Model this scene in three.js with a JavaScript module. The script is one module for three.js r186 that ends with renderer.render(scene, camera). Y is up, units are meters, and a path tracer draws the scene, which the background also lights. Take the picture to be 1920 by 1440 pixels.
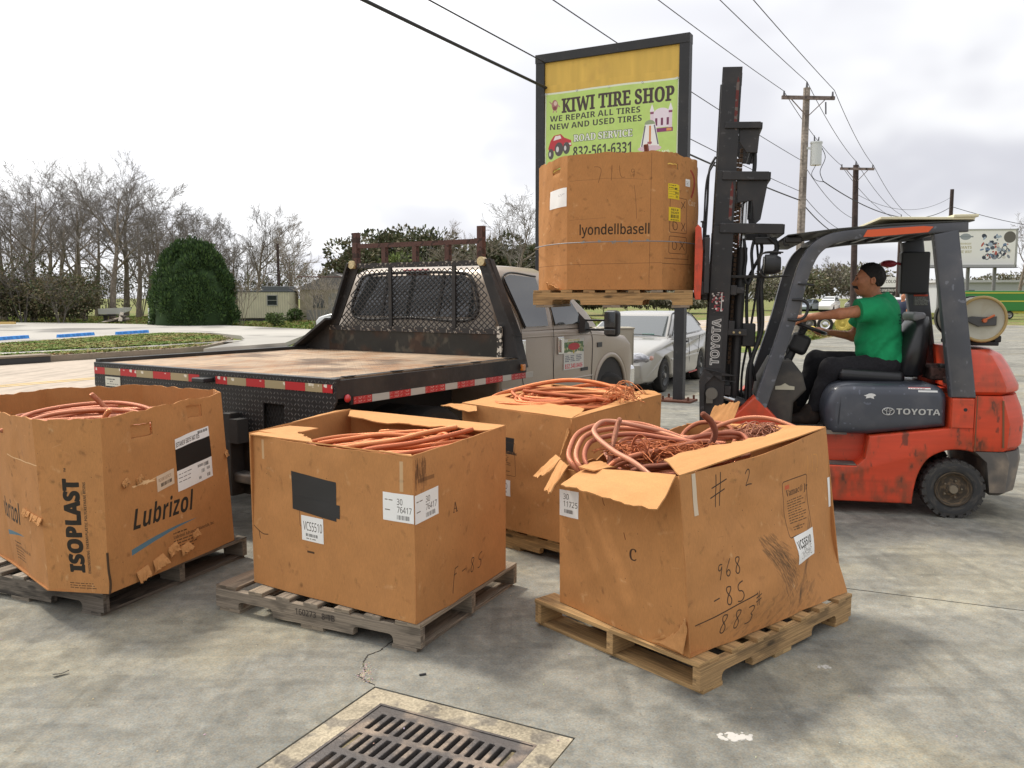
import * as THREE from 'three';
import { mergeGeometries, toCreasedNormals, mergeVertices } from 'three/addons/utils/BufferGeometryUtils.js';
import { RoundedBoxGeometry } from 'three/addons/geometries/RoundedBoxGeometry.js';
import { TextGeometry } from 'three/addons/geometries/TextGeometry.js';
import { FontLoader } from 'three/addons/loaders/FontLoader.js';
import { MarchingCubes } from 'three/addons/objects/MarchingCubes.js';
import { Brush, Evaluator, SUBTRACTION } from 'three-bvh-csg';

// ---------------------------------------------------------------- camera, sky, sun, exposure
const scene = new THREE.Scene();
const camera = new THREE.PerspectiveCamera(49.27, 4 / 3, 0.1, 2000);
camera.position.set(0, 1.6, 0);
camera.rotation.set(-Math.atan(162 / 1570), 0, 0);
const renderer = new THREE.WebGLRenderer({ antialias: true });
renderer.setSize(1024, 768);
renderer.toneMapping = THREE.LinearToneMapping;
renderer.toneMappingExposure = 1.15;
renderer.shadowMap.enabled = true;
const SUN = new THREE.Vector3(-0.43, 0.84, -0.33).normalize();
const sun = new THREE.DirectionalLight(new THREE.Color(1.0, 0.93, 0.82), 3.0);
sun.position.copy(SUN).multiplyScalar(60).add(new THREE.Vector3(0, 0, -8));
sun.target.position.set(0, 0, -8);
sun.castShadow = true;
sun.shadow.radius = 13;
sun.shadow.mapSize.set(4096, 4096);
Object.assign(sun.shadow.camera, { left: -45, right: 45, top: 45, bottom: -45, near: 1, far: 160 });
scene.add(sun, sun.target);

// seeded random numbers and tileable value noise
function rng(seed) { let s = seed | 0; return () => { s = (s + 0x6d2b79f5) | 0; let t = Math.imul(s ^ (s >>> 15), 1 | s); t = (t + Math.imul(t ^ (t >>> 7), 61 | t)) ^ t; return ((t ^ (t >>> 14)) >>> 0) / 4294967296; }; }
const NT = 256, NTAB = (() => { const r = rng(77), a = new Float32Array(NT * NT); for (let i = 0; i < a.length; i++) a[i] = r(); return a; })();
function vnoise(x, y, p = 256) {   // period p <= 256
  const xi = Math.floor(x), yi = Math.floor(y); let fx = x - xi, fy = y - yi; fx = fx * fx * (3 - 2 * fx); fy = fy * fy * (3 - 2 * fy);
  const a = ((xi % p) + p) % p, b = (a + 1) % p, c = (((yi % p) + p) % p) * NT, d = ((((yi + 1) % p) + p) % p) * NT;
  const u = NTAB[c + a] + (NTAB[c + b] - NTAB[c + a]) * fx, v = NTAB[d + a] + (NTAB[d + b] - NTAB[d + a]) * fx;
  return u + (v - u) * fy;
}
function fbm(x, y, p, oct) { let s = 0, w = 0.5, n = 0; for (let i = 0; i < oct; i++) { s += w * vnoise(x + i * 17, y + i * 31, Math.min(p, 256)); n += w; w *= 0.5; x *= 2; y *= 2; p *= 2; } return s / n; }
const sm = (a, b, x) => { const t = Math.min(1, Math.max(0, (x - a) / (b - a))); return t * t * (3 - 2 * t); };
const lerp = (a, b, t) => a + (b - a) * t;

// the sky: thin bright cloud, brightest round the veiled sun
{
  const W = 1024, Hh = 512, data = new Float32Array(W * Hh * 4);
  for (let j = 0; j < Hh; j++) for (let i = 0; i < W; i++) {
    const th = ((i + 0.5) / W - 0.5) * 2 * Math.PI, ph = ((j + 0.5) / Hh - 0.5) * Math.PI;
    const dx = Math.cos(ph) * Math.cos(th), dy = Math.sin(ph), dz = Math.cos(ph) * Math.sin(th);
    const cs = dx * SUN.x + dy * SUN.y + dz * SUN.z, up = Math.max(0, dy);
    const k = 1 / (up + 0.22), cx = dx * k * 1.6 + 40, cy = dz * k * 1.6 + 40;
    const cl = fbm(cx + fbm(cx * 0.7, cy * 0.7, 256, 3) * 1.3, cy, 256, 5);
    const glow = 0.80 * Math.pow(Math.max(0, cs), 2.2) + 0.16 * (cs * 0.5 + 0.5);
    const patch = sm(0.34, 0.62, cl);
    let r = 0.50 + glow + patch * 0.27, g = 0.508 + glow + patch * 0.27, b = 0.565 + glow * 0.985 + patch * 0.235;
    if (dy < 0) { const t = sm(0, 0.12, -dy); r = lerp(r, 0.30, t); g = lerp(g, 0.28, t); b = lerp(b, 0.25, t); }
    const o = (j * W + i) * 4; data[o] = r; data[o + 1] = g; data[o + 2] = b; data[o + 3] = 1;
  }
  const t = new THREE.DataTexture(data, W, Hh, THREE.RGBAFormat, THREE.FloatType);
  t.mapping = THREE.EquirectangularReflectionMapping; t.magFilter = t.minFilter = THREE.LinearFilter; t.wrapS = THREE.RepeatWrapping; t.needsUpdate = true;
  scene.background = t; scene.environment = t;
}

// ---------------------------------------------------------------- helpers
const R = THREE.MathUtils.degToRad, V = (x, y, z) => new THREE.Vector3(x, y, z), V2 = (x, y) => new THREE.Vector2(x, y);
const taken = {};
function numbered(name) { const n = taken[name] || 0; taken[name] = n + 1; return n ? name + '_' + String(n).padStart(3, '0') : name; }
function tag(o, label, category, group, kind) { if (label) o.userData.label = label; if (category) o.userData.category = category; if (group) o.userData.group = group; if (kind) o.userData.kind = kind; return o; }
// a thing: a Group at its base; x, depth (metres ahead of the camera), turn in degrees
function thing(name, label, category, [x, y, z] = [0, 0, 0], turn = 0, group) {
  const o = new THREE.Group(); o.name = numbered(name); o.position.set(x, y, z); o.rotation.y = R(turn); scene.add(o); return tag(o, label, category, group);
}
function part(name, geo, mat, parent, label) {
  const m = new THREE.Mesh(geo, mat); m.name = parent && parent !== scene ? name : numbered(name); m.castShadow = m.receiveShadow = true; (parent || scene).add(m);
  if (label) m.userData.label = label; return m;
}
function struct(name, geo, mat, parent) { const m = part(name, geo, mat, parent); if (!parent) m.userData.kind = 'structure'; return m; }
function place(g, x = 0, y = 0, z = 0, rx = 0, ry = 0, rz = 0) { if (rx || ry || rz) g.applyMatrix4(new THREE.Matrix4().makeRotationFromEuler(new THREE.Euler(rx, ry, rz))); g.translate(x, y, z); return g; }
const box = (w, h, d, x = 0, y = 0, z = 0, rx = 0, ry = 0, rz = 0) => place(new THREE.BoxGeometry(w, h, d), x, y, z, rx, ry, rz);
const rbox = (w, h, d, r, x = 0, y = 0, z = 0, rx = 0, ry = 0, rz = 0, s = 2) => place(new RoundedBoxGeometry(w, h, d, s, Math.min(r, w / 2.02, h / 2.02, d / 2.02)), x, y, z, rx, ry, rz);
function bar(p, q, w, h, r = 0) {   // a box from p to q, w across, h high
  const d = q.clone().sub(p), L = d.length(), g = r ? new RoundedBoxGeometry(L, h, w, 2, r) : new THREE.BoxGeometry(L, h, w);
  const x = d.clone().normalize(), up = Math.abs(x.y) > 0.98 ? V(1, 0, 0) : V(0, 1, 0), z = x.clone().cross(up).normalize(), y = z.clone().cross(x);
  return g.applyMatrix4(new THREE.Matrix4().makeBasis(x, y, z).setPosition(p.clone().add(q).multiplyScalar(0.5)));
}
function cyl(p, q, r0, r1 = r0, seg = 16, open = false) {
  const d = q.clone().sub(p), g = new THREE.CylinderGeometry(r1, r0, d.length(), seg, 1, open);
  g.applyQuaternion(new THREE.Quaternion().setFromUnitVectors(V(0, 1, 0), d.clone().normalize())); const c = p.clone().add(q).multiplyScalar(0.5); return g.translate(c.x, c.y, c.z);
}
function tube(pts, r, seg = 40, rad = 8, closed = false) { return new THREE.TubeGeometry(new THREE.CatmullRomCurve3(pts, closed), seg, r, rad, closed); }
function shapeOf(pts) { return new THREE.Shape(pts.map((p) => V2(p[0], p[1]))); }
function extr(pts, depth, bevel = 0, z = 0, holes = [], seg = 2) {   // outline in x,y; centred on z
  const s = Array.isArray(pts) ? shapeOf(pts) : pts; for (const h of holes) s.holes.push(!Array.isArray(h) ? h : new THREE.Path(h.map((p) => V2(p[0], p[1]))));
  const g = new THREE.ExtrudeGeometry(s, { depth: depth - 2 * bevel, bevelEnabled: bevel > 0, bevelThickness: bevel, bevelSize: bevel, bevelOffset: -bevel, bevelSegments: seg, curveSegments: 10 });
  return g.translate(0, 0, z - depth / 2 + bevel);
}
function fit(g) { g = g.index ? g.toNonIndexed() : g; for (const k of Object.keys(g.attributes)) if (!['position', 'normal', 'uv'].includes(k)) g.deleteAttribute(k); if (!g.attributes.normal) g.computeVertexNormals(); if (!g.attributes.uv) g.setAttribute('uv', new THREE.BufferAttribute(new Float32Array(g.attributes.position.count * 2), 2)); g.groups = []; g.morphAttributes = {}; return g; }
function merge(...gs) { return mergeGeometries(gs.flat().map(fit)); }
function boxUV(g, k = 1, du = 0, dv = 0) {   // texture coordinates in metres from the face's main direction
  g = fit(g); const p = g.attributes.position, uv = new Float32Array(p.count * 2), a = V(), b = V(), c = V();
  for (let i = 0; i < p.count; i += 3) {
    a.fromBufferAttribute(p, i); b.fromBufferAttribute(p, i + 1); c.fromBufferAttribute(p, i + 2);
    const n = b.clone().sub(a).cross(c.clone().sub(a)), ax = Math.abs(n.x), ay = Math.abs(n.y), az = Math.abs(n.z);
    [a, b, c].forEach((q, j) => { const [u, v] = ay >= ax && ay >= az ? [q.x, q.z] : ax >= az ? [q.z, q.y] : [q.x, q.y]; uv[(i + j) * 2] = u * k + du; uv[(i + j) * 2 + 1] = v * k + dv; });
  }
  g.setAttribute('uv', new THREE.BufferAttribute(uv, 2)); return g;
}
const crease = (g, a = 0.6) => toCreasedNormals(fit(g), a);
// a thin sheet over fn(u, v) -> Vector3: face 0 outside (uv 0..1), face 1 inside and edges
function sheet(fn, nu, nv, th, flipSide = 1, hole = null) {   // hole: [u0, v0, u1, v1] left open, with a rim
  const P = [], N = [], out = [], q = V(), e = 1e-3;
  for (let j = 0; j <= nv; j++) for (let i = 0; i <= nu; i++) {
    const u = i / nu, v = j / nv, p = fn(u, v).clone(), du = fn(Math.min(1, u + e), v).clone().sub(fn(Math.max(0, u - e), v)), dv = fn(u, Math.min(1, v + e)).clone().sub(fn(u, Math.max(0, v - e)));
    P.push(p); N.push(du.cross(dv).normalize().multiplyScalar(flipSide));
  }
  const pos = [], uv = [], idx0 = [], idx1 = [], W = nu + 1, M = P.length;
  P.forEach((p, k) => { pos.push(p.x, p.y, p.z); uv.push((k % W) / nu, Math.floor(k / W) / nv); });
  P.forEach((p, k) => { const n = N[k]; pos.push(p.x - n.x * th, p.y - n.y * th, p.z - n.z * th); uv.push((k % W) / nu, Math.floor(k / W) / nv); });
  const gone = (i, j) => { const u = (i + 0.5) / nu, v = (j + 0.5) / nv; return hole && i >= 0 && j >= 0 && i < nu && j < nv && hole.some((q) => u > q[0] && u < q[2] && v > q[1] && v < q[3]); };
  for (let j = 0; j < nv; j++) for (let i = 0; i < nu; i++) { const a = j * W + i, b = a + 1, c = a + W, d = c + 1; if (gone(i, j)) { for (const [p, q, x, y] of [[a, b, i, j - 1], [b, d, i + 1, j], [d, c, i, j + 1], [c, a, i - 1, j]]) if (!gone(x, y)) idx1.push(p, q, M + q, p, M + q, M + p); continue; } if (flipSide > 0) { idx0.push(a, b, d, a, d, c); idx1.push(M + a, M + d, M + b, M + a, M + c, M + d); } else { idx0.push(a, d, b, a, c, d); idx1.push(M + a, M + b, M + d, M + a, M + d, M + c); } }
  const ring = []; for (let i = 0; i < nu; i++) ring.push(i); for (let j = 0; j < nv; j++) ring.push(j * W + nu); for (let i = nu; i > 0; i--) ring.push(nv * W + i); for (let j = nv; j > 0; j--) ring.push(j * W);
  let n = 2 * M; const E = [];
  ring.forEach((k) => { for (const s of [0, M]) { pos.push(pos[(k + s) * 3], pos[(k + s) * 3 + 1], pos[(k + s) * 3 + 2]); uv.push(uv[k * 2], uv[k * 2 + 1]); } E.push(n); n += 2; });
  E.forEach((a, i) => { const b = E[(i + 1) % E.length]; if (flipSide > 0) idx1.push(a, a + 1, b, b, a + 1, b + 1); else idx1.push(a, b, a + 1, b, b + 1, a + 1); });
  const g = new THREE.BufferGeometry(); g.setAttribute('position', new THREE.Float32BufferAttribute(pos, 3)); g.setAttribute('uv', new THREE.Float32BufferAttribute(uv, 2)); g.setIndex([...idx0, ...idx1]);
  g.addGroup(0, idx0.length, 0); g.addGroup(idx0.length, idx1.length, 1); g.computeVertexNormals(); return g;
}
// a closed skin through rings of equal length
function loft(rings, capA = true, capB = true, smooth = 0.7) {
  const pos = [], idx = [], n = rings[0].length; rings.forEach((r) => r.forEach((p) => pos.push(p.x, p.y, p.z)));
  for (let k = 0; k + 1 < rings.length; k++) for (let i = 0; i < n; i++) { const a = k * n + i, b = k * n + (i + 1) % n, c = a + n, d = b + n; idx.push(a, b, d, a, d, c); }
  const cap = (k, f) => { const c = rings[k].reduce((s, p) => s.add(p), V()).multiplyScalar(1 / n), m = pos.length / 3; pos.push(c.x, c.y, c.z); for (let i = 0; i < n; i++) { const a = k * n + i, b = k * n + (i + 1) % n; f ? idx.push(m, b, a) : idx.push(m, a, b); } };
  if (capA) cap(0, true); if (capB) cap(rings.length - 1, false);
  const g = new THREE.BufferGeometry(); g.setAttribute('position', new THREE.Float32BufferAttribute(pos, 3)); g.setIndex(idx); g.computeVertexNormals();
  return boxUV(toCreasedNormals(g, smooth));
}
const csg = new Evaluator(); csg.useGroups = false; csg.attributes = ['position', 'normal', 'uv'];
function cut(g, ...tools) { let a = new Brush(fit(g)); a.updateMatrixWorld(); for (const t of tools) { const b = new Brush(fit(t)); b.updateMatrixWorld(); a = csg.evaluate(a, b, SUBTRACTION); } return fit(a.geometry); }

// ---------------------------------------------------------------- textures and materials
function tex(src, repeat = true, srgb = true) { const t = src.isTexture ? src : new THREE.CanvasTexture(src); if (srgb) t.colorSpace = THREE.SRGBColorSpace; if (repeat) t.wrapS = t.wrapT = THREE.RepeatWrapping; t.magFilter = THREE.LinearFilter; t.needsUpdate = true; return t; }
function dataTex(w, h, fn, srgb = true) { const d = new Uint8Array(w * h * 4); for (let j = 0, o = 0; j < h; j++) for (let i = 0; i < w; i++, o += 4) { const c = fn(i / w, j / h); d[o] = c[0]; d[o + 1] = c[1]; d[o + 2] = c[2]; d[o + 3] = 255; } return tex(new THREE.DataTexture(d, w, h), true, srgb); }
function canvas(w, h) { const c = document.createElement('canvas'); c.width = w; c.height = h; return [c, c.getContext('2d')]; }
function noiseCanvas(w, h, fn) { const [c, x] = canvas(w, h), im = x.createImageData(w, h); for (let j = 0, o = 0; j < h; j++) for (let i = 0; i < w; i++, o += 4) { const k = fn(i / w, j / h); im.data[o] = k[0]; im.data[o + 1] = k[1]; im.data[o + 2] = k[2]; im.data[o + 3] = k[3] ?? 255; } x.putImageData(im, 0, 0); return c; }
function scaled(t, u, v = u) { const c = t.clone(); c.repeat.set(u, v); c.needsUpdate = true; return c; }
const std = (o) => new THREE.MeshStandardMaterial(o), phys = (o) => new THREE.MeshPhysicalMaterial(o);
const lin = (r, g, b) => new THREE.Color().setRGB(r, g, b);
const fonts = {}; for (const k of ['sans_bold', 'sans_regular', 'serif_bold']) fonts[k] = await new FontLoader().loadAsync('fonts/droid/droid_' + k + '.typeface.json');
function words(s, size, depth, font = 'sans_bold', sx = 1) { const g = new TextGeometry(s, { font: fonts[font], size, depth, curveSegments: 3, bevelEnabled: false }); g.computeBoundingBox(); const b = g.boundingBox; g.translate(-(b.max.x + b.min.x) / 2, -(b.max.y + b.min.y) / 2, 0); g.scale(sx, 1, 1); return g; }
// grime: patches of dust and stain at several sizes, as a multiplier 0..1
const grimeBump = dataTex(512, 512, (u, v) => { const k = 255 * fbm(u * 16, v * 16, 16, 5); return [k, k, k]; }, false);
// paint with chips, scratches and dust: a few shared maps, tinted per material
const s2l = (c) => { c /= 255; return c <= 0.04045 ? c / 12.92 : ((c + 0.055) / 1.055) ** 2.4; }, l2s = (c) => 255 * (c <= 0.0031308 ? c * 12.92 : 1.055 * c ** (1 / 2.4) - 0.055);
const paintMaps = {};
function paintMap(kind, lv, chips) {
  const key = kind + lv + (chips ? 'c' : ''); if (paintMaps[key]) return paintMaps[key];
  const clean = kind === 'dark' ? [0.26, 0.26, 0.26] : [0.88, 0.88, 0.88], dust = kind === 'dark' ? [1.0, 0.86, 0.68] : [0.70, 0.62, 0.52], sd = lv * 3 + (chips ? 40 : 0);
  return (paintMaps[key] = dataTex(512, 512, (u, v) => {
    const n = fbm(u * 5 + sd, v * 5, 256, 1) * 0 + fbm(u * 5, v * 5 + sd, 5, 5), m = fbm(u * 22 + 3, v * 22, 22, 3), f = NTAB[((u * 512) | 0) % 256 + (((v * 512) | 0) % 256) * 256];
    const d = Math.min(1, sm(0.42, 0.74, n) * (0.16 + 0.22 * lv) * (0.5 + 0.8 * m)), c = chips ? 0.34 * sm(0.765, 0.80, m) : 0, k = 0.94 + 0.09 * f + 0.06 * (n - 0.5);
    return [0, 1, 2].map((i) => l2s(Math.min(1, lerp(lerp(clean[i], dust[i], d), kind === 'dark' ? 1 : 0.15, c) * k)));
  }));
}
function painted(k, base, dust, amount, seed, chip) {
  const dark = dust[1] > base[1] + 6, lv = amount < 0.36 ? 0 : amount < 0.56 ? 1 : 2, m = scaled(paintMap(dark ? 'dark' : 'light', lv, !!chip), k), q = dark ? 0.26 : 0.88; m.offset.set((seed * 0.137) % 1, (seed * 0.291) % 1);
  return { map: m, color: lin(s2l(base[0]) / q, s2l(base[1]) / q, s2l(base[2]) / q) };
}
// ---------------------------------------------------------------- the setting: ground, road, kerbs, grass
const concreteMap = dataTex(2048, 2048, (u, v) => {   // 10 m square of worn yard concrete: patches, tyre dust, sand and grit
  const big = fbm(u * 5, v * 5, 5, 3), mid = fbm(u * 23 + 7, v * 23, 23, 3), str = fbm(u * 9 + 50, v * 46 + 3, 46, 3), fine = fbm(u * 180, v * 180, 180, 2), px = NTAB[((u * 2048) % 256 | 0) + ((v * 2048) % 256 | 0) * 256];
  const sand = sm(0.52, 0.70, big * 0.55 + mid * 0.45), dark = sm(0.55, 0.76, fbm(u * 8 + 90, v * 8 + 11, 8, 4)), pale = sm(0.60, 0.78, str);
  let k = 0.90 + 0.05 * (mid - 0.5) + 0.20 * (fine - 0.5) + 0.16 * (px - 0.5); const spot = sm(0.60, 0.66, fbm(u * 30 + 17, v * 30 + 5, 30, 3)), scr = sm(0.66, 0.72, fbm(u * 120 + 3, v * 10 + 40, 120, 2)) + sm(0.66, 0.72, fbm(u * 12 + 71, v * 110 + 9, 110, 2)); k *= 1 - 0.13 * dark; k *= 1 - 0.09 * spot; k *= 1 - 0.06 * scr; k *= 1 + 0.09 * pale;
  const ch = 9 * (NTAB[((u * 2048 * 0.7) % 256 | 0) + ((v * 2048 * 0.7 + 99) % 256 | 0) * 256] - 0.5); let r = 143 + ch, g = 141, b = 131 - ch; r += sand * 9; g += sand * 6; b -= sand * 1;
  const p2 = NTAB[((u * 2048 + 91 * Math.floor(v * 8)) % 256 | 0) + ((v * 2048 + 57 * Math.floor(u * 8)) % 256 | 0) * 256], grit = p2 > 0.997 && fine > 0.52 ? 1.16 : p2 < 0.003 ? 0.75 : 1;
  return [Math.min(255, r * k * grit), Math.min(255, g * k * grit), Math.min(255, b * k * grit)];
});
const concreteBump = dataTex(1024, 1024, (u, v) => { const k = 120 + 90 * (fbm(u * 90, v * 90, 90, 3) - 0.5) + 50 * (NTAB[((u * 1024) % 256 | 0) + ((v * 1024) % 256 | 0) * 256] - 0.5); return [k, k, k]; }, false);
const yardMat = std({ map: scaled(concreteMap, 0.1), bumpMap: scaled(concreteBump, 0.5), bumpScale: 0.004, roughness: 0.93 });
const roadMap = dataTex(1024, 1024, (u, v) => { const n = fbm(u * 6, v * 6, 6, 5), f = fbm(u * 90, v * 90, 90, 2), s = fbm(u * 40, v * 4 + 9, 4, 3), k = 0.92 + 0.14 * (n - 0.5) + 0.12 * (f - 0.5) - 0.10 * sm(0.5, 0.8, s); return [186 * k, 172 * k, 156 * k]; });
const roadMat = std({ map: scaled(roadMap, 0.1), roughness: 0.95 });
const lotMat = std({ map: scaled(dataTex(512, 512, (u, v) => { const n = fbm(u * 6, v * 6, 6, 5), d = sm(0.56, 0.72, fbm(u * 5 + 40, v * 5, 5, 4)), k = (0.93 + 0.16 * (n - 0.5)) * (1 - 0.32 * d); return [178 * k, 174 * k, 166 * k]; }), 0.06), roughness: 0.95 });
const grassMap = dataTex(1024, 1024, (u, v) => { const n = fbm(u * 9, v * 9, 9, 5), f = fbm(u * 200, v * 60, 60, 2), d = sm(0.46, 0.66, fbm(u * 7 + 30, v * 7, 7, 4)), k = 0.6 + 0.8 * f; return [lerp(92, 112, d) * k * (0.8 + 0.4 * n), lerp(106, 98, d) * k * (0.8 + 0.4 * n), lerp(36, 58, d) * k * (0.8 + 0.4 * n)]; });
const grassMat = std({ map: scaled(grassMap, 0.12), roughness: 1 });
// road frame: s along the road (57.5 degrees), n across it, from the far kerb towards the yard
const RD = R(57.3), rc = Math.cos(RD), rs = Math.sin(RD);
const rp = (s, n) => [-12.255 + s * rc + n * rs, 19.98 + s * rs - n * rc];          // -> x, depth
const rn = (x, d) => (x + 12.255) * rs - (d - 19.98) * rc;
function flat(pts, y, mat, name, parent, holes = [], thick = 0) {   // polygon in x, depth laid at height y
  let g;
  if (thick) { g = extr(pts, thick, 0, 0, holes); g.rotateX(-Math.PI / 2); g.translate(0, y - thick / 2, 0); } else { const s = shapeOf(pts); holes.forEach((h) => s.holes.push(new THREE.Path(h.map((p) => V2(p[0], p[1]))))); g = new THREE.ShapeGeometry(s); g.rotateX(-Math.PI / 2); g.translate(0, y, 0); }
  const m = part(name, boxUV(g), mat, parent); if (!parent) m.userData.kind = 'structure'; return m;
}
// drain frame
const DA = R(-27), du = [Math.cos(DA), Math.sin(DA)], dv = [Math.sin(DA), -Math.cos(DA)], dp = (u, v) => [-0.566 + du[0] * u + dv[0] * v, 3.313 + du[1] * u + dv[1] * v];
const quad = (f, u0, v0, u1, v1) => [f(u0, v0), f(u1, v0), f(u1, v1), f(u0, v1)];
const pitHole = quad(dp, 0.10, 0.10, 0.79, 0.79), collarHole = quad(dp, -0.004, -0.004, 0.894, 0.894);
flat([[-900, -40], [900, -40], [900, 1200], [-900, 1200]], -0.03, grassMat, 'terrain', null, [collarHole]);
// yard slabs between open joints
const yard = new THREE.Group(); yard.name = 'concrete_yard'; yard.userData.kind = 'structure'; scene.add(yard);
const JA = R(-23), ju = [Math.cos(JA), Math.sin(JA)], jv = [-Math.sin(JA), Math.cos(JA)], jp = (u, v) => [ju[0] * u + jv[0] * v, ju[1] * u + jv[1] * v];
function clipN(poly, lim) { const out = []; poly.forEach((p, i) => { const q = poly[(i + 1) % poly.length], a = rn(...p) - lim, b = rn(...q) - lim; if (a >= 0) out.push(p); if (a * b < 0) { const t = a / (a - b); out.push([lerp(p[0], q[0], t), lerp(p[1], q[1], t)]); } }); return out; }
const joint = 0.005, us = [-22, -13.4, -5.2, 4.6, 14.4, 24.2, 34, 60], vs = [-8, 0.05, 4.857, 9.5, 14.2, 19, 28, 38, 56];
for (let a = 0; a + 1 < us.length; a++) for (let b = 0; b + 1 < vs.length; b++) {
  const poly = clipN(quad(jp, us[a] + joint, vs[b] + joint, us[a + 1] - joint, vs[b + 1] - joint), 9.9); if (poly.length < 3) continue;
  const holed = a === 2 && b === 0 ? 0 : a === 2 && b === 1;
  flat(poly, 0, yardMat, 'concrete_slab', yard, holed ? [collarHole] : [], 0.03);
}
const collarMat = std({ map: scaled(dataTex(512, 512, (u, v) => { const n = fbm(u * 7, v * 7, 7, 5), f = fbm(u * 120, v * 120, 120, 2), st = sm(0.58, 0.7, fbm(u * 9 + 5, v * 9 + 60, 9, 4)), k = 0.86 + 0.3 * (n - 0.5) + 0.3 * (f - 0.5); return [lerp(184, 142, st) * k, lerp(172, 134, st) * k, lerp(148, 120, st) * k]; }), 1.1), bumpMap: scaled(concreteBump, 1), bumpScale: 0.006, roughness: 0.95 });
flat(quad(dp, 0.003, 0.003, 0.887, 0.887), -0.002, collarMat, 'drain_collar', yard, [pitHole], 0.06);
// cracks: thin dark clefts as real gaps are too fine, so thin dark slivers stand in for them, a hair above the slab
{
  const gritMat = std({ color: lin(0.36, 0.32, 0.26), roughness: 1 }), cleft = std({ color: lin(0.045, 0.04, 0.035), roughness: 1 }), r = rng(5);
  const line = [[-0.53, 3.83], [-0.575, 3.74], [-0.60, 3.67], [-0.648, 3.62], [-0.655, 3.53], [-0.63, 3.45], [-0.655, 3.42], [-0.61, 3.36], [-0.566, 3.325]], gs = [];
  for (let i = 0; i + 1 < line.length; i++) for (let k = 0; k < 5; k++) { const t0 = k / 5, t1 = (k + 1) / 5, P = (t) => V(lerp(line[i][0], line[i + 1][0], t) + (r() - 0.5) * 0.008, 0.0012, -lerp(line[i][1], line[i + 1][1], t)); gs.push(bar(P(t0), P(t1), 0.002 + r() * 0.003, 0.002)); }
  tag(struct('pavement_crack', merge(gs), cleft), 'thin dark crack running from the pallet to the drain collar', 'crack');
  const im = new THREE.InstancedMesh(new THREE.IcosahedronGeometry(1, 0), gritMat, 420), m = new THREE.Matrix4();
  for (let i = 0; i < 420; i++) {
    const near = i < 240; let x, d;
    if (near) { const t = r() * 3 + 4, k = Math.floor(t), f = t - k; x = lerp(line[k][0], line[k + 1][0], f) + (r() - 0.5) * 0.07 * r() + 0.012; d = lerp(line[k][1], line[k + 1][1], f) + (r() - 0.5) * 0.08 * r(); } else { d = 2.4 + r() * 3.2; x = (r() - 0.5) * d * 1.3; }
    const s = (near ? 0.0018 : 0.0022) * (0.5 + r() * 1.3); m.makeRotationY(r() * 6).scale(V(s * (1 + r()), s * 0.7, s)).setPosition(x, 0.001, -d); im.setMatrixAt(i, m); im.setColorAt(i, lin(0.9 + r() * 0.5, 0.85 + r() * 0.5, 0.8 + r() * 0.7));
  }
  im.name = 'loose_grit'; tag(im, 'loose sandy grit and crumbs scattered over the concrete', 'grit', null, 'stuff'); scene.add(im);
}
// far-reaching road and car park across it
flat([rp(-60, 0.0), rp(400, 0.0), rp(400, 9.895), rp(-60, 9.895)], -0.012, roadMat, 'road');
const yellow = std({ color: lin(0.60, 0.42, 0.16), roughness: 0.9 }), whitePaint = std({ color: lin(0.72, 0.71, 0.68), roughness: 0.85 });
const marks = new THREE.Group(); marks.name = 'road_markings'; marks.userData.kind = 'structure'; scene.add(marks);
for (const n of [4.85, 5.1]) flat([rp(-40, n), rp(300, n), rp(300, n + 0.11), rp(-40, n + 0.11)], -0.008, yellow, 'centre_line', marks);
for (let s = -40; s < 120; s += 12) for (const n of [2.2, 7.6]) flat([rp(s + 9.3, n), rp(s + 12.2, n), rp(s + 12.2, n + 0.12), rp(s + 9.3, n + 0.12)], -0.008, whitePaint, 'lane_dash', marks);
const farLot = [[-60, 14], [-18.3, 24.6], [-16.5, 27.5], [-16.0, 29.6], [-15.6, 32.6], [-14.9, 35.0], [-12.7, 35.6], [-10.6, 32.8], [-9.6, 30.1], [-9.25, 27.6], [-9.0, 24.4], [-7.5, 27.7], [-8.6, 36], [-9.4, 39.5], [-15.5, 45.3], [-20.5, 46.9], [-26, 49.6], [-31, 50.6], [-60, 52]];
flat(farLot, 0.118, lotMat, 'parking_lot', null, [], 0.14);
// verge island with kerb, walk and storm inlet
const kerbMat = std({ map: scaled(roadMap, 0.7), color: lin(0.62, 0.60, 0.56), roughness: 0.95 });
const island = [[-30, -7.3], [-22, 5.0], [-12.33, 19.95], [-11.5, 21.3], [-9.6, 24.2], [-9.3, 25.4], [-9.45, 27.2], [-9.95, 29.9], [-11.2, 32.6], [-12.9, 34.9], [-14.6, 35.0], [-15.55, 32.5], [-16.0, 29.5], [-16.5, 27.3], [-18.3, 24.4], [-28, 9.5], [-36, -3]];
const inset = (poly, k) => poly.map((p, i) => { const a = poly[(i + poly.length - 1) % poly.length], b = poly[(i + 1) % poly.length], dx = b[0] - a[0], dy = b[1] - a[1], l = Math.hypot(dx, dy); return [p[0] - (dy / l) * k, p[1] + (dx / l) * k]; });
const inner = inset(island, 0.17);
{ const s = shapeOf(island); s.holes.push(new THREE.Path(inner.map((p) => V2(...p)))); const g = new THREE.ExtrudeGeometry(s, { depth: 0.165, bevelEnabled: false }); g.rotateX(-Math.PI / 2); g.translate(0, -0.02, 0); tag(struct('kerb', boxUV(cut(g, box(1.15, 0.3, 0.7, -12.9, 0.02, -22.2 + 3.2, 0, RD, 0))), kerbMat), 'grey concrete kerb round the grass verge', 'kerb'); }
const verge = flat(inset(island, 0.175), 0.125, grassMat, 'grass_verge');
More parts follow.
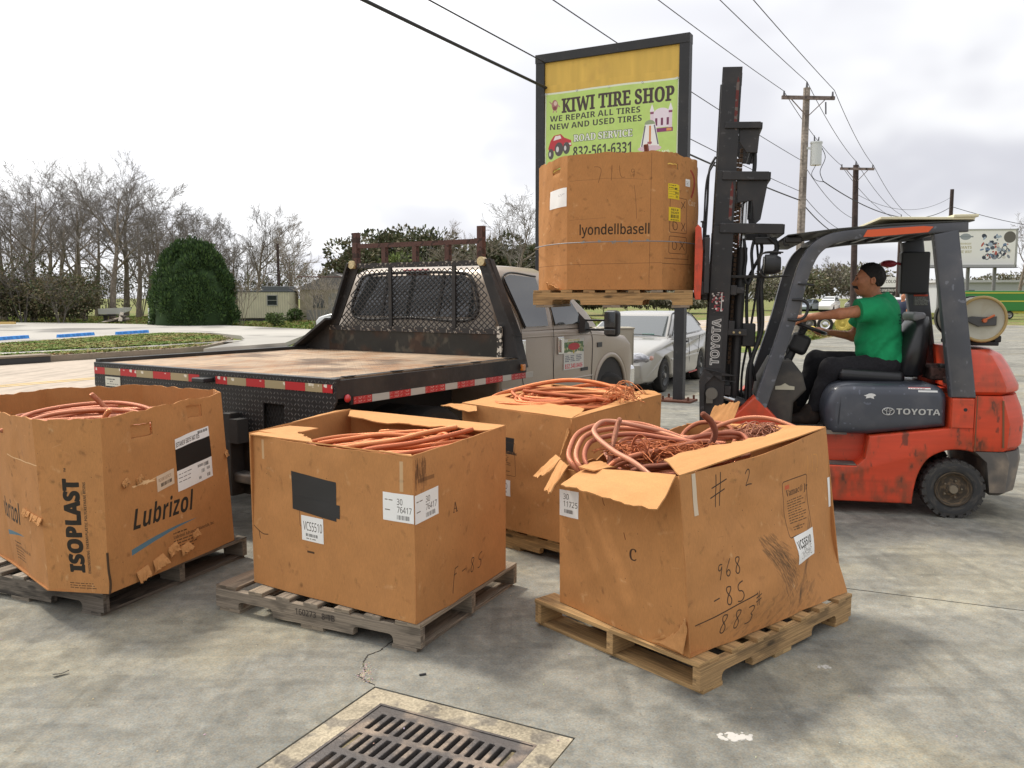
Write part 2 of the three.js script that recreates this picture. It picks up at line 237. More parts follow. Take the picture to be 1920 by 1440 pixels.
flat([rp(-22, -1.75), rp(1.2, -1.75), rp(4.9, -1.35), rp(8.5, -1.9), rp(9.4, -2.6), rp(8.6, -2.6), rp(4.7, -2.15), rp(1.0, -2.55), rp(-22, -2.55)], 0.133, lotMat, 'sidewalk');
{ // storm inlet: hood slab over a dark panel painted as the shade in its mouth
  const t = thing('storm_inlet', 'concrete storm drain inlet in the kerb with a dark panel painted as its shaded mouth', 'storm drain', [0, 0, 0]);
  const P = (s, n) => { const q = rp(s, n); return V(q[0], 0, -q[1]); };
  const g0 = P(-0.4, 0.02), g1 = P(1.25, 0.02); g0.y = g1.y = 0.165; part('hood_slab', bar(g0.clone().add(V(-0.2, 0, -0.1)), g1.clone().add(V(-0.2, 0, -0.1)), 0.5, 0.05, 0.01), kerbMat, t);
  const h0 = P(-0.35, 0.015), h1 = P(1.2, 0.015); h0.y = h1.y = 0.07; part('mouth_shade_panel', bar(h0, h1, 0.03, 0.13), std({ color: lin(0.05, 0.05, 0.05), roughness: 1 }), t);
}
// grass blades on the verge and the lawn beyond: one mass
const bladeGeo = (() => { const p = [], r = rng(9); for (let k = 0; k < 9; k++) { const a = r() * 6.28, x = (r() - 0.5) * 0.22, z = (r() - 0.5) * 0.22, h = 0.5 + r() * 0.5, w = 0.05, lx = Math.cos(a) * 0.3 * r(), lz = Math.sin(a) * 0.3 * r(); p.push(x - w, 0, z, x + w, 0, z + w * 0.5, x + lx, h, z + lz); } const g = new THREE.BufferGeometry(); g.setAttribute('position', new THREE.Float32BufferAttribute(p, 3)); g.computeVertexNormals(); return g; })();
function inPoly(poly, x, y) { let c = false; for (let i = 0, j = poly.length - 1; i < poly.length; j = i++) if ((poly[i][1] > y) !== (poly[j][1] > y) && x < ((poly[j][0] - poly[i][0]) * (y - poly[i][1])) / (poly[j][1] - poly[i][1]) + poly[i][0]) c = !c; return c; }
function grassOver(name, label, test, x0, x1, d0, d1, count, h, y, seed) {
  const r = rng(seed), im = new THREE.InstancedMesh(bladeGeo, std({ color: 0xffffff, roughness: 0.95 }), count), m = new THREE.Matrix4(); let k = 0, tries = 0;
  while (k < count && tries++ < count * 30) { const x = lerp(x0, x1, r()), d = lerp(d0, d1, r()); if (!test(x, d)) continue; const s = h * (0.6 + 0.8 * r()), n = sm(0.35, 0.65, fbm(x * 0.7 + 60, d * 0.7, 256, 3)); m.makeRotationY(r() * 6.3).scale(V(1, s, 1)).setPosition(x, y, -d); im.setMatrixAt(k, m); im.setColorAt(k, lin(lerp(0.125, 0.22, n) * (0.7 + 0.6 * r()), lerp(0.185, 0.205, n) * (0.7 + 0.6 * r()), lerp(0.03, 0.065, n))); k++; }
  im.count = k; im.name = name; im.castShadow = im.receiveShadow = true; tag(im, label, 'grass', null, 'stuff'); scene.add(im);
}
const walk = [rp(-22, -1.7), rp(1.2, -1.7), rp(4.9, -1.3), rp(8.5, -1.85), rp(9.4, -2.65), rp(4.7, -2.2), rp(1.0, -2.6), rp(-22, -2.6)];
grassOver('verge_grass', 'short green grass on the kerbed verge island', (x, d) => inPoly(inner, x, d) && !inPoly(walk, x, d), -20, -9, 18, 35.5, 12000, 0.045, 0.12, 3);
grassOver('lawn_grass', 'rough lawn grass in front of the trees and mobile home', (x, d) => !inPoly(farLot, x, d) && rn(x, d) < -1.2 && !inPoly(island, x, d), -42, 6, 36, 70, 16000, 0.14, -0.03, 4);
grassOver('roadside_grass', 'strip of roadside grass round the utility poles', (x, d) => rn(x, d) > 9.95 && rn(x, d) < 13.5, 8, 40, 28, 85, 5000, 0.12, 0.0, 6);
flat([rp(14, 9.95), rp(120, 9.95), rp(120, 13.6), rp(14, 13.6)], 0.008, grassMat, 'roadside_verge');
// ---------------------------------------------------------------- drain
{
  const iron = std({ ...painted(2, [92, 88, 86], [150, 136, 112], 0.6, 3), roughness: 0.62, metalness: 0.45, bumpMap: scaled(grimeBump, 6), bumpScale: 0.002 });
  const t = thing('drain_grate', 'slotted cast iron drain grate set in the concrete collar', 'drain grate', [-0.566, 0, -3.313], -27);   // local x = u, local z = v
  const S = 0.664, o = 0.113, s = shapeOf([[0, 0], [S, 0], [S, S], [0, S]]);
  const rows = 4, cols = 14, m = 0.03, pw = (S - 2 * m) / cols, ph = (S - 2 * m) / rows, sand = [];
  for (let j = 0; j < rows; j++) for (let i = 0; i < cols; i++) { const x0 = m + i * pw + pw * 0.2, x1 = m + (i + 1) * pw - pw * 0.2, y0 = m + j * ph + 0.014, y1 = m + (j + 1) * ph - 0.014, q = 0.008, h = new THREE.Path(); h.moveTo(x0 + q, y0); h.lineTo(x1 - q, y0); h.quadraticCurveTo(x1, y0, x1, y0 + q); h.lineTo(x1, y1 - q); h.quadraticCurveTo(x1, y1, x1 - q, y1); h.lineTo(x0 + q, y1); h.quadraticCurveTo(x0, y1, x0, y1 - q); h.lineTo(x0, y0 + q); h.quadraticCurveTo(x0, y0, x0 + q, y0); s.holes.push(h); if ((j === 0 && i >= 13) || (j === 1 && i === 0) || (j === 0 && i === 12)) sand.push([(x0 + x1) / 2, (y0 + y1) / 2, x1 - x0, y1 - y0, i === 12 ? 0.5 : 1]); }
  const g = new THREE.ExtrudeGeometry(s, { depth: 0.026, bevelEnabled: true, bevelThickness: 0.002, bevelSize: 0.002, bevelSegments: 1, curveSegments: 3 }); g.rotateX(Math.PI / 2); g.translate(o, -0.008, o);
  part('grate_plate', boxUV(g), iron, t);
  const rim = []; for (const [x, z, w, d] of [[o + S / 2, o - 0.007, S + 0.026, 0.010], [o + S / 2, o + S + 0.007, S + 0.026, 0.010], [o - 0.007, o + S / 2, 0.010, S], [o + S + 0.007, o + S / 2, 0.010, S]]) rim.push(box(w, 0.05, d, x, -0.027, z));
  part('frame', boxUV(merge(rim)), iron, t);
  const sandMat = std({ map: scaled(concreteMap, 1.5), color: lin(1.0, 0.86, 0.62), roughness: 1, bumpMap: scaled(concreteBump, 3), bumpScale: 0.008 });
  sand.forEach(([x, z, w, d, k], i) => part('sand_plug', boxUV(rbox(w * 0.99, 0.05, d * 0.98 * k, 0.006, o + x, -0.040 - (k < 1 ? 0.012 : 0), o + z + (1 - k) * d * 0.4)), sandMat, t));
  const pit = std({ map: scaled(concreteMap, 0.6), roughness: 1 });
  const pw0 = []; for (const [x, z, w, d] of [[0.445, 0.085, 0.75, 0.03], [0.445, 0.805, 0.75, 0.03], [0.085, 0.445, 0.03, 0.75], [0.805, 0.445, 0.03, 0.75]]) pw0.push(box(w, 0.8, d, x, -0.462, z)); pw0.push(box(0.78, 0.04, 0.78, 0.445, -0.88, 0.445));
  part('pit_wall', boxUV(merge(pw0)), pit, t);
}
// ---------------------------------------------------------------- wood and cardboard
function woodTex(base, seed, dirt) {
  return dataTex(512, 128, (u, v) => {
    const w = fbm(u * 3, v * 6 + seed * 3, 64, 3), g = fbm(u * 5 + seed, (v + 0.05 * w) * 60, 120, 3), f = fbm(u * 60, v * 120, 120, 2), kn = Math.hypot((u - 0.31 - 0.1 * (seed % 3)) * 9, (v - 0.5) * 3), d = sm(0.50, 0.75, fbm(u * 7 + seed * 5, v * 3, 64, 4)) * dirt;
    let k = 0.78 + 0.42 * (g - 0.35) + 0.12 * (f - 0.5) - 0.34 * sm(0.35, 0.12, kn); k *= 1 - 0.5 * d;
    return base.map((c) => Math.max(0, Math.min(255, c * k)));
  });
}
const woodBump = dataTex(256, 128, (u, v) => { const k = 255 * fbm(u * 4, v * 64, 64, 3); return [k, k, k]; }, false);
const wood = (base, seed, dirt) => std({ map: scaled(woodTex(base, seed, dirt), 0.8, 8), bumpMap: scaled(woodBump, 1, 8), bumpScale: 0.0025, roughness: 0.9 });
const greyWood = [wood([164, 150, 132], 1, 0.5), wood([176, 160, 138], 2, 0.4), wood([150, 132, 112], 4, 0.6)];
const paleWood = [wood([206, 166, 112], 5, 0.35), wood([198, 160, 110], 7, 0.5), wood([214, 178, 124], 8, 0.25)];
const darkWood = [wood([128, 118, 106], 10, 0.8), wood([148, 136, 120], 11, 0.7), wood([186, 176, 160], 13, 0.5)];

// cardboard: kraft paper with fibres, scuffs and damp patches
const kraftA = noiseCanvas(512, 512, (u, v) => { const n = fbm(u * 6, v * 6, 6, 5), f = fbm(u * 120, v * 30, 30, 2), px = NTAB[((u * 512) % 256 | 0) + ((v * 512) % 256 | 0) * 256], k = 0.95 + 0.07 * (n - 0.5) + 0.08 * (f - 0.5) + 0.06 * (px - 0.5); return [194 * k, 136 * k, 80 * k]; });
const kraftBump = dataTex(512, 512, (u, v) => { const k = 128 + 26 * (fbm(u * 7, v * 7, 7, 4) - 0.5) + 14 * Math.sin(u * 6.2832 * 64) + 30 * (NTAB[((u * 512) % 256 | 0) + ((v * 512) % 256 | 0) * 256] - 0.5); return [k, k, k]; }, false);
function kraft(w, h, seed, draw, stain = 1) {   // a printed wall: w x h metres
  const K = 860, W = Math.round(w * K), H = Math.round(h * K), [c, x] = canvas(W, H), r = rng(seed);
  for (let i = -1; i * 380 < W; i++) for (let j = -1; j * 380 < H; j++) x.drawImage(kraftA, i * 380 + (seed * 53) % 380, j * 380 + (seed * 91) % 380, 381, 381);
  // scuffs and stains: irregular blots built of many small soft dabs
  for (let k = 0; k < 40 * stain; k++) { const px = r() * W, py = r() * H, n = 6 + r() * 22, dark = r() < 0.72, len = 10 + r() * 60, a = r() * 3.1; for (let i = 0; i < n; i++) { const t = (r() - 0.5) * len, q = 2 + r() * 9; x.fillStyle = dark ? `rgba(${84 + r() * 30},${56 + r() * 20},${34},${0.02 + r() * 0.065})` : `rgba(238,206,160,${0.02 + r() * 0.06})`; x.beginPath(); x.ellipse(px + Math.cos(a) * t + (r() - 0.5) * 14, py + Math.sin(a) * t + (r() - 0.5) * 14, q, q * (0.3 + r() * 0.6), a, 0, 7); x.fill(); } }
  for (let k = 0; k < 34 * stain; k++) { x.strokeStyle = r() < 0.6 ? `rgba(80,52,30,${0.08 + r() * 0.22})` : `rgba(240,214,176,${0.10 + r() * 0.25})`; x.lineWidth = 0.6 + r() * 1.2; const px = r() * W, py = r() * H, a = r() * 6.3, l = 4 + r() * 46; x.beginPath(); x.moveTo(px, py); x.quadraticCurveTo(px + Math.cos(a) * l * 0.5 + r() * 6, py + Math.sin(a) * l * 0.5, px + Math.cos(a) * l, py + Math.sin(a) * l + r() * 5); x.stroke(); }
  for (let k = 0; k < 26; k++) { x.fillStyle = `rgba(40,26,16,${0.3 + r() * 0.5})`; x.beginPath(); x.ellipse(r() * W, r() * H, 0.6 + r() * 2, 0.6 + r() * 1.4, r() * 3, 0, 7); x.fill(); }
  if (draw) { x.save(); x.scale(W / w, H / h); draw(x, w, h); x.restore(); }
  const t = tex(c, false); return std({ map: t, roughness: 0.88, bumpMap: kraftB, bumpScale: 0.0012 });
}
const kraftB = scaled(kraftBump, 2);
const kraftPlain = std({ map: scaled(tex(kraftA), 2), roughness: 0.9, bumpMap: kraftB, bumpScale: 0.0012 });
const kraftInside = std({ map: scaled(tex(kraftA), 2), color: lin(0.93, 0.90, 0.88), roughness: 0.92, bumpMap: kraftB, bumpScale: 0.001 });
const kraftFlapLit = std({ map: scaled(tex(kraftA), 1.2), color: lin(1.10, 1.16, 1.24), roughness: 0.88, bumpMap: kraftB, bumpScale: 0.0015 });  // paler inner liner, with the sun on the flaps put into its colour
function text(x, s, px, py, size, font = 'sans-serif', opt = {}) { x.save(); x.translate(px, py); if (opt.rot) x.rotate(opt.rot); x.scale((opt.sx || 1) * 0.001, 0.001); x.font = `${opt.bold === false ? '' : 'bold '}${opt.italic ? 'italic ' : ''}${Math.round(size * 1000)}px ${font}`; x.fillStyle = opt.fill || '#2a2118'; x.textAlign = opt.align || 'left'; x.textBaseline = 'alphabetic'; if (opt.stroke) { x.lineJoin = 'round'; x.strokeStyle = opt.stroke; x.lineWidth = opt.lw * 1000; x.strokeText(s, 0, 0); } if (opt.fill !== 'none') x.fillText(s, 0, 0); x.restore(); }
const hand = (x, pts, w = 0.006, c = 'rgba(35,26,20,0.85)') => { x.strokeStyle = c; x.lineWidth = w; x.lineCap = x.lineJoin = 'round'; for (const l of pts) { x.beginPath(); x.moveTo(l[0][0], l[0][1]); for (let i = 1; i + 1 < l.length; i++) x.quadraticCurveTo(l[i][0], l[i][1], (l[i][0] + l[i + 1][0]) / 2, (l[i][1] + l[i + 1][1]) / 2); const e = l[l.length - 1]; x.lineTo(e[0], e[1]); x.stroke(); } };
// pen strokes for hand-written figures in a unit cell
const PEN = { '0': [[[.5, 0], [.2, .3], [.2, .7], [.5, 1], [.8, .7], [.8, .3], [.5, 0]]], '1': [[[.5, 0], [.45, 1]]], '2': [[[.1, .25], [.4, 0], [.75, .15], [.6, .5], [.1, .95], [.5, .88], [1.1, .95]]], '3': [[[.1, .1], [.6, 0], [.7, .3], [.35, .45], [.75, .6], [.65, .95], [.05, .95]]], '5': [[[.75, 0], [.2, .05], [.15, .45], [.6, .45], [.75, .75], [.45, 1], [.05, .95]]], '6': [[[.65, 0], [.2, .5], [.2, .85], [.5, 1], [.75, .75], [.45, .55], [.2, .75]]], '7': [[[.05, .1], [.85, .05], [.45, 1.1]]], '8': [[[.7, .1], [.3, 0], [.2, .3], [.7, .65], [.6, 1], [.2, .95], [.25, .6], [.7, .25], [.7, .1]]], '9': [[[.7, .15], [.3, .05], [.2, .4], [.55, .5], [.75, .15], [.6, 1]]], '-': [[[.1, .55], [.7, .5]]], '#': [[[.35, 0], [.25, 1.15]], [[.7, -.05], [.6, 1.15]], [[0, .45], [1.15, .25]], [[-.1, .8], [1, .6]]], F: [[[.3, .1], [.1, 1.6]], [[.3, .1], [.8, .05]], [[.2, .5], [.6, .45]]], '.': [[[.3, .9], [.4, .92]]], L: [[[.2, 0], [.25, .9], [.8, .85]]], C: [[[.8, .1], [.4, 0], [.1, .5], [.4, 1], [.8, .85]]], A: [[[.1, 1], [.4, 0], [.75, 1]], [[.2, .6], [.65, .6]]], S: [[[.8, .05], [.3, .1], [.25, .45], [.7, .55], [.6, .95], [.1, .9]]] };
function scrawl(x, s, px, py, cell, w, adv = 1.15, slant = 0, c) { [...s].forEach((ch, i) => { if (PEN[ch]) hand(x, PEN[ch].map((l) => l.map(([a, b]) => [px + i * cell * adv * 0.75 + a * cell * 0.7 + (1 - b) * slant * cell, py + b * cell])), w, c); }); }
function barcode(x, px, py, w, h, seed) { const r = rng(seed); x.fillStyle = '#15130f'; let k = px; while (k < px + w) { const q = 0.0012 + r() * 0.004; if (k + q < px + w) x.fillRect(k, py, q, h); k += q + 0.0014 + r() * 0.0035; } }
function lines(x, px, py, w, n, pitch, seed, c = 'rgba(50,38,24,0.75)', th = 0.004) { const r = rng(seed); x.fillStyle = c; for (let i = 0; i < n; i++) { let k = px; while (k < px + w * (0.75 + 0.25 * r())) { const q = 0.008 + r() * 0.03; x.fillRect(k, py + i * pitch, q, th); k += q + 0.006; } } }
function paper(w, h, draw, bg = '#efeeea') { const K = 1400, [c, x] = canvas(Math.max(8, Math.round(w * K)), Math.max(8, Math.round(h * K))); x.scale(c.width / w, c.height / h); x.fillStyle = bg; x.fillRect(0, 0, w, h); draw(x, w, h); return std({ map: tex(c, false), roughness: 0.6 }); }

// a wall between two top and two bottom corners, bowed and dented
// a quad wall: b0,b1 bottom, t0,t1 top (Vector3, seen from outside b0 at left); bow outwards in metres; seed for dents
function wallFn(b0, b1, t0, t1, bow, seed, opt = {}) {
  const n = b1.clone().sub(b0).cross(t0.clone().sub(b0)).normalize();
  return (u, v) => {
    const p = b0.clone().lerp(b1, u).lerp(t0.clone().lerp(t1, u), v);
    let o = bow * Math.sin(Math.PI * u) * (0.35 + 0.65 * Math.sin(Math.PI * Math.min(1, v * 0.85 + 0.1)));
    o += (opt.dent ?? 0.012) * Math.max(0, Math.sin(Math.PI * u)) ** 0.5 * (fbm(u * 3 + seed * 7, v * 3 + seed * 3, 256, 3) - 0.5) * 2 * Math.min(1, 8 * u, 8 * (1 - u));
    if (opt.shape) o += opt.shape(u, v);
    p.addScaledVector(n, o);
    if (opt.topDrop) p.y += opt.topDrop(u) * Math.max(0, v) ** 4;
    if (opt.botDrop) p.y += opt.botDrop(u) * (1 - v) ** 6;
    return p;
  };
}
const TH = 0.007;
function sticker(parent, fn, u0, v0, u1, v1, mat, name = 'label', lift = 0.0016, skew = 0) {   // a paper label that follows the wall
  const n = 6, g = sheet((u, v) => { const a = lerp(u0, u1, u), b = lerp(v0, v1, v) + skew * (u - 0.5); const p = fn(a, b), du = fn(a + 0.004, b).sub(p), dv = fn(a, b + 0.004).sub(p); return p.addScaledVector(du.cross(dv).normalize(), lift); }, n, n, 0.0006);
  const m = part(name, g, [mat, mat], parent); return m;
}
function flap(parent, a, b, c, d, mat = kraftFlapLit, wob = 0.01, seed = 1, name = 'flap', edge = 0.012) {   // a at left root, b right root, c right tip, d left tip
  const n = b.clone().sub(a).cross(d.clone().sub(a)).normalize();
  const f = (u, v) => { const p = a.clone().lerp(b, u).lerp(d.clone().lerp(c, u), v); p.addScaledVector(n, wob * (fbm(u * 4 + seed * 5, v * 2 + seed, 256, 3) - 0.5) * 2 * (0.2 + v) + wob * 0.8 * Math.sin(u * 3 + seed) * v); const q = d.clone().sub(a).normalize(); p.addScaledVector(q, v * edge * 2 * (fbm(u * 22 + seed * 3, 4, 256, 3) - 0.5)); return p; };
  return part(name, sheet(f, 26, 8, 0.006), [mat, kraftFlapLit], parent);
}
const W3 = (x, d, y) => V(x, y, -d);
// ---------------------------------------------------------------- pallets
function stringerGeo(L, h, w) { const n = 0.225, a = 0.15, r = 0.03, k = 0.042, s = new THREE.Shape(); s.moveTo(0, 0); for (const x of [a, L - a - n]) { s.lineTo(x, 0); s.lineTo(x, k - r); s.quadraticCurveTo(x, k, x + r, k); s.lineTo(x + n - r, k); s.quadraticCurveTo(x + n, k, x + n, k - r); s.lineTo(x + n, 0); } s.lineTo(L, 0); s.lineTo(L, h); s.lineTo(0, h); s.closePath(); return boxUV(extr(s, w, 0.0015)); }
function makePallet(name, label, pos, turn, woods, L, Wd, seed, group, opt = {}) {   // local x along the stringers, z along the deck boards, origin at one corner
  const t = thing(name, label, 'pallet', pos, turn, group), r = rng(seed), h = 0.094, b = 0.019, sg = stringerGeo(L, h, 0.038), pick = () => woods[Math.floor(r() * woods.length)];
  for (const z of [0.019, Wd / 2, Wd - 0.019]) { const m = part('stringer', sg, woods[(z > 0.1) * 1], t); m.position.set(0, b, z); }
  const wE = opt.end || 0.135, wM = opt.mid || 0.088, n = opt.n || 7, eg = boxUV(rbox(Wd, b, wE, 0.002)), mg = boxUV(rbox(Wd, b, wM, 0.002)), gap = (L - 2 * wE - (n - 2) * wM) / (n - 1);
  let x = 0; for (let i = 0; i < n; i++) { const e = i === 0 || i === n - 1, w = e ? wE : wM, m = part('deck_board', e ? eg : mg, pick(), t); m.position.set(x + w / 2, b + h + b / 2 + 0.0005, Wd / 2 + (r() - 0.5) * 0.012); m.rotation.y = Math.PI / 2 + (r() - 0.5) * 0.012; x += w + gap; }
  for (const f of [0.02, 0.5, 0.98]) { const m = part('bottom_board', eg, pick(), t); m.position.set(lerp(wE / 2, L - wE / 2, f), b / 2 - 0.0005, Wd / 2); m.rotation.y = Math.PI / 2; }
  return t;
}
const PTOP = 0.019 + 0.094 + 0.019;
// turn t: local x -> (cos t, sin t depth); local z -> (sin t, -cos t depth)
makePallet('wooden_pallet', 'weathered grey pallet under the octagonal box printed with a curved blue stripe', [-2.054, 0, -4.073], 157, darkWood, 1.22, 1.06, 21, null);
const palB = makePallet('wooden_pallet', 'grey wooden pallet stencilled 160273 8-1B under a square box', [-0.412, 0, -3.64], 154, greyWood, 1.24, 1.0, 22);
const palC = makePallet('wooden_pallet', 'pale yellow wooden pallet with splintered boards under the open crushed box', [0.10, 0, -3.93], 41, paleWood, 1.24, 0.98, 23);
const palD = makePallet('wooden_pallet', 'pale pallet under the box beside the flatbed truck', [0.44, 0, -4.80], 136, paleWood, 1.22, 1.02, 24);
palC.position.set(0.757 + Math.cos(R(131)) * 0.98, 0, -(3.229 + Math.sin(R(131)) * 0.98));
{ const g = words('160273   8-1B', 0.030, 0.0008, 'sans_regular', 0.95); g.rotateY(Math.PI); part('stencil', g.translate(0.60, 0.078, -0.0006), std({ color: lin(0.05, 0.04, 0.035), roughness: 0.9 }), palB); }
// ---------------------------------------------------------------- the four boxes on the ground
const blackTape = std({ color: lin(0.022, 0.022, 0.022), roughness: 0.5 });
const clearTape = std({ color: lin(0.62, 0.50, 0.36), roughness: 0.35 });
const bottomOf = (t, pts) => part('bottom', (() => { const s = shapeOf(pts.map((p) => [p.x, -p.z])); const g = new THREE.ExtrudeGeometry(s, { depth: 0.006, bevelEnabled: false }); g.rotateX(-Math.PI / 2); g.translate(0, PTOP + 0.003, 0); return boxUV(g); })(), kraftInside, t);
const y0 = PTOP + 0.004;
{ // square box with the black patch
  const t = thing('cardboard_box', 'square cardboard box with a black patch and VCS5510 label', 'box', [0, 0, 0], 0, null);
  const [bN, bL, bR, bK] = [W3(-0.43, 3.64, y0), W3(-1.335, 4.21, y0), W3(-0.034, 4.42, y0), W3(-0.95, 5.0, y0)], [tN, tL, tR, tK] = [W3(-0.44, 3.68, 0.900), W3(-1.35, 4.25, 0.905), W3(-0.034, 4.47, 0.915), W3(-0.985, 5.06, 0.922)];
  const front = kraft(1.08, 0.765, 31, (x) => {
    x.strokeStyle = 'rgba(70,45,25,0.8)'; x.lineWidth = 0.003; x.beginPath(); x.roundRect(0.36, 0.30, 0.16, 0.12, 0.01); x.stroke();
    x.fillStyle = 'rgba(215,200,170,0.5)'; x.fillRect(0.075, 0.02, 0.018, 0.10); x.fillRect(1.00, 0.03, 0.02, 0.14);
    x.fillStyle = 'rgba(40,28,18,0.75)'; x.fillRect(0.405, 0.535, 0.05, 0.01); hand(x, [[[0.01, 0.47], [0.07, 0.505], [0.12, 0.50]], [[0.05, 0.49], [0.06, 0.53]]], 0.004);
    lines(x, 0.4, 0.407, 0.08, 2, 0.012, 3);
  });
  const side = kraft(0.88, 0.77, 32, (x) => {
    const r = rng(8); for (let i = 0; i < 90; i++) { x.fillStyle = `rgba(72,44,22,${0.10 + r() * 0.22})`; x.fillRect(0.01 + r() * 0.085, 0.015 + r() * 0.10, 0.003 + r() * 0.006, 0.02 + r() * 0.055); }
    x.fillStyle = 'rgba(60,38,20,0.35)'; x.fillRect(0.03, 0.115, 0.13, 0.018);
    text(x, 'A', 0.31, 0.335, 0.07, 'serif', { sx: 0.8, fill: 'rgba(70,46,26,0.9)' });
    scrawl(x, 'F-85', 0.30, 0.60, 0.075, 0.0045, 1.5, 0.1);
  });
  const fF = wallFn(bL, bN, tL, tN, 0.012, 1, { topDrop: (u) => -0.012 * Math.sin(u * 3.1) + 0.010 * (fbm(u * 14, 2, 256, 3) - 0.5), shape: (u, v) => 0.020 * sm(0.30, 0.0, u) * sm(0.2, 0.9, v) * -1 }), fR = wallFn(bN, bR, tN, tR, 0.014, 2, { topDrop: (u) => 0.006 * (fbm(u * 9, 6, 256, 3) - 0.5) });
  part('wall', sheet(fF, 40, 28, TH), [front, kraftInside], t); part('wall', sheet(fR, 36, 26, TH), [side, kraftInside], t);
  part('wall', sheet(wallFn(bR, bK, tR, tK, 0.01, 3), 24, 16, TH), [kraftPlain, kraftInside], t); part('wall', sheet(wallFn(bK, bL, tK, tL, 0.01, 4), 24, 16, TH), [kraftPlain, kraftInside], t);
  bottomOf(t, [bN, bR, bK, bL]);
  sticker(t, fF, 0.29, 0.54, 0.565, 0.79, blackTape, 'black_patch', 0.0012, -0.03);
  sticker(t, fF, 0.30, 0.555, 0.585, 0.64, blackTape, 'black_patch', 0.0020, -0.02);
  const vcs = paper(0.145, 0.118, (x) => { text(x, 'VCS5510', 0.012, 0.068, 0.058, 'sans-serif', { sx: 0.56, bold: false }); barcode(x, 0.028, 0.082, 0.085, 0.014, 4); lines(x, 0.03, 0.104, 0.08, 1, 0.01, 4); }), tag30 = paper(0.185, 0.125, (x) => { text(x, '30', 0.085, 0.05, 0.038, 'sans-serif', { sx: 0.85, bold: false }); text(x, '76417', 0.085, 0.085, 0.038, 'sans-serif', { sx: 0.85, bold: false }); barcode(x, 0.085, 0.096, 0.075, 0.019, 9); lines(x, 0.012, 0.03, 0.05, 1, 0.01, 2); lines(x, 0.012, 0.075, 0.04, 1, 0.01, 5); });
  sticker(t, fF, 0.345, 0.365, 0.485, 0.525, vcs); sticker(t, fF, 0.835, 0.595, 0.998, 0.765, tag30); sticker(t, fR, 0.004, 0.595, 0.215, 0.765, tag30, 'label', 0.0016, 0.012);
  // flaps
  flap(t, tR, tK, W3(-0.955, 4.84, 0.908), W3(-0.14, 4.37, 0.905), kraftFlapLit, 0.012, 3);
  flap(t, tK, tL, W3(-1.365, 4.34, 0.895), W3(-1.08, 5.12, 0.895), kraftFlapLit, 0.006, 5);
  flap(t, tL, tL.clone().lerp(tN, 0.42), W3(-1.02, 4.16, 0.893), W3(-1.22, 4.42, 0.912), kraftFlapLit, 0.008, 6);
  flap(t, tL.clone().lerp(tN, 0.40), tN, W3(-0.47, 3.76, 0.889), W3(-0.94, 4.07, 0.872), kraftFlapLit, 0.010, 7);
  flap(t, W3(-1.315, 4.30, 0.906), W3(-1.20, 4.47, 0.908), W3(-1.03, 4.40, 0.902), W3(-1.16, 4.21, 0.900), kraftInside, 0.004, 9);
}
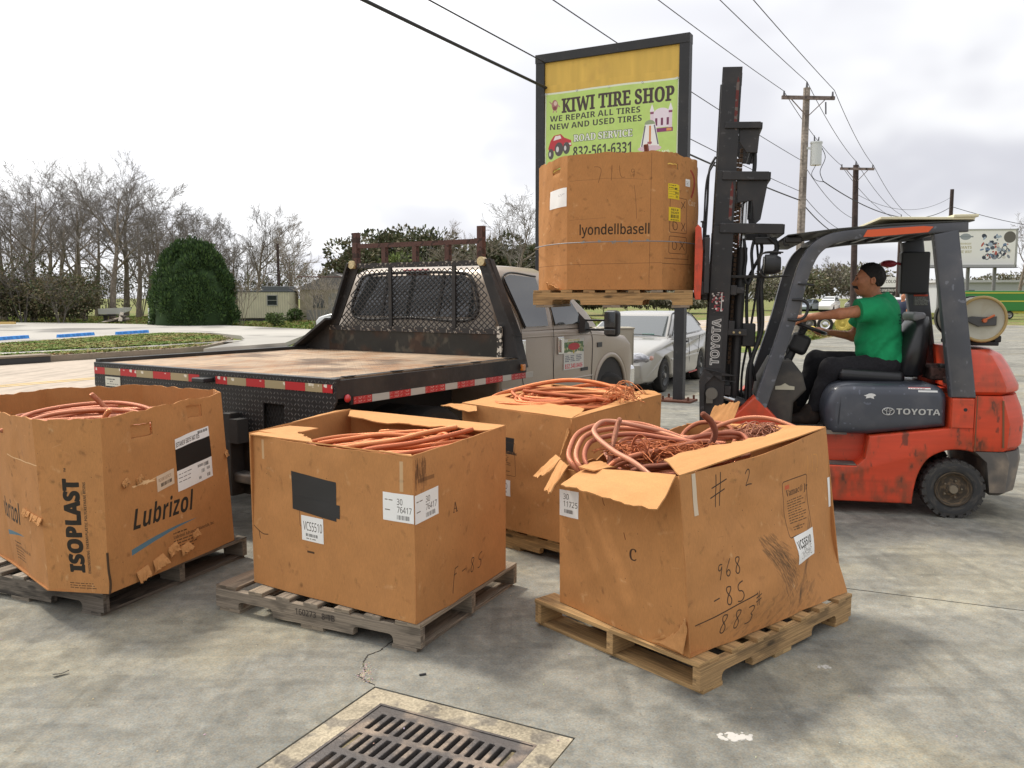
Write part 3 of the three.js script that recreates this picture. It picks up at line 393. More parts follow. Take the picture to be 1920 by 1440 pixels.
{ // crushed open box
  const t = thing('cardboard_box', 'crushed open cardboard box marked 968 in pen with torn folded flaps', 'box');
  const [bN, bL, bR, bK] = [W3(0.727, 3.285, y0), W3(0.232, 3.925, y0), W3(1.655, 4.075, y0), W3(1.13, 4.72, y0)], [tN, tL, tR, tK] = [W3(0.672, 3.31, 0.885), W3(0.222, 3.88, 0.80), W3(1.58, 4.17, 0.948), W3(1.0, 4.74, 0.885)];
  const left = kraft(0.82, 0.76, 41, (x) => { text(x, 'C', 0.50, 0.40, 0.075, 'serif', { fill: 'rgba(60,40,24,0.95)' }); hand(x, [[[0.33, 0.11], [0.335, 0.15], [0.345, 0.16]], [[0.13, 0.12], [0.14, 0.18]], [[0.47, 0.28], [0.48, 0.31]]], 0.004, 'rgba(90,45,20,0.9)'); });
  const right = kraft(1.2, 0.78, 42, (x, w, h) => {
    scrawl(x, '#', 0.20, 0.035, 0.12, 0.0055, 1, 0.1); scrawl(x, '2', 0.43, 0.045, 0.085, 0.0055, 1, 0.1);
    scrawl(x, '968', 0.185, 0.42, 0.075, 0.005, 1.1, 0.12); scrawl(x, '-85', 0.15, 0.53, 0.08, 0.005, 1.2, 0.15); hand(x, [[[0.05, 0.655], [0.42, 0.60]]], 0.005); scrawl(x, '883', 0.17, 0.64, 0.085, 0.005, 1.35, 0.2); scrawl(x, '#', 0.41, 0.595, 0.05, 0.004);
    scrawl(x, '117', 0.95, 0.09, 0.085, 0.003, 0.7, 0.05, 'rgba(214,150,70,0.8)');
    x.strokeStyle = 'rgba(56,38,24,0.9)'; x.lineWidth = 0.004; x.beginPath(); x.roundRect(0.755, 0.175, 0.215, 0.26, 0.015); x.stroke(); x.fillStyle = 'rgba(200,60,40,0.5)'; x.fillRect(0.775, 0.195, 0.04, 0.02);
    text(x, 'Vamac® Jr', 0.785, 0.25, 0.042, 'serif', { sx: 0.85, fill: 'rgba(48,32,22,0.95)' }); lines(x, 0.79, 0.27, 0.14, 10, 0.0115, 6); lines(x, 0.81, 0.395, 0.09, 2, 0.011, 7);
    // black sooty scuff: broken streaks fanning down to the right
    const r = rng(12); for (let i = 0; i < 520; i++) { const a = 0.55 + r() * 0.55, s0 = r() * 0.26, px = 0.50 + r() * 0.12 + s0 * Math.cos(a), py = 0.36 + r() * 0.07 + s0 * Math.sin(a) * 1.25; x.strokeStyle = `rgba(38,30,22,${0.05 + r() * 0.16})`; x.lineWidth = 0.001 + r() * 0.006; x.beginPath(); x.moveTo(px, py); x.lineTo(px + 0.03 * Math.cos(a) + r() * 0.01, py + 0.04 * Math.sin(a)); x.stroke(); }
    for (let i = 0; i < 130; i++) { const q = r(); x.strokeStyle = `rgba(40,32,24,${0.05 + r() * 0.14})`; x.lineWidth = 0.002 + r() * 0.004; const px = 0.93 - 0.14 * q * q + r() * 0.03, py = 0.36 + q * 0.33; x.beginPath(); x.moveTo(px, py); x.lineTo(px - 0.02 * q, py + 0.05); x.stroke(); }
    for (let i = 0; i < 220; i++) { x.fillStyle = `rgba(50,40,30,${0.03 + r() * 0.08})`; x.beginPath(); x.ellipse(0.2 + r() * 0.75, 0.64 + r() * 0.14, 0.004 + r() * 0.03, 0.002 + r() * 0.008, -0.4, 0, 7); x.fill(); }
  });
  const crush = (u, v) => -0.03 * sm(0.25, 0.0, v) * sm(0.7, 0.1, u) + 0.02 * Math.sin(v * 5 + u * 2) * (1 - v) + 0.018 * Math.sin(u * 7 - v * 6) * sm(0.7, 0.2, v);
  const fL = wallFn(bL, bN, tL, tN, 0.018, 5, { topDrop: (u) => -0.01 * Math.sin(u * 3.1), shape: (u, v) => 0.03 * sm(0.6, 0.0, v) * sm(0.6, 1, u) * -1 * (1 - u) }), fR = wallFn(bN, bR, tN, tR, 0.022, 6, { dent: 0.03, shape: crush, topDrop: (u) => -0.018 * Math.sin(u * Math.PI) });
  part('wall', sheet(fL, 36, 30, TH), [left, kraftInside], t); part('wall', sheet(fR, 56, 40, TH), [right, kraftInside], t);
  part('wall', sheet(wallFn(bR, bK, tR, tK, 0.01, 7), 24, 16, TH), [kraftPlain, kraftInside], t); part('wall', sheet(wallFn(bK, bL, tK, tL, 0.012, 8, { topDrop: (u) => 0.05 * (fbm(u * 12, 8, 256, 3) - 0.5) }), 40, 16, TH), [kraftPlain, kraftInside], t);
  bottomOf(t, [bN, bR, bK, bL]);
  sticker(t, fR, 0.068, 0.76, 0.090, 0.995, clearTape, 'tape');
  sticker(t, fR, 0.655, 0.285, 0.815, 0.445, paper(0.19, 0.125, (x) => { text(x, 'VCS5510', 0.012, 0.062, 0.052, 'sans-serif', { sx: 0.72 }); const r = rng(3); for (let i = 0; i < 200; i++) { x.strokeStyle = `rgba(40,34,30,${0.1 + r() * 0.4})`; x.lineWidth = 0.002; const px = 0.03 + r() * 0.12, py = 0.05 + r() * 0.06; x.beginPath(); x.moveTo(px, py); x.lineTo(px + r() * 0.03 - 0.01, py + r() * 0.02 - 0.01); x.stroke(); } }), 'label', 0.0016, 0.01);
  sticker(t, fR, 0.975, 0.52, 0.999, 0.70, paper(0.03, 0.14, () => {}), 'label');
  sticker(t, fL, 0.006, 0.66, 0.19, 0.85, paper(0.15, 0.145, (x) => { text(x, '30', 0.03, 0.05, 0.042, 'sans-serif', { bold: false }); text(x, '11725', 0.03, 0.09, 0.042, 'sans-serif', { bold: false }); barcode(x, 0.04, 0.105, 0.07, 0.02, 5); }), 'label');
  // folded-over flaps
  flap(t, tN.clone().add(V(-0.015, 0.008, 0)), tL.clone().lerp(tN, 0.24).add(V(0, 0.012, 0)), W3(0.215, 3.60, 0.775), W3(0.555, 3.15, 0.795), kraftFlapLit, 0.012, 11);
  flap(t, W3(0.232, 3.90, 0.835), W3(0.262, 3.80, 0.825), W3(0.175, 3.66, 0.735), W3(0.145, 3.76, 0.725), kraftFlapLit, 0.015, 12);
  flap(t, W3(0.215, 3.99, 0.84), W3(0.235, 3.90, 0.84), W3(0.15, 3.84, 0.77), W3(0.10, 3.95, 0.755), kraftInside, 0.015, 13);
  flap(t, W3(0.30, 3.70, 0.845), W3(0.36, 3.62, 0.845), W3(0.47, 3.70, 0.852), W3(0.38, 3.78, 0.852), kraftFlapLit, 0.005, 14);
  flap(t, tR, tN, W3(0.66, 3.52, 0.897), W3(1.42, 4.20, 0.945), kraftFlapLit, 0.016, 15, 'flap', 0.03);
  flap(t, tK, tR, W3(1.42, 4.12, 0.925), W3(1.13, 4.62, 0.905), kraftFlapLit, 0.02, 16);
  flap(t, W3(1.09, 4.66, 0.885), W3(1.22, 4.60, 0.90), W3(1.28, 4.66, 1.02), W3(1.14, 4.70, 0.99), kraftFlapLit, 0.006, 17);
  flap(t, W3(0.70, 3.275, 0.16), W3(0.60, 3.43, 0.15), W3(0.64, 3.36, 0.20), W3(0.72, 3.275, 0.31), kraftPlain, 0.03, 18, 'torn_corner');
}
{ // rear box
  const t = thing('cardboard_box', 'cardboard box heaped with bright orange copper coils beside the truck', 'box');
  const [bN, bL, bR, bK] = [W3(0.35, 4.84, y0), W3(-0.325, 5.52, y0), W3(1.03, 5.80, y0), W3(0.30, 6.44, y0)], [tN, tL, tR, tK] = [W3(0.346, 4.82, 0.897), W3(-0.33, 5.5, 0.902), W3(1.042, 5.8, 0.925), W3(0.27, 6.47, 0.922)];
  const front = kraft(0.96, 0.76, 51, (x) => { x.fillStyle = 'rgba(26,24,24,0.95)'; x.fillRect(0.33, 0.17, 0.17, 0.085); const r = rng(3); for (let i = 0; i < 60; i++) { x.fillStyle = 'rgba(30,26,24,0.5)'; x.fillRect(0.32 + r() * 0.18, 0.25 + r() * 0.02, 0.03, 0.004); } x.strokeStyle = 'rgba(70,45,25,0.8)'; x.lineWidth = 0.003; x.beginPath(); x.roundRect(0.30, 0.20, 0.21, 0.21, 0.01); x.stroke(); lines(x, 0.34, 0.28, 0.12, 6, 0.012, 3); lines(x, 0.36, 0.37, 0.09, 2, 0.012, 4); });
  const side = kraft(1.2, 0.76, 52);
  const fF = wallFn(bL, bN, tL, tN, 0.015, 11), fR = wallFn(bN, bR, tN, tR, 0.012, 12);
  part('wall', sheet(fF, 32, 22, TH), [front, kraftInside], t); part('wall', sheet(fR, 32, 22, TH), [side, kraftInside], t);
  part('wall', sheet(wallFn(bR, bK, tR, tK, 0.01, 13), 16, 10, TH), [kraftPlain, kraftInside], t); part('wall', sheet(wallFn(bK, bL, tK, tL, 0.01, 14), 16, 10, TH), [kraftPlain, kraftInside], t);
  bottomOf(t, [bN, bR, bK, bL]);
  sticker(t, fF, 0.30, 0.285, 0.485, 0.42, paper(0.18, 0.105, (x) => { text(x, 'VCS5510', 0.01, 0.06, 0.05, 'sans-serif', { sx: 0.75, bold: false }); barcode(x, 0.02, 0.072, 0.13, 0.013, 4); }));
  flap(t, tN, tL, W3(-0.12, 5.62, 0.925), W3(0.44, 5.05, 0.935), kraftFlapLit, 0.014, 21);
  flap(t, tL.clone().add(V(0.1, 0, 0.12)), tL, W3(-0.475, 5.52, 0.895), W3(-0.22, 5.22, 0.888), kraftFlapLit, 0.012, 22);
  flap(t, tR, tN, W3(0.47, 5.1, 0.915), W3(0.98, 6.0, 0.93), kraftFlapLit, 0.014, 23);
  flap(t, tK, tR, W3(0.93, 5.75, 0.945), W3(0.32, 6.25, 0.94), kraftFlapLit, 0.012, 24); flap(t, tL, tK, W3(0.33, 6.33, 0.935), W3(-0.22, 5.52, 0.91), kraftFlapLit, 0.01, 25);
  flap(t, W3(0.33, 4.83, 0.85), W3(0.335, 4.815, 0.82), W3(0.285, 4.84, 0.66), W3(0.27, 4.86, 0.66), kraftFlapLit, 0.01, 26, 'torn_strip');
}
function octBox(t, ring, yb, yt, mats, opt) {   // ring: [[x, d, bottomShiftX, bottomShiftD], ...] in order; mats per face
  const fns = [], n = ring.length;
  for (let i = 0; i < n; i++) {
    const a = ring[i], b = ring[(i + 1) % n], P = (q, y, k) => opt.world(q[0] + (k ? q[2] || 0 : 0), y, q[1] + (k ? q[3] || 0 : 0));
    const f = wallFn(P(a, yb, 1), P(b, yb, 1), P(a, yt(i), 0), P(b, yt((i + 1) % n), 0), opt.bow ?? 0.012, 30 + i + opt.seed, { dent: opt.dent ?? 0.012, topDrop: (u) => opt.rag * 2 * (fbm((i + u) * 9, opt.seed, 256, 4) - 0.5), botDrop: (u) => (opt.sag || 0) * 2 * (fbm((i + u) * 4, opt.seed + 9, 256, 3) - 0.5) });
    fns.push(f); part('wall', sheet(f, 30, 26, TH, 1, opt.holes && opt.holes[i]), [mats[i] || kraftPlain, kraftInside], t);
  }
  return fns;
}
{ // octagonal printed box at the left
  const t = thing('cardboard_box', 'octagonal cardboard box printed ISOPLAST up one corner panel', 'box');
  const stripe = (x) => { x.fillStyle = 'rgba(86,122,140,0.95)'; x.beginPath(); x.moveTo(0, 0.012); x.quadraticCurveTo(0.24, -0.034, 0.50, -0.030); x.quadraticCurveTo(0.24, -0.010, 0.0, 0.042); x.closePath(); x.fill(); };
  const logo = (x, px, py, k) => { x.save(); x.translate(px, py); x.scale(k, k); text(x, 'Lubrizol', 0, 0, 0.148, 'sans-serif', { italic: true, sx: 0.80, fill: '#2c261c' }); x.translate(-0.01, 0.085); stripe(x); x.restore(); };
  const small = (x, px, py, s) => { lines(x, px, py, 0.13, 1, 0.02, s, 'rgba(50,38,24,0.8)', 0.007); text(x, 'Lubrizol Advanced Materials, Inc.', px, py + 0.034, 0.022, 'serif', { sx: 0.9, fill: 'rgba(46,34,22,0.95)' }); lines(x, px, py + 0.044, 0.19, 4, 0.017, s + 1, 'rgba(50,38,24,0.7)', 0.006); };
  const main = kraft(0.97, 0.88, 61, (x) => { logo(x, 0.165, 0.605, 1.0); small(x, 0.46, 0.70, 3); const r = rng(4); for (let i = 0; i < 8; i++) { hand(x, [[[0.14 + r() * 0.2, 0.37 + r() * 0.02], [0.2 + r() * 0.2, 0.362 + r() * 0.02]]], 0.006, 'rgba(236,200,150,0.8)'); } }, 1.3);
  const narrow = kraft(0.36, 0.88, 62, (x) => { text(x, 'ISOPLAST', 0.225, 0.775, 0.112, 'sans-serif', { rot: -Math.PI / 2, sx: 0.94, fill: '#2a241b', stroke: '#2a241b', lw: 0.009 }); text(x, '™', 0.175, 0.265, 0.03, 'sans-serif', { rot: -Math.PI / 2 }); text(x, 'ENGINEERING THERMOPLASTIC POLYURETHANE RESINS', 0.262, 0.78, 0.021, 'sans-serif', { rot: -Math.PI / 2, sx: 0.83, fill: '#2a241b' }); lines(x, 0.13, 0.83, 0.16, 3, 0.012, 8); }, 1.2);
  const left = kraft(0.78, 0.88, 63, (x) => { logo(x, -0.12, 0.60, 1.08); small(x, 0.14, 0.72, 6); hand(x, [[[0.3, 0.22], [0.5, 0.235], [0.78, 0.235]]], 0.004, 'rgba(238,205,158,0.9)'); }, 1.3);
  const edge = kraft(0.28, 0.88, 64, (x) => { text(x, 'ISOPLAST', 0.17, 0.80, 0.08, 'sans-serif', { rot: -Math.PI / 2, fill: '#2a241b' }); });
  const ring = [[-2.86, 4.52, 0.10, 0.0], [-2.375, 4.10, 0.05, -0.02], [-2.0, 4.03, 0.0, 0.0], [-1.735, 4.96, 0.05, 0.0], [-1.85, 5.17], [-2.42, 5.46], [-3.0, 5.34], [-3.2, 4.9]], ty = [0.99, 1.0, 1.012, 1.035, 1.03, 1.027, 1.02, 1.0];
  const f = octBox(t, ring, y0, (i) => ty[i], [left, narrow, main, edge], { world: (x, y, d) => V(x, y, -d), rag: 0.012, seed: 3, bow: 0.008, sag: 0.0, holes: { 2: [[0.20, 0.846, 0.367, 0.923], [0.667, 0.884, 0.80, 0.962]] } });
  bottomOf(t, ring.map((q) => W3(q[0] + (q[2] || 0) * 0.8, q[1] + (q[3] || 0), 0)));
  sticker(t, f[2], 0.535, 0.465, 0.845, 0.795, paper(0.30, 0.28, (x) => { x.fillStyle = '#171310'; x.fillRect(0, 0.055, 0.3, 0.115); text(x, 'ESTANE® 58315 NAT 035', 0.005, 0.045, 0.034, 'sans-serif', { sx: 0.52 }); barcode(x, 0.2, 0.008, 0.045, 0.014, 3); barcode(x, 0.25, 0.008, 0.04, 0.014, 6); barcode(x, 0.17, 0.185, 0.05, 0.014, 7); barcode(x, 0.225, 0.185, 0.05, 0.02, 8); barcode(x, 0.2, 0.215, 0.035, 0.02, 9); barcode(x, 0.25, 0.215, 0.03, 0.015, 10); barcode(x, 0.175, 0.25, 0.02, 0.014, 11); barcode(x, 0.25, 0.25, 0.03, 0.018, 12); lines(x, 0.01, 0.19, 0.1, 3, 0.02, 4, 'rgba(60,60,60,0.7)', 0.004); }), 'label', 0.0018, 0.03);
  sticker(t, f[2], 0.37, 0.50, 0.51, 0.595, paper(0.135, 0.08, (x) => { text(x, 'R208107C1', 0.012, 0.034, 0.022, 'sans-serif', { sx: 0.9, bold: false, fill: '#7a5a44' }); barcode(x, 0.03, 0.045, 0.09, 0.018, 3); }, '#d9c3a8'), 'label', 0.0018, 0.02);
  const wh = paper(0.09, 0.12, (x) => { lines(x, 0.01, 0.02, 0.06, 5, 0.02, 3, 'rgba(90,90,90,0.6)'); }, '#d9dbd8'); sticker(t, f[3], 0.15, 0.74, 0.75, 0.87, wh); sticker(t, f[3], 0.35, 0.46, 0.95, 0.62, wh);
  // hand slots, pushed in
  for (const [u0, v0, u1, v1] of [[0.205, 0.848, 0.362, 0.920], [0.672, 0.886, 0.795, 0.958]]) sticker(t, f[2], u0, v0, u1, v1, kraftPlain, 'hand_slot_tab', -0.011);
  // torn paper curls and the split corner
  const r = rng(44); for (const [u, v, s] of [[0.30, 0.09, 0.10], [0.42, 0.13, 0.09], [0.52, 0.10, 0.08], [0.18, 0.06, 0.10], [0.22, 0.605, 0.05], [0.12, 0.61, 0.05], [0.98, 0.60, 0.05], [0.62, 0.16, 0.06]]) { const p = f[2](u, v), q = f[2](Math.min(1, u + s * 0.8), v + 0.02), n = V(0.9, 0.1, 0.35); flap(t, p, q, q.clone().add(V(0, -s * 0.5, 0)).addScaledVector(n, s * 0.45), p.clone().add(V(0, -s * 0.6, 0)).addScaledVector(n, s * 0.2), kraftFlapLit, 0.012, u * 30, 'torn_paper', 0.010); }
  for (const [u, v] of [[0.62, 0.44], [0.70, 0.435], [0.78, 0.43], [0.86, 0.428], [0.94, 0.425]]) { const p = f[0](u, v), q = f[0](u + 0.07, v - 0.003), n = V(-0.5, 0.05, 0.8); flap(t, p, q, q.clone().add(V(0, -0.02 - r() * 0.02, 0)).addScaledVector(n, 0.015), p.clone().add(V(0, -0.02 - r() * 0.02, 0)).addScaledVector(n, 0.012), kraftFlapLit, 0.006, u * 50, 'torn_paper', 0.006); }
  part('split_corner', tube([f[2](0.004, 0.0), f[2](0.012, 0.06), f[2](0.004, 0.13), f[2](0.0, 0.24)].map((p) => p.add(V(0.002, 0, 0.003))), 0.006, 16, 5), std({ color: lin(0.07, 0.04, 0.02), roughness: 1 }), t);
}
// ---------------------------------------------------------------- copper
const strand = scaled(dataTex(64, 64, (u, v) => { const k = 128 + 120 * Math.sin((u * 3 + v * 8) * 6.2832); return [k, k, k]; }, false), 60, 1), copper = (r, g, b, ro) => std({ color: lin(r, g, b), metalness: 0.55, roughness: ro, bumpMap: strand, bumpScale: 0.0015 });
const CU = [copper(0.54, 0.20, 0.11, 0.40), copper(0.62, 0.25, 0.14, 0.38), copper(0.42, 0.145, 0.085, 0.46), copper(0.60, 0.27, 0.17, 0.42)], CUD = copper(0.28, 0.10, 0.06, 0.55), CUO = [copper(0.70, 0.23, 0.09, 0.38), copper(0.78, 0.31, 0.13, 0.36), copper(0.58, 0.17, 0.075, 0.42)];
function cable(pts, r, mat, label, group) { const v = pts.map((p) => V(...p)), g = new THREE.TubeGeometry(new THREE.CatmullRomCurve3(v), Math.max(24, pts.length * 9), r, 8), caps = [v[0], v[v.length - 1]].map((p) => new THREE.SphereGeometry(r * 0.99, 8, 6).translate(p.x, p.y, p.z)); return tag(part('copper_cable', merge(g, ...caps), mat), label, 'cable', group); }
// open loops lying in a heap: centre, half-axes, turn, height
function coil(cx, cd, rx, rd, y, turn, span, seed, r, mat, label, group, lift = 0.02) { const q = rng(seed), pts = [], n = 14, a0 = q() * 6.3; for (let i = 0; i <= n; i++) { const a = a0 + (span * i) / n, x = rx * Math.cos(a) * (1 + 0.06 * Math.sin(a * 3 + seed)), d = rd * Math.sin(a) * (1 + 0.05 * Math.cos(a * 2 + seed)); pts.push([cx + x * Math.cos(turn) - d * Math.sin(turn), y + lift * (Math.sin(a * 2 + seed) * 0.6 + (q() - 0.5) * 0.5), -(cd + x * Math.sin(turn) + d * Math.cos(turn))]); } return cable(pts, r, mat, label, group); }
{
  const gC = 'copper cables heaped in the crushed box', lC = 'thick copper cable looping in the crushed open box';
  const hero = [
    [[0.42, 0.72, -3.78], [0.271, 0.850, -3.75], [0.285, 0.905, -3.95], [0.345, 0.943, -4.1], [0.486, 0.968, -4.2], [0.649, 0.963, -4.2], [0.775, 0.930, -4.15], [0.872, 0.898, -4.1], [0.955, 0.881, -4.0], [1.05, 0.83, -3.9]],
    [[0.44, 0.71, -3.76], [0.30, 0.850, -3.74], [0.317, 0.914, -3.9], [0.388, 0.941, -4.05], [0.548, 0.949, -4.15], [0.713, 0.938, -4.1], [0.851, 0.907, -4.0], [1.0, 0.85, -3.95]],
    [[0.47, 0.70, -3.74], [0.335, 0.850, -3.74], [0.352, 0.916, -3.85], [0.448, 0.930, -4.0], [0.60, 0.936, -4.05], [0.774, 0.918, -4.0], [0.943, 0.898, -3.95], [1.1, 0.84, -3.98]],
    [[0.60, 0.84, -3.47], [0.528, 0.892, -3.55], [0.454, 0.918, -3.7], [0.397, 0.953, -3.85], [0.399, 0.972, -4.0], [0.462, 0.992, -4.1], [0.607, 0.972, -4.1], [0.793, 0.925, -4.1], [0.95, 0.85, -4.15]],
    [[0.92, 0.80, -4.4], [0.928, 0.859, -4.5], [1.025, 0.915, -4.55], [1.159, 0.914, -4.5], [1.187, 0.875, -4.4], [1.15, 0.83, -4.3]],
    [[0.85, 0.80, -4.2], [0.943, 0.860, -4.3], [1.117, 0.925, -4.42], [1.273, 0.957, -4.46], [1.38, 0.957, -4.42], [1.468, 0.930, -4.30], [1.50, 0.915, -4.26]],
    [[0.75, 0.87, -3.95], [0.851, 0.915, -4.0], [1.004, 0.930, -4.1], [1.150, 0.918, -4.15], [1.16, 0.885, -4.05], [1.09, 0.875, -3.98], [0.945, 0.870, -3.85], [0.85, 0.83, -3.75]],
    [[0.60, 0.84, -3.95], [0.697, 0.886, -4.0], [0.899, 0.911, -4.1], [1.097, 0.907, -4.15], [1.25, 0.892, -4.2], [1.27, 0.88, -4.12], [1.150, 0.88, -4.0], [0.982, 0.878, -3.9]],
    [[0.42, 0.82, -3.74], [0.47, 0.87, -3.71], [0.55, 0.893, -3.71], [0.736, 0.914, -3.8], [0.943, 0.915, -3.95], [0.985, 0.895, -3.9], [0.873, 0.875, -3.75], [0.75, 0.86, -3.66]],
    [[0.43, 0.81, -3.78], [0.50, 0.85, -3.76], [0.63, 0.873, -3.78], [0.8, 0.88, -3.85], [0.95, 0.86, -3.95]],
    [[0.58, 0.85, -3.58], [0.66, 0.866, -3.58], [0.781, 0.873, -3.62], [0.920, 0.877, -3.7], [1.05, 0.87, -3.85]],
    [[1.0, 0.85, -4.0], [1.164, 0.880, -4.1], [1.273, 0.893, -4.2], [1.330, 0.902, -4.3], [1.318, 0.905, -4.4], [1.22, 0.88, -4.45]]];
  hero.forEach((p, i) => cable(p, 0.0122, CU[i % 4], lC, gC));
  cable([[0.454, 0.80, -3.87], [0.484, 0.936, -3.92], [0.505, 1.0, -3.95], [0.512, 1.02, -3.95]], 0.013, CU[3], 'copper cable end standing upright with a split tip in the crushed box');
  cable([[0.84, 0.85, -3.9], [0.907, 0.874, -3.92], [0.948, 0.919, -3.92], [0.958, 0.970, -3.91], [0.935, 1.021, -3.9], [0.895, 1.056, -3.88]], 0.0155, CUD, 'dark brown copper cable hooked upright above the crushed box');
  cable([[0.53, 0.84, -3.63], [0.58, 0.870, -3.57], [0.66, 0.880, -3.55], [0.791, 0.886, -3.6], [0.993, 0.887, -3.76]], 0.0125, CUD, 'dark tarnished cable lying along the front of the crushed box');
  for (let i = 0; i < 20; i++) { const q = rng(200 + i); coil(0.86 + (q() - 0.5) * 0.26, 4.0 + (q() - 0.5) * 0.3, 0.20 + q() * 0.18, 0.14 + q() * 0.16, 0.82 + q() * 0.055, 0.7, 3 + q() * 3, 210 + i, 0.0085 + q() * 0.003, CU[i % 4], lC, gC, 0.012); }
  // thin wires
  const wire = (n, seed, c, sx, sd, y, h, name, label, mat) => { const q = rng(seed), gs = []; for (let i = 0; i < n; i++) { const a = q() * 6.3, x = c[0] + (q() - 0.5) * sx, d = c[1] + (q() - 0.5) * sd, l = 0.05 + q() * 0.11, b = (q() - 0.5) * 1.6; const pts = [0, 1, 2, 3].map((k) => V(x + Math.cos(a + b * k * 0.35) * l * (k - 1.5) / 1.5, y + h * q() * (k === 1 || k === 2 ? 1 : 0.45), -(d + Math.sin(a + b * k * 0.35) * l * (k - 1.5) / 1.5))); gs.push(new THREE.TubeGeometry(new THREE.CatmullRomCurve3(pts), 10, 0.0022 + q() * 0.0016, 5)); } const m = part(name, merge(gs), mat); tag(m, label, 'wire', null, 'stuff'); };
  wire(120, 31, [0.72, 3.83], 0.46, 0.20, 0.868, 0.065, 'copper_wire_tangle', 'tangle of thin bright copper wire in the crushed box', CUO[0]);
  wire(34, 33, [1.28, 4.27], 0.13, 0.10, 0.90, 0.06, 'copper_wire_tangle', 'frayed pinkish wire bundle at the back of the crushed box', CU[3]);
  { const gs = []; for (const [dx, h, w] of [[0, 0.11, 0.028], [0.012, 0.085, 0.02], [-0.008, 0.07, 0.018], [0.004, 0.125, 0.04], [0.018, 0.06, 0.015]]) { const a = V(0.56 + dx, 0.86, -3.74), b = V(0.575 + dx, 0.86, -3.73); gs.push(tube([a, a.clone().add(V(-w * 0.5, h * 0.7, 0)), a.clone().add(V(w * 0.3, h, 0)), b.clone().add(V(w, h * 0.7, 0.01)), b], 0.0032, 24, 5)); } tag(part('copper_wire_loop', merge(gs), CUO[2]), 'upright loops of thin reddish copper wire in the crushed box', 'wire'); }
  const gB = 'copper cables lying in the box with the black patch', lB = 'bright copper cable lying in the box with the black patch';
  [[[-1.15, 0.80, -4.3], [-1.054, 0.834, -4.3], [-0.869, 0.859, -4.35], [-0.68, 0.874, -4.4], [-0.476, 0.873, -4.35]], [[-0.95, 0.83, -4.1], [-0.82, 0.859, -4.12], [-0.596, 0.879, -4.2], [-0.443, 0.903, -4.3], [-0.30, 0.915, -4.40]], [[-0.8, 0.84, -4.0], [-0.697, 0.865, -4.02], [-0.502, 0.88, -4.1], [-0.329, 0.897, -4.23], [-0.212, 0.912, -4.34]], [[-1.0, 0.82, -4.2], [-0.921, 0.842, -4.2], [-0.713, 0.859, -4.25], [-0.561, 0.865, -4.35], [-0.474, 0.868, -4.6], [-0.371, 0.868, -4.8]], [[-1.02, 0.81, -4.35], [-0.8, 0.83, -4.4], [-0.6, 0.85, -4.5], [-0.35, 0.86, -4.6]], [[-0.75, 0.83, -3.98], [-0.55, 0.85, -3.97], [-0.38, 0.862, -4.05], [-0.25, 0.865, -4.2], [-0.18, 0.86, -4.4]]].forEach((p, i) => cable(p, 0.0128, CUO[i % 3], lB, gB));
  for (let i = 0; i < 20; i++) { const q = rng(300 + i); coil(-0.58 + (q() - 0.5) * 0.26, 4.34 + (q() - 0.5) * 0.24, 0.27 + q() * 0.13, 0.18 + q() * 0.12, 0.785 + q() * 0.08, 0.55, 2 + q() * 3, 310 + i, 0.0085 + q() * 0.003, CUO[i % 3], lB, gB, 0.012); }
  const gD = 'copper coils heaped in the box beside the truck', lD = 'bright orange copper cable coiled in the box beside the truck';
  [[[-0.2, 0.86, -5.8], [-0.114, 0.908, -5.9], [0.0, 0.933, -6.0], [0.154, 0.973, -6.0], [0.384, 1.008, -6.0], [0.567, 1.006, -5.9], [0.730, 0.975, -5.7], [0.758, 0.93, -5.5]], [[0.15, 0.92, -5.32], [0.069, 0.925, -5.4], [0.053, 0.944, -5.5], [0.146, 0.964, -5.7], [0.372, 0.972, -5.8], [0.621, 0.957, -5.7], [0.790, 0.932, -5.6]], [[0.083, 0.975, -5.6], [0.282, 0.964, -5.5], [0.485, 0.955, -5.4], [0.62, 0.945, -5.32]], [[0.4, 0.95, -6.0], [0.538, 0.972, -6.0], [0.730, 0.968, -6.0], [0.851, 0.952, -5.9], [0.828, 0.94, -5.8], [0.7, 0.94, -5.65]], [[0.0, 0.93, -5.6], [0.25, 0.955, -5.62], [0.5, 0.965, -5.6], [0.72, 0.95, -5.62]], [[0.12, 0.93, -5.35], [0.35, 0.94, -5.3], [0.5, 0.945, -5.33], [0.65, 0.94, -5.5]]].forEach((p, i) => cable(p, i === 0 ? 0.0155 : 0.0125, CUO[i % 3], lD, gD));
  for (let i = 0; i < 22; i++) { const q = rng(400 + i); coil(0.37 + (q() - 0.5) * 0.2, 5.64 + (q() - 0.5) * 0.2, 0.32 + q() * 0.17, 0.18 + q() * 0.17, 0.885 + q() * 0.065, 0.8, 3 + q() * 3, 410 + i, 0.009 + q() * 0.003, CUO[i % 3], lD, gD, 0.012); }
  wire(26, 35, [0.72, 5.40], 0.12, 0.1, 0.93, 0.13, 'copper_wire_tangle', 'wisps of thin copper wire on the box beside the truck', CUO[1]);
  const gA = 'copper cables lying in the octagonal box', lA = 'pinkish copper cable coiled in the octagonal box';
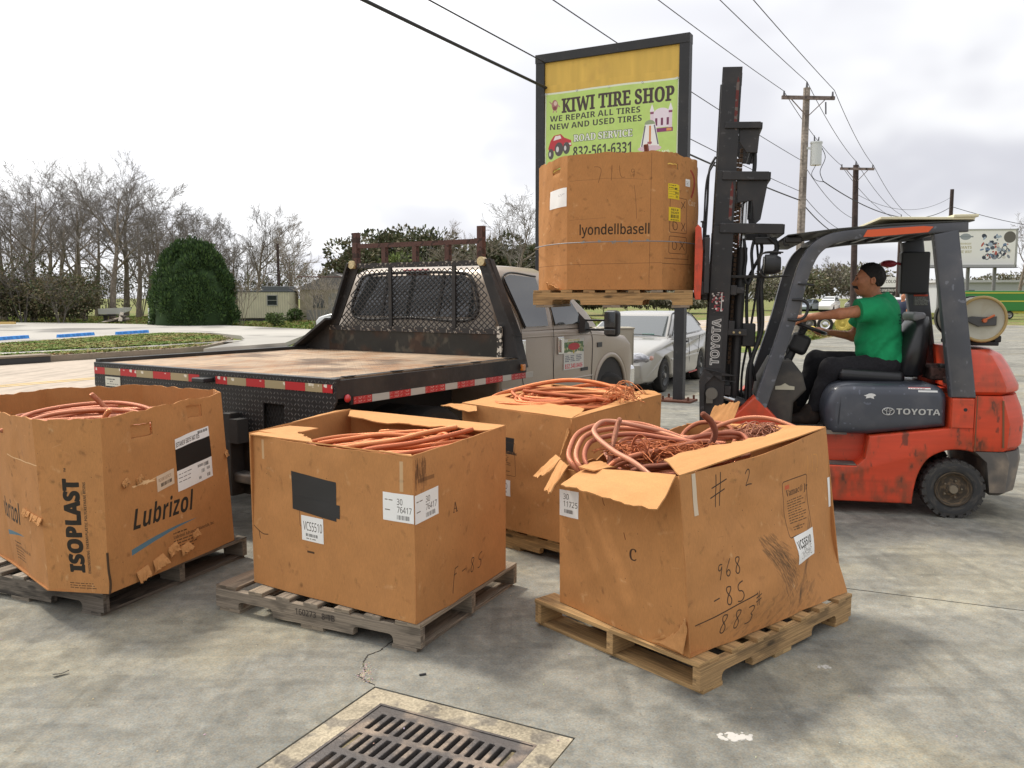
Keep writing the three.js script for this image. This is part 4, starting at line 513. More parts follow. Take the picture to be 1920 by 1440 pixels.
  [[[-2.8, 0.90, -4.5], [-2.721, 0.931, -4.55], [-2.70, 0.953, -4.7], [-2.591, 0.967, -4.9], [-2.406, 0.971, -5.0], [-2.171, 0.958, -4.9], [-2.036, 0.923, -4.8]], [[-2.7, 0.90, -4.38], [-2.603, 0.935, -4.42], [-2.541, 0.957, -4.6], [-2.354, 0.968, -4.7], [-2.143, 0.958, -4.7], [-2.0, 0.92, -4.65]], [[-2.6, 0.91, -4.35], [-2.45, 0.93, -4.5], [-2.25, 0.94, -4.55], [-2.08, 0.93, -4.5], [-2.0, 0.90, -4.4]]].forEach((p, i) => cable(p, 0.0122, CU[i % 2], lA, gA));
  cable([[-2.40, 0.955, -4.9], [-2.43, 1.0, -4.88], [-2.452, 1.034, -4.86]], 0.015, CU[1], 'short copper cable stub poking up in the octagonal box');
  cable([[-2.22, 0.92, -4.48], [-2.19, 0.965, -4.47], [-2.165, 0.995, -4.46]], 0.015, CUO[1], 'frayed copper cable end rising from the octagonal box');
  for (let i = 0; i < 22; i++) { const q = rng(500 + i); coil(-2.42 + (q() - 0.5) * 0.14, 4.72 + (q() - 0.5) * 0.14, 0.26 + q() * 0.17, 0.22 + q() * 0.16, 0.88 + q() * 0.06, 0.9, 3 + q() * 3, 510 + i, 0.0085 + q() * 0.003, CU[i % 4], lA, gA, 0.012); }
}
// ---------------------------------------------------------------- flatbed truck: x forward, z to its right side, origin under the bed's rear right corner
const blackSteel = std({ ...painted(0.8, [44, 43, 43], [112, 98, 82], 0.42, 4, [88, 62, 46]), roughness: 0.55, metalness: 0.25, bumpMap: scaled(grimeBump, 1.5), bumpScale: 0.002 });
const treadBump = dataTex(256, 256, (u, v) => { let k = 0; const cx = u * 8, cy = v * 8, i = Math.floor(cx), j = Math.floor(cy), a = cx - i - 0.5, b = cy - j - 0.5, s = (i + j) % 2 ? 1 : -1, p = (a + s * b) * 0.707, q = (a - s * b) * 0.707; k = sm(1, 0.55, Math.hypot(p / 0.46, q / 0.13)); return [255 * k, 255 * k, 255 * k]; }, false);
const treadMap = dataTex(512, 512, (u, v) => { const cx = u * 16, cy = v * 16, i = Math.floor(cx), j = Math.floor(cy), a = cx - i - 0.5, b = cy - j - 0.5, s = (i + j) % 2 ? 1 : -1, p = (a + s * b) * 0.707, q = (a - s * b) * 0.707, k = sm(1, 0.5, Math.hypot(p / 0.46, q / 0.12)) * (0.35 + 0.9 * fbm(u * 7, v * 7, 7, 4)), n = 0.85 + 0.3 * fbm(u * 9, v * 9, 9, 4); return [lerp(47, 118, k) * n, lerp(47, 114, k) * n, lerp(48, 108, k) * n]; });
const treadBlack = std({ map: scaled(treadMap, 2), roughness: 0.42, metalness: 0.35, bumpMap: scaled(treadBump, 4), bumpScale: 0.006 });
const deckMat = std({ map: scaled(dataTex(1024, 1024, (u, v) => { const n = fbm(u * 6, v * 6, 6, 5), m = fbm(u * 30 + 4, v * 30, 30, 3), s = fbm(u * 3 + 20, v * 60, 60, 2), rust = sm(0.45, 0.7, n * 0.6 + m * 0.4), k = 0.86 + 0.3 * (m - 0.5) + 0.22 * (s - 0.5); const st = sm(0.56, 0.74, fbm(u * 4 + 60, v * 4 + 8, 4, 5)); return [lerp(192, 160, rust) * k * (1 - 0.35 * st), lerp(166, 124, rust) * k * (1 - 0.38 * st), lerp(138, 92, rust) * k * (1 - 0.4 * st)]; }), 0.45), roughness: 0.8, metalness: 0.1, bumpMap: scaled(treadBump, 3.2), bumpScale: 0.0025 });
const plateMat = std({ map: scaled(dataTex(512, 512, (u, v) => { const n = fbm(u * 6, v * 6, 6, 5), w = sm(0.55, 0.75, fbm(u * 14 + 8, v * 9, 14, 4)), ru = 0.35 * sm(0.52, 0.75, fbm(u * 7 + 30, v * 7 + 5, 7, 4)), k = 0.8 + 0.5 * (n - 0.5); return [lerp(lerp(62, 104, w), 120, ru) * k, lerp(lerp(60, 98, w), 66, ru) * k, lerp(lerp(54, 84, w), 38, ru) * k]; }), 0.9), roughness: 0.75, metalness: 0.2 });
const chippedWhite = std({ map: scaled(dataTex(256, 256, (u, v) => { const c = fbm(u * 18, v * 18, 18, 3) > 0.56; return c ? [48, 46, 42] : [206, 200, 186]; }), 3), roughness: 0.7 });
const chippedBlack = std({ map: scaled(dataTex(256, 256, (u, v) => { const c = fbm(u * 16 + 3, v * 16, 16, 3); return c > 0.68 ? [150, 146, 136] : c > 0.64 ? [92, 66, 48] : [46, 44, 43]; }), 4), roughness: 0.7 });
const meshBlack = std({ color: lin(0.045, 0.042, 0.040), roughness: 0.5, metalness: 0.3 });
const rustBar = std({ map: scaled(dataTex(256, 256, (u, v) => { const c = fbm(u * 12 + 3, v * 12, 12, 4), k = 0.75 + 0.5 * c; return c > 0.62 ? [60, 44, 38] : [90 * k, 64 * k, 57 * k]; }), 2), roughness: 0.85 });
const tapeRed = std({ map: scaled(dataTex(256, 128, (u, v) => { const c = fbm(u * 9 + 1, v * 9, 18, 4) > 0.70; return c ? [226, 220, 206] : [186, 34, 38]; }), 2), roughness: 0.45 }), tapeBeige = std({ map: scaled(dataTex(256, 128, (u, v) => { const c = fbm(u * 9 + 11, v * 9, 18, 4) > 0.72; return c ? [226, 220, 200] : [166, 150, 112]; }), 2), roughness: 0.5 }), tapeWhite = std({ color: lin(0.50, 0.48, 0.42), roughness: 0.5 });
const rubber = std({ ...painted(2, [38, 37, 36], [112, 100, 84], 0.4, 12), roughness: 0.92 });
const truckPaint = phys({ ...painted(0.4, [160, 147, 132], [140, 128, 112], 0.2, 2), roughness: 0.42, metalness: 0.35, clearcoat: 0.5, clearcoatRoughness: 0.25 });
const darkGlass = phys({ color: lin(0.035, 0.04, 0.042), roughness: 0.08, metalness: 0, clearcoat: 1, clearcoatRoughness: 0.04 });
const blackPlastic = std({ color: lin(0.022, 0.022, 0.023), roughness: 0.5 }), underside = std({ color: lin(0.04, 0.038, 0.036), roughness: 0.95 });
const chrome = std({ color: lin(0.75, 0.75, 0.76), metalness: 1, roughness: 0.18 });
const redLens = phys({ color: lin(0.55, 0.02, 0.025), roughness: 0.25, clearcoat: 1 }), amberLens = phys({ color: lin(0.62, 0.20, 0.03), roughness: 0.25, clearcoat: 1 });
const paleLamp = phys({ map: scaled(dataTex(64, 64, (u, v) => { const k = 0.8 + 0.3 * fbm(u * 6, v * 6, 6, 3); return [214 * k, 196 * k, 150 * k]; }), 1), roughness: 0.3 });
// wheel with its axle along z: outer face towards +z
function wheel(parent, x, y, z, r, w, rimR, opt = {}) {
  const t = new THREE.Group(); t.name = opt.name || 'wheel'; t.position.set(x, y, z); if (opt.flip) t.rotation.y = Math.PI; if (opt.steer) t.rotation.y += opt.steer; parent.add(t);
  const q = w * 0.16, prof = [[rimR, -w / 2 + 0.01], [r - q * 1.3, -w / 2], [r - q * 0.35, -w / 2 + q * 0.35], [r, -w / 2 + q], [r, w / 2 - q], [r - q * 0.35, w / 2 - q * 0.35], [r - q * 1.3, w / 2], [rimR + 0.012, w / 2 - 0.006], [rimR, w / 2 - 0.02]].map((p) => V2(p[0], p[1]));
  const tg = new THREE.LatheGeometry(prof, 40); tg.rotateX(Math.PI / 2); const lugs = []; const nl = opt.lugs || 0;
  for (let i = 0; i < nl; i++) for (const s of [-1, 1]) { const a = ((i + (s > 0 ? 0.5 : 0)) / nl) * Math.PI * 2, g = box(r * 0.05, r * 4.4 / nl, w * 0.44, r, 0, s * w * 0.26); g.rotateZ(a); lugs.push(g); const g2 = box(r * 0.13, r * 3.6 / nl, r * 0.03, r * 0.955, 0, s * (w / 2 - q * 0.30)); g2.rotateZ(a); lugs.push(g2); }
  part('tyre', lugs.length ? merge(tg, ...lugs) : tg, opt.tyre || rubber, t);
  const rim = new THREE.LatheGeometry([[0, -0.01], [rimR * 0.30, -0.01], [rimR * 0.36, -0.03], [rimR * 0.75, -0.035], [rimR * 0.82, -0.02], [rimR * 0.92, -0.005], [rimR * 1.0, 0.008], [rimR * 1.02, -0.01]].map((p) => V2(p[0], p[1])), 32); rim.rotateX(Math.PI / 2); rim.translate(0, 0, w / 2 - 0.008 + (opt.dish || 0));
  part('rim', rim, opt.rim || std({ color: lin(0.35, 0.34, 0.33), metalness: 0.7, roughness: 0.4 }), t);
  const nut = []; for (let i = 0; i < (opt.nuts || 5); i++) { const a = (i / (opt.nuts || 5)) * 6.283; nut.push(cyl(V(Math.cos(a) * rimR * 0.5, Math.sin(a) * rimR * 0.5, w / 2 - 0.05), V(Math.cos(a) * rimR * 0.5, Math.sin(a) * rimR * 0.5, w / 2 - 0.025), rimR * 0.055, rimR * 0.05, 6)); }
  part('hub', merge(cyl(V(0, 0, w / 2 - 0.05), V(0, 0, w / 2 + 0.006 + (opt.dish || 0)), rimR * 0.26, rimR * 0.22, 20), ...nut), opt.hub || std({ color: lin(0.30, 0.29, 0.27), metalness: 0.6, roughness: 0.5 }), t);
  return t;
}
const truck = thing('flatbed_truck', 'tan crew cab pickup with black steel flatbed and mesh headache rack', 'truck', [-1.071, 0, -5.10], 57.5);
{
  const t = truck, HB = 1.10, BW = 2.56, BL = 2.22;
  part('deck', boxUV(box(BL, 0.012, BW - 0.12, BL / 2, HB - 0.006, -BW / 2)), deckMat, t);
  part('left_rail', boxUV(rbox(BL, 0.13, 0.06, 0.006, BL / 2, HB - 0.035, -BW + 0.03)), blackSteel, t);
  const side = part('side_rail', boxUV(merge(rbox(BL, 0.105, 0.012, 0.003, BL / 2, HB - 0.058, -0.006), box(BL, 0.012, 0.05, BL / 2, HB - 0.004, -0.09), rbox(BL, 0.012, 0.06, 0.003, BL / 2, HB - 0.115, -0.03))), blackSteel, t);
  for (let i = 0; i < 5; i++) part('stake_pocket', boxUV(merge(box(0.012, 0.10, 0.07, 0.17 + i * 0.47 - 0.045, HB - 0.06, -0.05), box(0.012, 0.10, 0.07, 0.17 + i * 0.47 + 0.045, HB - 0.06, -0.05), box(0.10, 0.004, 0.04, 0.17 + i * 0.47, HB + 0.006, -0.065))), blackSteel, side);
  // side reflective tape
  { let x = 0.14, i = 0; const segs = [0.17, 0.17, 0.22, 0.16, 0.23, 0.15, 0.22, 0.15, 0.24, 0.13, 0.22, 0.12]; for (const w of segs) { part('reflective_tape', box(w - 0.002, 0.046, 0.004, x + w / 2, HB - 0.143, 0.002), i % 2 ? tapeWhite : tapeRed, t); x += w; i++; } }
  part('tape_rail', boxUV(box(2.10, 0.052, 0.02, 1.17, HB - 0.143, -0.012)), blackSteel, t);
  part('marker_light', new THREE.SphereGeometry(0.024, 14, 10).scale(1, 1.1, 0.8).translate(0.075, HB - 0.122, 0.012), redLens, t, 'red round side marker'); part('marker_light', rbox(0.05, 0.055, 0.03, 0.01, 2.14, HB - 0.075, 0.014), amberLens, t, 'amber side marker');
  // rear diamond-plate skirt with openings
  const sk = shapeOf([[0.0, 1.085], [-BW, 1.085], [-BW - 0.005, 0.93], [-BW + 0.03, 0.88], [-1.9, 0.86], [-1.86, 0.645], [-0.92, 0.645], [-0.45, 0.70], [-0.22, 0.78], [-0.06, 0.86], [0.0, 0.96]].map(([z, y]) => [z, y]));
  const op = new THREE.Path(); op.moveTo(-0.66, 0.915); op.lineTo(-0.66, 0.70); op.lineTo(-0.46, 0.735); op.lineTo(-0.46, 0.915); sk.holes.push(op); const ho = new THREE.Path(); ho.absarc(-0.95, 0.945, 0.013, 0, 6.3); sk.holes.push(ho);
  { const g = new THREE.ExtrudeGeometry(sk, { depth: 0.008, bevelEnabled: true, bevelThickness: 0.002, bevelSize: 0.002, bevelSegments: 1 }); g.rotateY(-Math.PI / 2); part('rear_skirt', boxUV(g), treadBlack, t); }
  part('rear_beam', boxUV(rbox(0.05, 0.055, BW, 0.006, 0.01, HB - 0.022, -BW / 2)), treadBlack, t);
  { const gs = []; for (let i = -8; i < 9; i++) { const z = -0.56 + i * 0.03; for (const s of [-1, 1]) { const a = V(0.02, 0.93, z - s * 0.06), b = V(0.02, 0.69, z + s * 0.06); gs.push(bar(a, b, 0.004, 0.004)); } } part('vent_mesh', cut(merge(gs), box(0.2, 0.5, 0.5, 0, 0.8, -0.21), box(0.2, 0.5, 0.5, 0, 0.8, -0.92)), blackSteel, t); part('vent_backing', box(0.01, 0.30, 0.26, 0.05, 0.81, -0.56), underside, t); }
  { const segs = [[-2.555, 0.14, 0], [-2.415, 0.20, 1], [-2.215, 0.20, 0], [-2.015, 0.20, 1], [-1.815, 0.205, 0], [-1.61, 0.20, 1], [-1.41, 0.12, 0], [-1.12, 0.12, 0], [-1.0, 0.19, 1], [-0.81, 0.18, 0], [-0.63, 0.19, 1], [-0.44, 0.18, 0], [-0.26, 0.15, 1], [-0.11, 0.085, 0]]; for (const [z, w, k] of segs) part('reflective_tape', boxUV(box(0.004, 0.052, w - 0.002, -0.014, HB - 0.058, z + w / 2)), k ? tapeBeige : tapeRed, t); }
  part('licence_light', rbox(0.09, 0.03, 0.13, 0.008, -0.05, HB - 0.06, -1.21), blackPlastic, t);
  part('plate_label', box(0.004, 0.072, 0.19, -0.013, 0.965, -2.32), paper(0.19, 0.072, (x) => { lines(x, 0.02, 0.015, 0.13, 1, 0.02, 3, 'rgba(60,60,60,0.8)', 0.008); lines(x, 0.06, 0.032, 0.05, 1, 0.02, 4, 'rgba(60,60,60,0.8)', 0.008); lines(x, 0.02, 0.052, 0.14, 1, 0.02, 5, 'rgba(90,90,90,0.6)', 0.006); }, '#d8d6c6'), t);
  part('hitch_post', boxUV(merge(rbox(0.11, 0.56, 0.075, 0.006, -0.035, 0.555, -0.93), box(0.012, 0.56, 0.15, 0.02, 0.555, -0.90))), blackSteel, t);
  part('step_bar', boxUV(rbox(0.12, 0.07, 1.7, 0.02, -0.01, 0.40, -1.35)), std({ ...painted(1, [96, 94, 92], [150, 140, 124], 0.6, 14), roughness: 0.5, metalness: 0.3 }), t);
  part('mud_flap', boxUV(box(0.012, 0.42, 0.5, 0.35, 0.42, -2.05)), rubber, t);
  part('mud_flap', boxUV(box(0.012, 0.40, 0.5, 0.45, 0.56, -0.36)), rubber, t);
  // chassis under the bed
  part('chassis', boxUV(merge(box(4.6, 0.16, 0.08, 2.2, 0.72, -0.85), box(4.6, 0.16, 0.08, 2.2, 0.72, -1.71), ...[0.2, 0.7, 1.2, 1.7, 2.1].map((x) => box(0.06, 0.10, BW - 0.2, x, HB - 0.075, -BW / 2)), box(0.12, 0.12, 1.7, 1.12, 0.42, -1.28), box(0.5, 0.3, 0.5, 1.15, 0.5, -1.28))), underside, t);
  // rear wheels, dual
  for (const [z, f] of [[-0.20, 0], [-0.48, 0], [-2.36, 1], [-2.08, 1]]) wheel(t, 1.12, 0.40, z, 0.40, 0.24, 0.21, { flip: f, dish: -0.06, nuts: 8, lugs: 0 });
  // headache rack
  const XR = 2.17, rk = new THREE.Group(); rk.name = 'headache_rack'; t.add(rk); const P = (z, y, dx = 0) => V(XR + dx, y, z);
  part('bulkhead_plate', boxUV(box(0.012, 0.215, 2.0, XR - 0.006, HB + 0.105, -1.20)), plateMat, rk);
  part('lower_rail', boxUV(box(0.04, 0.045, 1.98, XR, 1.315, -1.20)), chippedBlack, rk); part('upper_rail', boxUV(bar(P(-1.81, 1.893), P(-0.44, 1.893), 0.05, 0.045)), chippedBlack, rk);
  for (const z of [-1.42, -0.70]) part('mesh_post', boxUV(bar(P(z, 1.31, -0.01), P(z, 1.89, -0.01), 0.035, 0.02)), blackSteel, rk);
  const wing = (pts, z0) => { const g = new THREE.ExtrudeGeometry(shapeOf(pts), { depth: 0.012, bevelEnabled: true, bevelThickness: 0.003, bevelSize: 0.003, bevelSegments: 1 }); g.rotateY(-Math.PI / 2); g.translate(XR + 0.005, 0, 0); return boxUV(g); };
  part('left_wing', merge(wing([[-1.80, 1.90], [-1.93, 1.93], [-2.06, 1.62], [-2.16, 1.40], [-2.57, 1.12], [-2.57, 1.10], [-2.12, 1.10], [-2.09, 1.33]]), boxUV(bar(P(-1.90, 1.92, -0.03), P(-2.12, 1.40, -0.03), 0.07, 0.02)), boxUV(bar(P(-2.13, 1.40, -0.06), P(-2.56, 1.11, -0.10), 0.16, 0.02))), blackSteel, rk);
  part('right_wing', merge(wing([[-0.45, 1.90], [-0.33, 1.93], [-0.10, 1.36], [-0.02, 1.10], [-0.22, 1.10], [-0.22, 1.33]]), boxUV(bar(P(-0.34, 1.92, 0.0), P(-0.06, 1.28, 0.0), 0.12, 0.015)), boxUV(bar(P(-0.07, 1.30, 0), P(0.005, 1.02, 0), 0.12, 0.015))), blackSteel, rk);
  part('corner_post', boxUV(box(0.02, 0.26, 0.045, XR - 0.03, HB + 0.13, -0.215)), chippedWhite, rk);
  for (const z of [-1.865, -0.395]) part('work_light', merge(cyl(P(z, 1.905, -0.05), P(z, 1.905, 0.0), 0.038, 0.038, 18)), paleLamp, rk);
  for (const z of [-1.84, -0.42]) part('rack_post', boxUV(bar(P(z, 1.88), P(z, 2.20), 0.055, 0.055)), rustBar, rk);
  part('rack_bar', boxUV(bar(P(-1.84, 2.075), P(-0.42, 2.075), 0.04, 0.04)), rustBar, rk);
  for (const z of [-1.49, -1.13, -0.77]) part('rack_stub', boxUV(bar(P(z, 1.91), P(z, 2.06), 0.045, 0.045)), rustBar, rk);
  { // expanded metal: zig-zag strands
    const gs = [], inside = (z, y) => { const k = (y - 1.33) / 0.55; return k >= 0 && k <= 1 && z > lerp(-2.10, -1.80, k) && z < lerp(-0.24, -0.46, k); }, dz = 0.060, dy = 0.026;
    for (let j = 0; j < 22; j++) for (let i = 0; i < 34; i++) { const z = -2.14 + i * dz + (j % 2 ? dz / 2 : 0), y = 1.335 + j * dy; for (const s of [-1, 1]) { const z2 = z + s * dz / 2, y2 = y + dy; if (inside(z, y) && inside(z2, y2)) gs.push(bar(P(z, y, 0.012), P(z2, y2, 0.012), 0.006, 0.0075)); } }
    const m = part('expanded_mesh', boxUV(merge(gs)), meshBlack, rk); m.userData.kind = 'stuff';
  }
  // cab
  const zR = -0.30, zL = -2.26, zc = -1.28, C = (x, y, hw) => [V(x, y, zc + hw), V(x, y, zc - hw)];
  const ring = (y, x0, x1, hw, r) => { const p = []; for (const [sx, sz, a0] of [[1, 1, 0], [0, 1, 1], [0, 0, 2], [1, 0, 3]]) for (let k = 0; k < 5; k++) { const a = (a0 + k / 4) * Math.PI / 2, cx = sx ? x1 - r : x0 + r, cz = sz ? zc + hw - r : zc - hw + r; p.push(V(cx + r * Math.cos(a), y, cz + r * Math.sin(a))); } return p.reverse(); };
  // lower body: side profile with arch, full width
  const bodyProf = new THREE.Shape(); [[2.26, 0.52], [4.06, 0.52]].forEach(([x, y], i) => (i ? bodyProf.lineTo(x, y) : bodyProf.moveTo(x, y))); bodyProf.lineTo(4.06, 0.58); bodyProf.quadraticCurveTo(4.08, 0.97, 4.44, 0.98); bodyProf.quadraticCurveTo(4.83, 0.97, 4.85, 0.60); [[4.98, 0.60], [5.02, 0.95], [4.97, 1.10], [4.84, 1.18], [4.2, 1.275], [4.05, 1.30], [2.26, 1.32]].forEach(([x, y]) => bodyProf.lineTo(x, y));
  const bg = new THREE.ExtrudeGeometry(bodyProf, { depth: 1.84, bevelEnabled: true, bevelThickness: 0.06, bevelSize: 0.045, bevelOffset: -0.045, bevelSegments: 4, curveSegments: 12 }); bg.translate(0, 0, zc - 0.92); const body = part('cab_body', boxUV(crease(bg, 0.5)), truckPaint, t);
  part('cab_roof', loft([ring(1.30, 2.27, 4.20, 0.965, 0.10), ring(1.45, 2.29, 4.02, 0.945, 0.11), ring(1.70, 2.33, 3.62, 0.88, 0.12), ring(1.82, 2.37, 3.42, 0.83, 0.14), ring(1.875, 2.45, 3.30, 0.76, 0.16), ring(1.895, 2.60, 3.15, 0.6, 0.18)], false, true, 0.9), truckPaint, t);
  // windows: panes set on the leaning sides
  const pane = (pts, name, mat = darkGlass, th = 0.008, parent = t) => { const n = pts[1].clone().sub(pts[0]).cross(pts[2].clone().sub(pts[0])).normalize().multiplyScalar(th), c = []; const a = pts.map((p) => p.clone().add(n)), bq = pts.map((p) => p.clone().sub(n)); return part(name, loft([bq, a], true, true, 0.2), mat, parent); };
  const side2 = (y) => zc + lerp(0.965, 0.94, sm(1.30, 1.45, y)) - Math.max(0, y - 1.45) * 0.26 + 0.006;
  const S = (x, y) => V(x, y, side2(y));
  const w1 = pane([S(2.70, 1.335), S(3.10, 1.335), S(3.10, 1.50), S(3.04, 1.78), S(2.60, 1.80), S(2.50, 1.77), S(2.64, 1.45)], 'rear_door_window', darkGlass, 0.014), w2 = pane([S(3.24, 1.335), S(3.80, 1.345), S(3.72, 1.45), S(3.45, 1.76), S(3.18, 1.78)], 'front_door_window', darkGlass, 0.014);
  part('window_trim', tube([S(2.685, 1.325), S(2.625, 1.45), S(2.485, 1.77), S(2.58, 1.815), S(3.05, 1.795)].map((p) => p.add(V(0, 0, 0.008))), 0.010, 30, 5), blackPlastic, w1);
  const rw = (z, y) => V(lerp(2.285, 2.335, (y - 1.4) / 0.35) - 0.006, y, z);
  const rear = pane([rw(-0.60, 1.43), rw(-0.56, 1.50), rw(-0.66, 1.77), rw(-0.72, 1.80), rw(-1.84, 1.80), rw(-1.90, 1.77), rw(-2.00, 1.50), rw(-1.96, 1.43)], 'rear_window');
  for (const z of [-0.95, -1.61]) part('window_divider', bar(rw(z - 0.02, 1.43).add(V(-0.01, 0, 0)), rw(z + 0.02, 1.81).add(V(-0.01, 0, 0)), 0.03, 0.012), blackPlastic, rear);
  part('window_seal', tube([rw(-0.58, 1.42), rw(-0.54, 1.50), rw(-0.65, 1.79), rw(-0.73, 1.815), rw(-1.83, 1.815), rw(-1.91, 1.79), rw(-2.02, 1.50), rw(-1.98, 1.42), rw(-1.28, 1.415)], 0.016, 60, 5, true), blackPlastic, rear);
  part('windshield', pane([V(4.16, 1.34, zc - 0.86), V(4.16, 1.34, zc + 0.86), V(3.50, 1.80, zc + 0.74), V(3.50, 1.80, zc - 0.74)], 'windshield').geometry, darkGlass, t).visible = true;
  // door shut lines: fine dark gaps
  const line = (pts, name = 'shut_line') => part(name, tube(pts, 0.0032, 24, 4), underside, body);
  line([V(2.40, 1.76, side2(1.76)), V(2.60, 1.33, zR + 0.004), V(2.62, 0.95, zR + 0.002), V(2.72, 0.62, zR + 0.002)]); line([V(3.16, 1.78, side2(1.78)), V(3.18, 1.33, zR + 0.004), V(3.20, 0.90, zR + 0.002), V(3.20, 0.62, zR + 0.002)]); line([V(3.90, 1.32, zR + 0.004), V(4.00, 1.20, zR + 0.002), V(4.0, 0.9, zR + 0.002), V(3.98, 0.62, zR + 0.002)]);
  part('crease_line', tube([V(2.3, 1.245, zR - 0.003), V(3.2, 1.24, zR - 0.003), V(4.0, 1.225, zR - 0.003), V(4.4, 1.20, zR - 0.004)], 0.009, 30, 5), truckPaint, body); part('sill_moulding', tube([V(2.3, 0.80, zR - 0.006), V(3.2, 0.80, zR - 0.006), V(4.02, 0.80, zR - 0.006)], 0.014, 20, 5), truckPaint, body);
  for (const x of [2.62, 3.33]) part('door_handle', merge(rbox(0.115, 0.17, 0.02, 0.012, x, 1.14, zR + 0.006), rbox(0.03, 0.13, 0.04, 0.01, x - 0.03, 1.14, zR + 0.02)), chrome, t);
  const mag = paper(0.42, 0.30, (x) => {
    x.fillStyle = '#cfd0c8'; x.fillRect(0, 0, 0.42, 0.3); x.fillStyle = '#5f7a4e'; x.fillRect(0.01, 0.03, 0.4, 0.10); const r = rng(3); for (let i = 0; i < 60; i++) { x.fillStyle = ['#4d7046', '#8a9a62', '#c9c79a', '#3f6a5a'][i % 4]; x.beginPath(); x.arc(0.01 + r() * 0.4, 0.035 + r() * 0.09, 0.012, 0, 7); x.fill(); }
    x.fillStyle = '#b7373f'; x.beginPath(); x.ellipse(0.21, 0.075, 0.12, 0.036, 0, 0, 7); x.fill(); text(x, 'WE BUY SCRAP METAL', 0.21, 0.022, 0.026, 'sans-serif', { align: 'center', sx: 0.9, fill: '#b9a92e' }); x.fillStyle = '#e6e2cf'; x.beginPath(); x.ellipse(0.11, 0.135, 0.04, 0.012, 0, 0, 7); x.ellipse(0.3, 0.135, 0.05, 0.011, 0, 0, 7); x.fill(); x.fillStyle = '#b3a02c'; x.fillRect(0.19, 0.115, 0.03, 0.03);
    for (const px of [0.03, 0.14, 0.26]) lines(x, px, 0.162, 0.085, 4, 0.017, px * 100, 'rgba(70,76,96,0.8)', 0.009);
    text(x, '832.340.8406', 0.21, 0.288, 0.062, 'sans-serif', { align: 'center', sx: 0.98, fill: '#c22a3a', stroke: '#e8d8d2', lw: 0.004 });
  }, '#cfd0c8');
  part('door_sign', rbox(0.42, 0.30, 0.004, 0.001, 3.60, 1.045, zR + 0.0035), mag, t, 'faded magnetic door sign with red oval and phone number');
  part('fender_badge', rbox(0.11, 0.05, 0.006, 0.002, 4.17, 1.11, zR + 0.004), blackPlastic, t); part('door_badge', rbox(0.15, 0.035, 0.006, 0.002, 3.83, 0.88, zR + 0.004), blackPlastic, t);
  part('arch_liner', (() => { const g = new THREE.CylinderGeometry(0.385, 0.385, 0.5, 32, 1, false); g.rotateX(Math.PI / 2); g.translate(4.44, 0.58, zR - 0.27); return g; })(), underside, t);
  part('arch_flare', new THREE.TorusGeometry(0.40, 0.03, 8, 30, Math.PI).scale(0.97, 1, 0.7).translate(4.45, 0.59, zR - 0.012), truckPaint, body);
  part('arch_liner', (() => { const g = new THREE.CylinderGeometry(0.385, 0.385, 0.5, 32, 1, false); g.rotateX(Math.PI / 2); g.translate(4.44, 0.58, zL + 0.27); return g; })(), underside, t);
  wheel(t, 4.42, 0.40, zR - 0.10, 0.40, 0.26, 0.225, { nuts: 8, steer: -0.25, rim: chrome, dish: 0.02 }); wheel(t, 4.42, 0.40, zL + 0.10, 0.40, 0.26, 0.225, { nuts: 8, flip: true, rim: chrome });
  part('front_bumper', boxUV(rbox(0.16, 0.24, 1.96, 0.05, 5.03, 0.72, zc)), chrome, t); part('grille', boxUV(rbox(0.05, 0.22, 1.2, 0.02, 5.005, 0.98, zc)), blackPlastic, t);
  for (const s of [-1, 1]) part('headlight', rbox(0.12, 0.20, 0.26, 0.04, 4.96, 0.99, zc + s * 0.80), phys({ color: lin(0.6, 0.62, 0.64), roughness: 0.15, clearcoat: 1 }), t);
  part('brake_light', rbox(0.03, 0.03, 0.28, 0.008, 2.36, 1.845, zc), redLens, t);
  part('antenna', cyl(V(2.30, 1.80, zL + 0.10), V(2.05, 1.80, zL - 0.25), 0.006, 0.006, 6), rustBar, t);
  // tow mirror on the right door
  const mir = new THREE.Group(); mir.name = 'tow_mirror'; t.add(mir); part('mirror_base', loft([[V(3.70, 1.245, zR + 0.005), V(3.90, 1.245, zR + 0.005), V(3.84, 1.36, zR - 0.01), V(3.74, 1.46, zR - 0.03)], [V(3.74, 1.26, zR + 0.05), V(3.86, 1.26, zR + 0.05), V(3.83, 1.34, zR + 0.05), V(3.77, 1.38, zR + 0.04)]], true, true, 0.3), blackPlastic, mir);
  part('mirror_arm', merge(bar(V(3.80, 1.28, zR), V(3.80, 1.28, zR + 0.26), 0.03, 0.02, 0.006), bar(V(3.80, 1.375, zR), V(3.80, 1.375, zR + 0.26), 0.03, 0.02, 0.006)), blackPlastic, mir);
  const mh = part('mirror_head', rbox(0.12, 0.26, 0.155, 0.045, 3.83, 1.345, zR + 0.31, 0, 0, 0, 4), blackPlastic, mir); part('mirror_glass', merge(rbox(0.006, 0.155, 0.12, 0.003, 3.769, 1.385, zR + 0.31), rbox(0.006, 0.05, 0.12, 0.003, 3.769, 1.262, zR + 0.31)), std({ color: lin(0.28, 0.29, 0.30), metalness: 1, roughness: 0.12 }), mh);
  const mir2 = mir.clone(); mir2.scale.z = -1; mir2.position.z = 2 * zc; t.add(mir2);
}
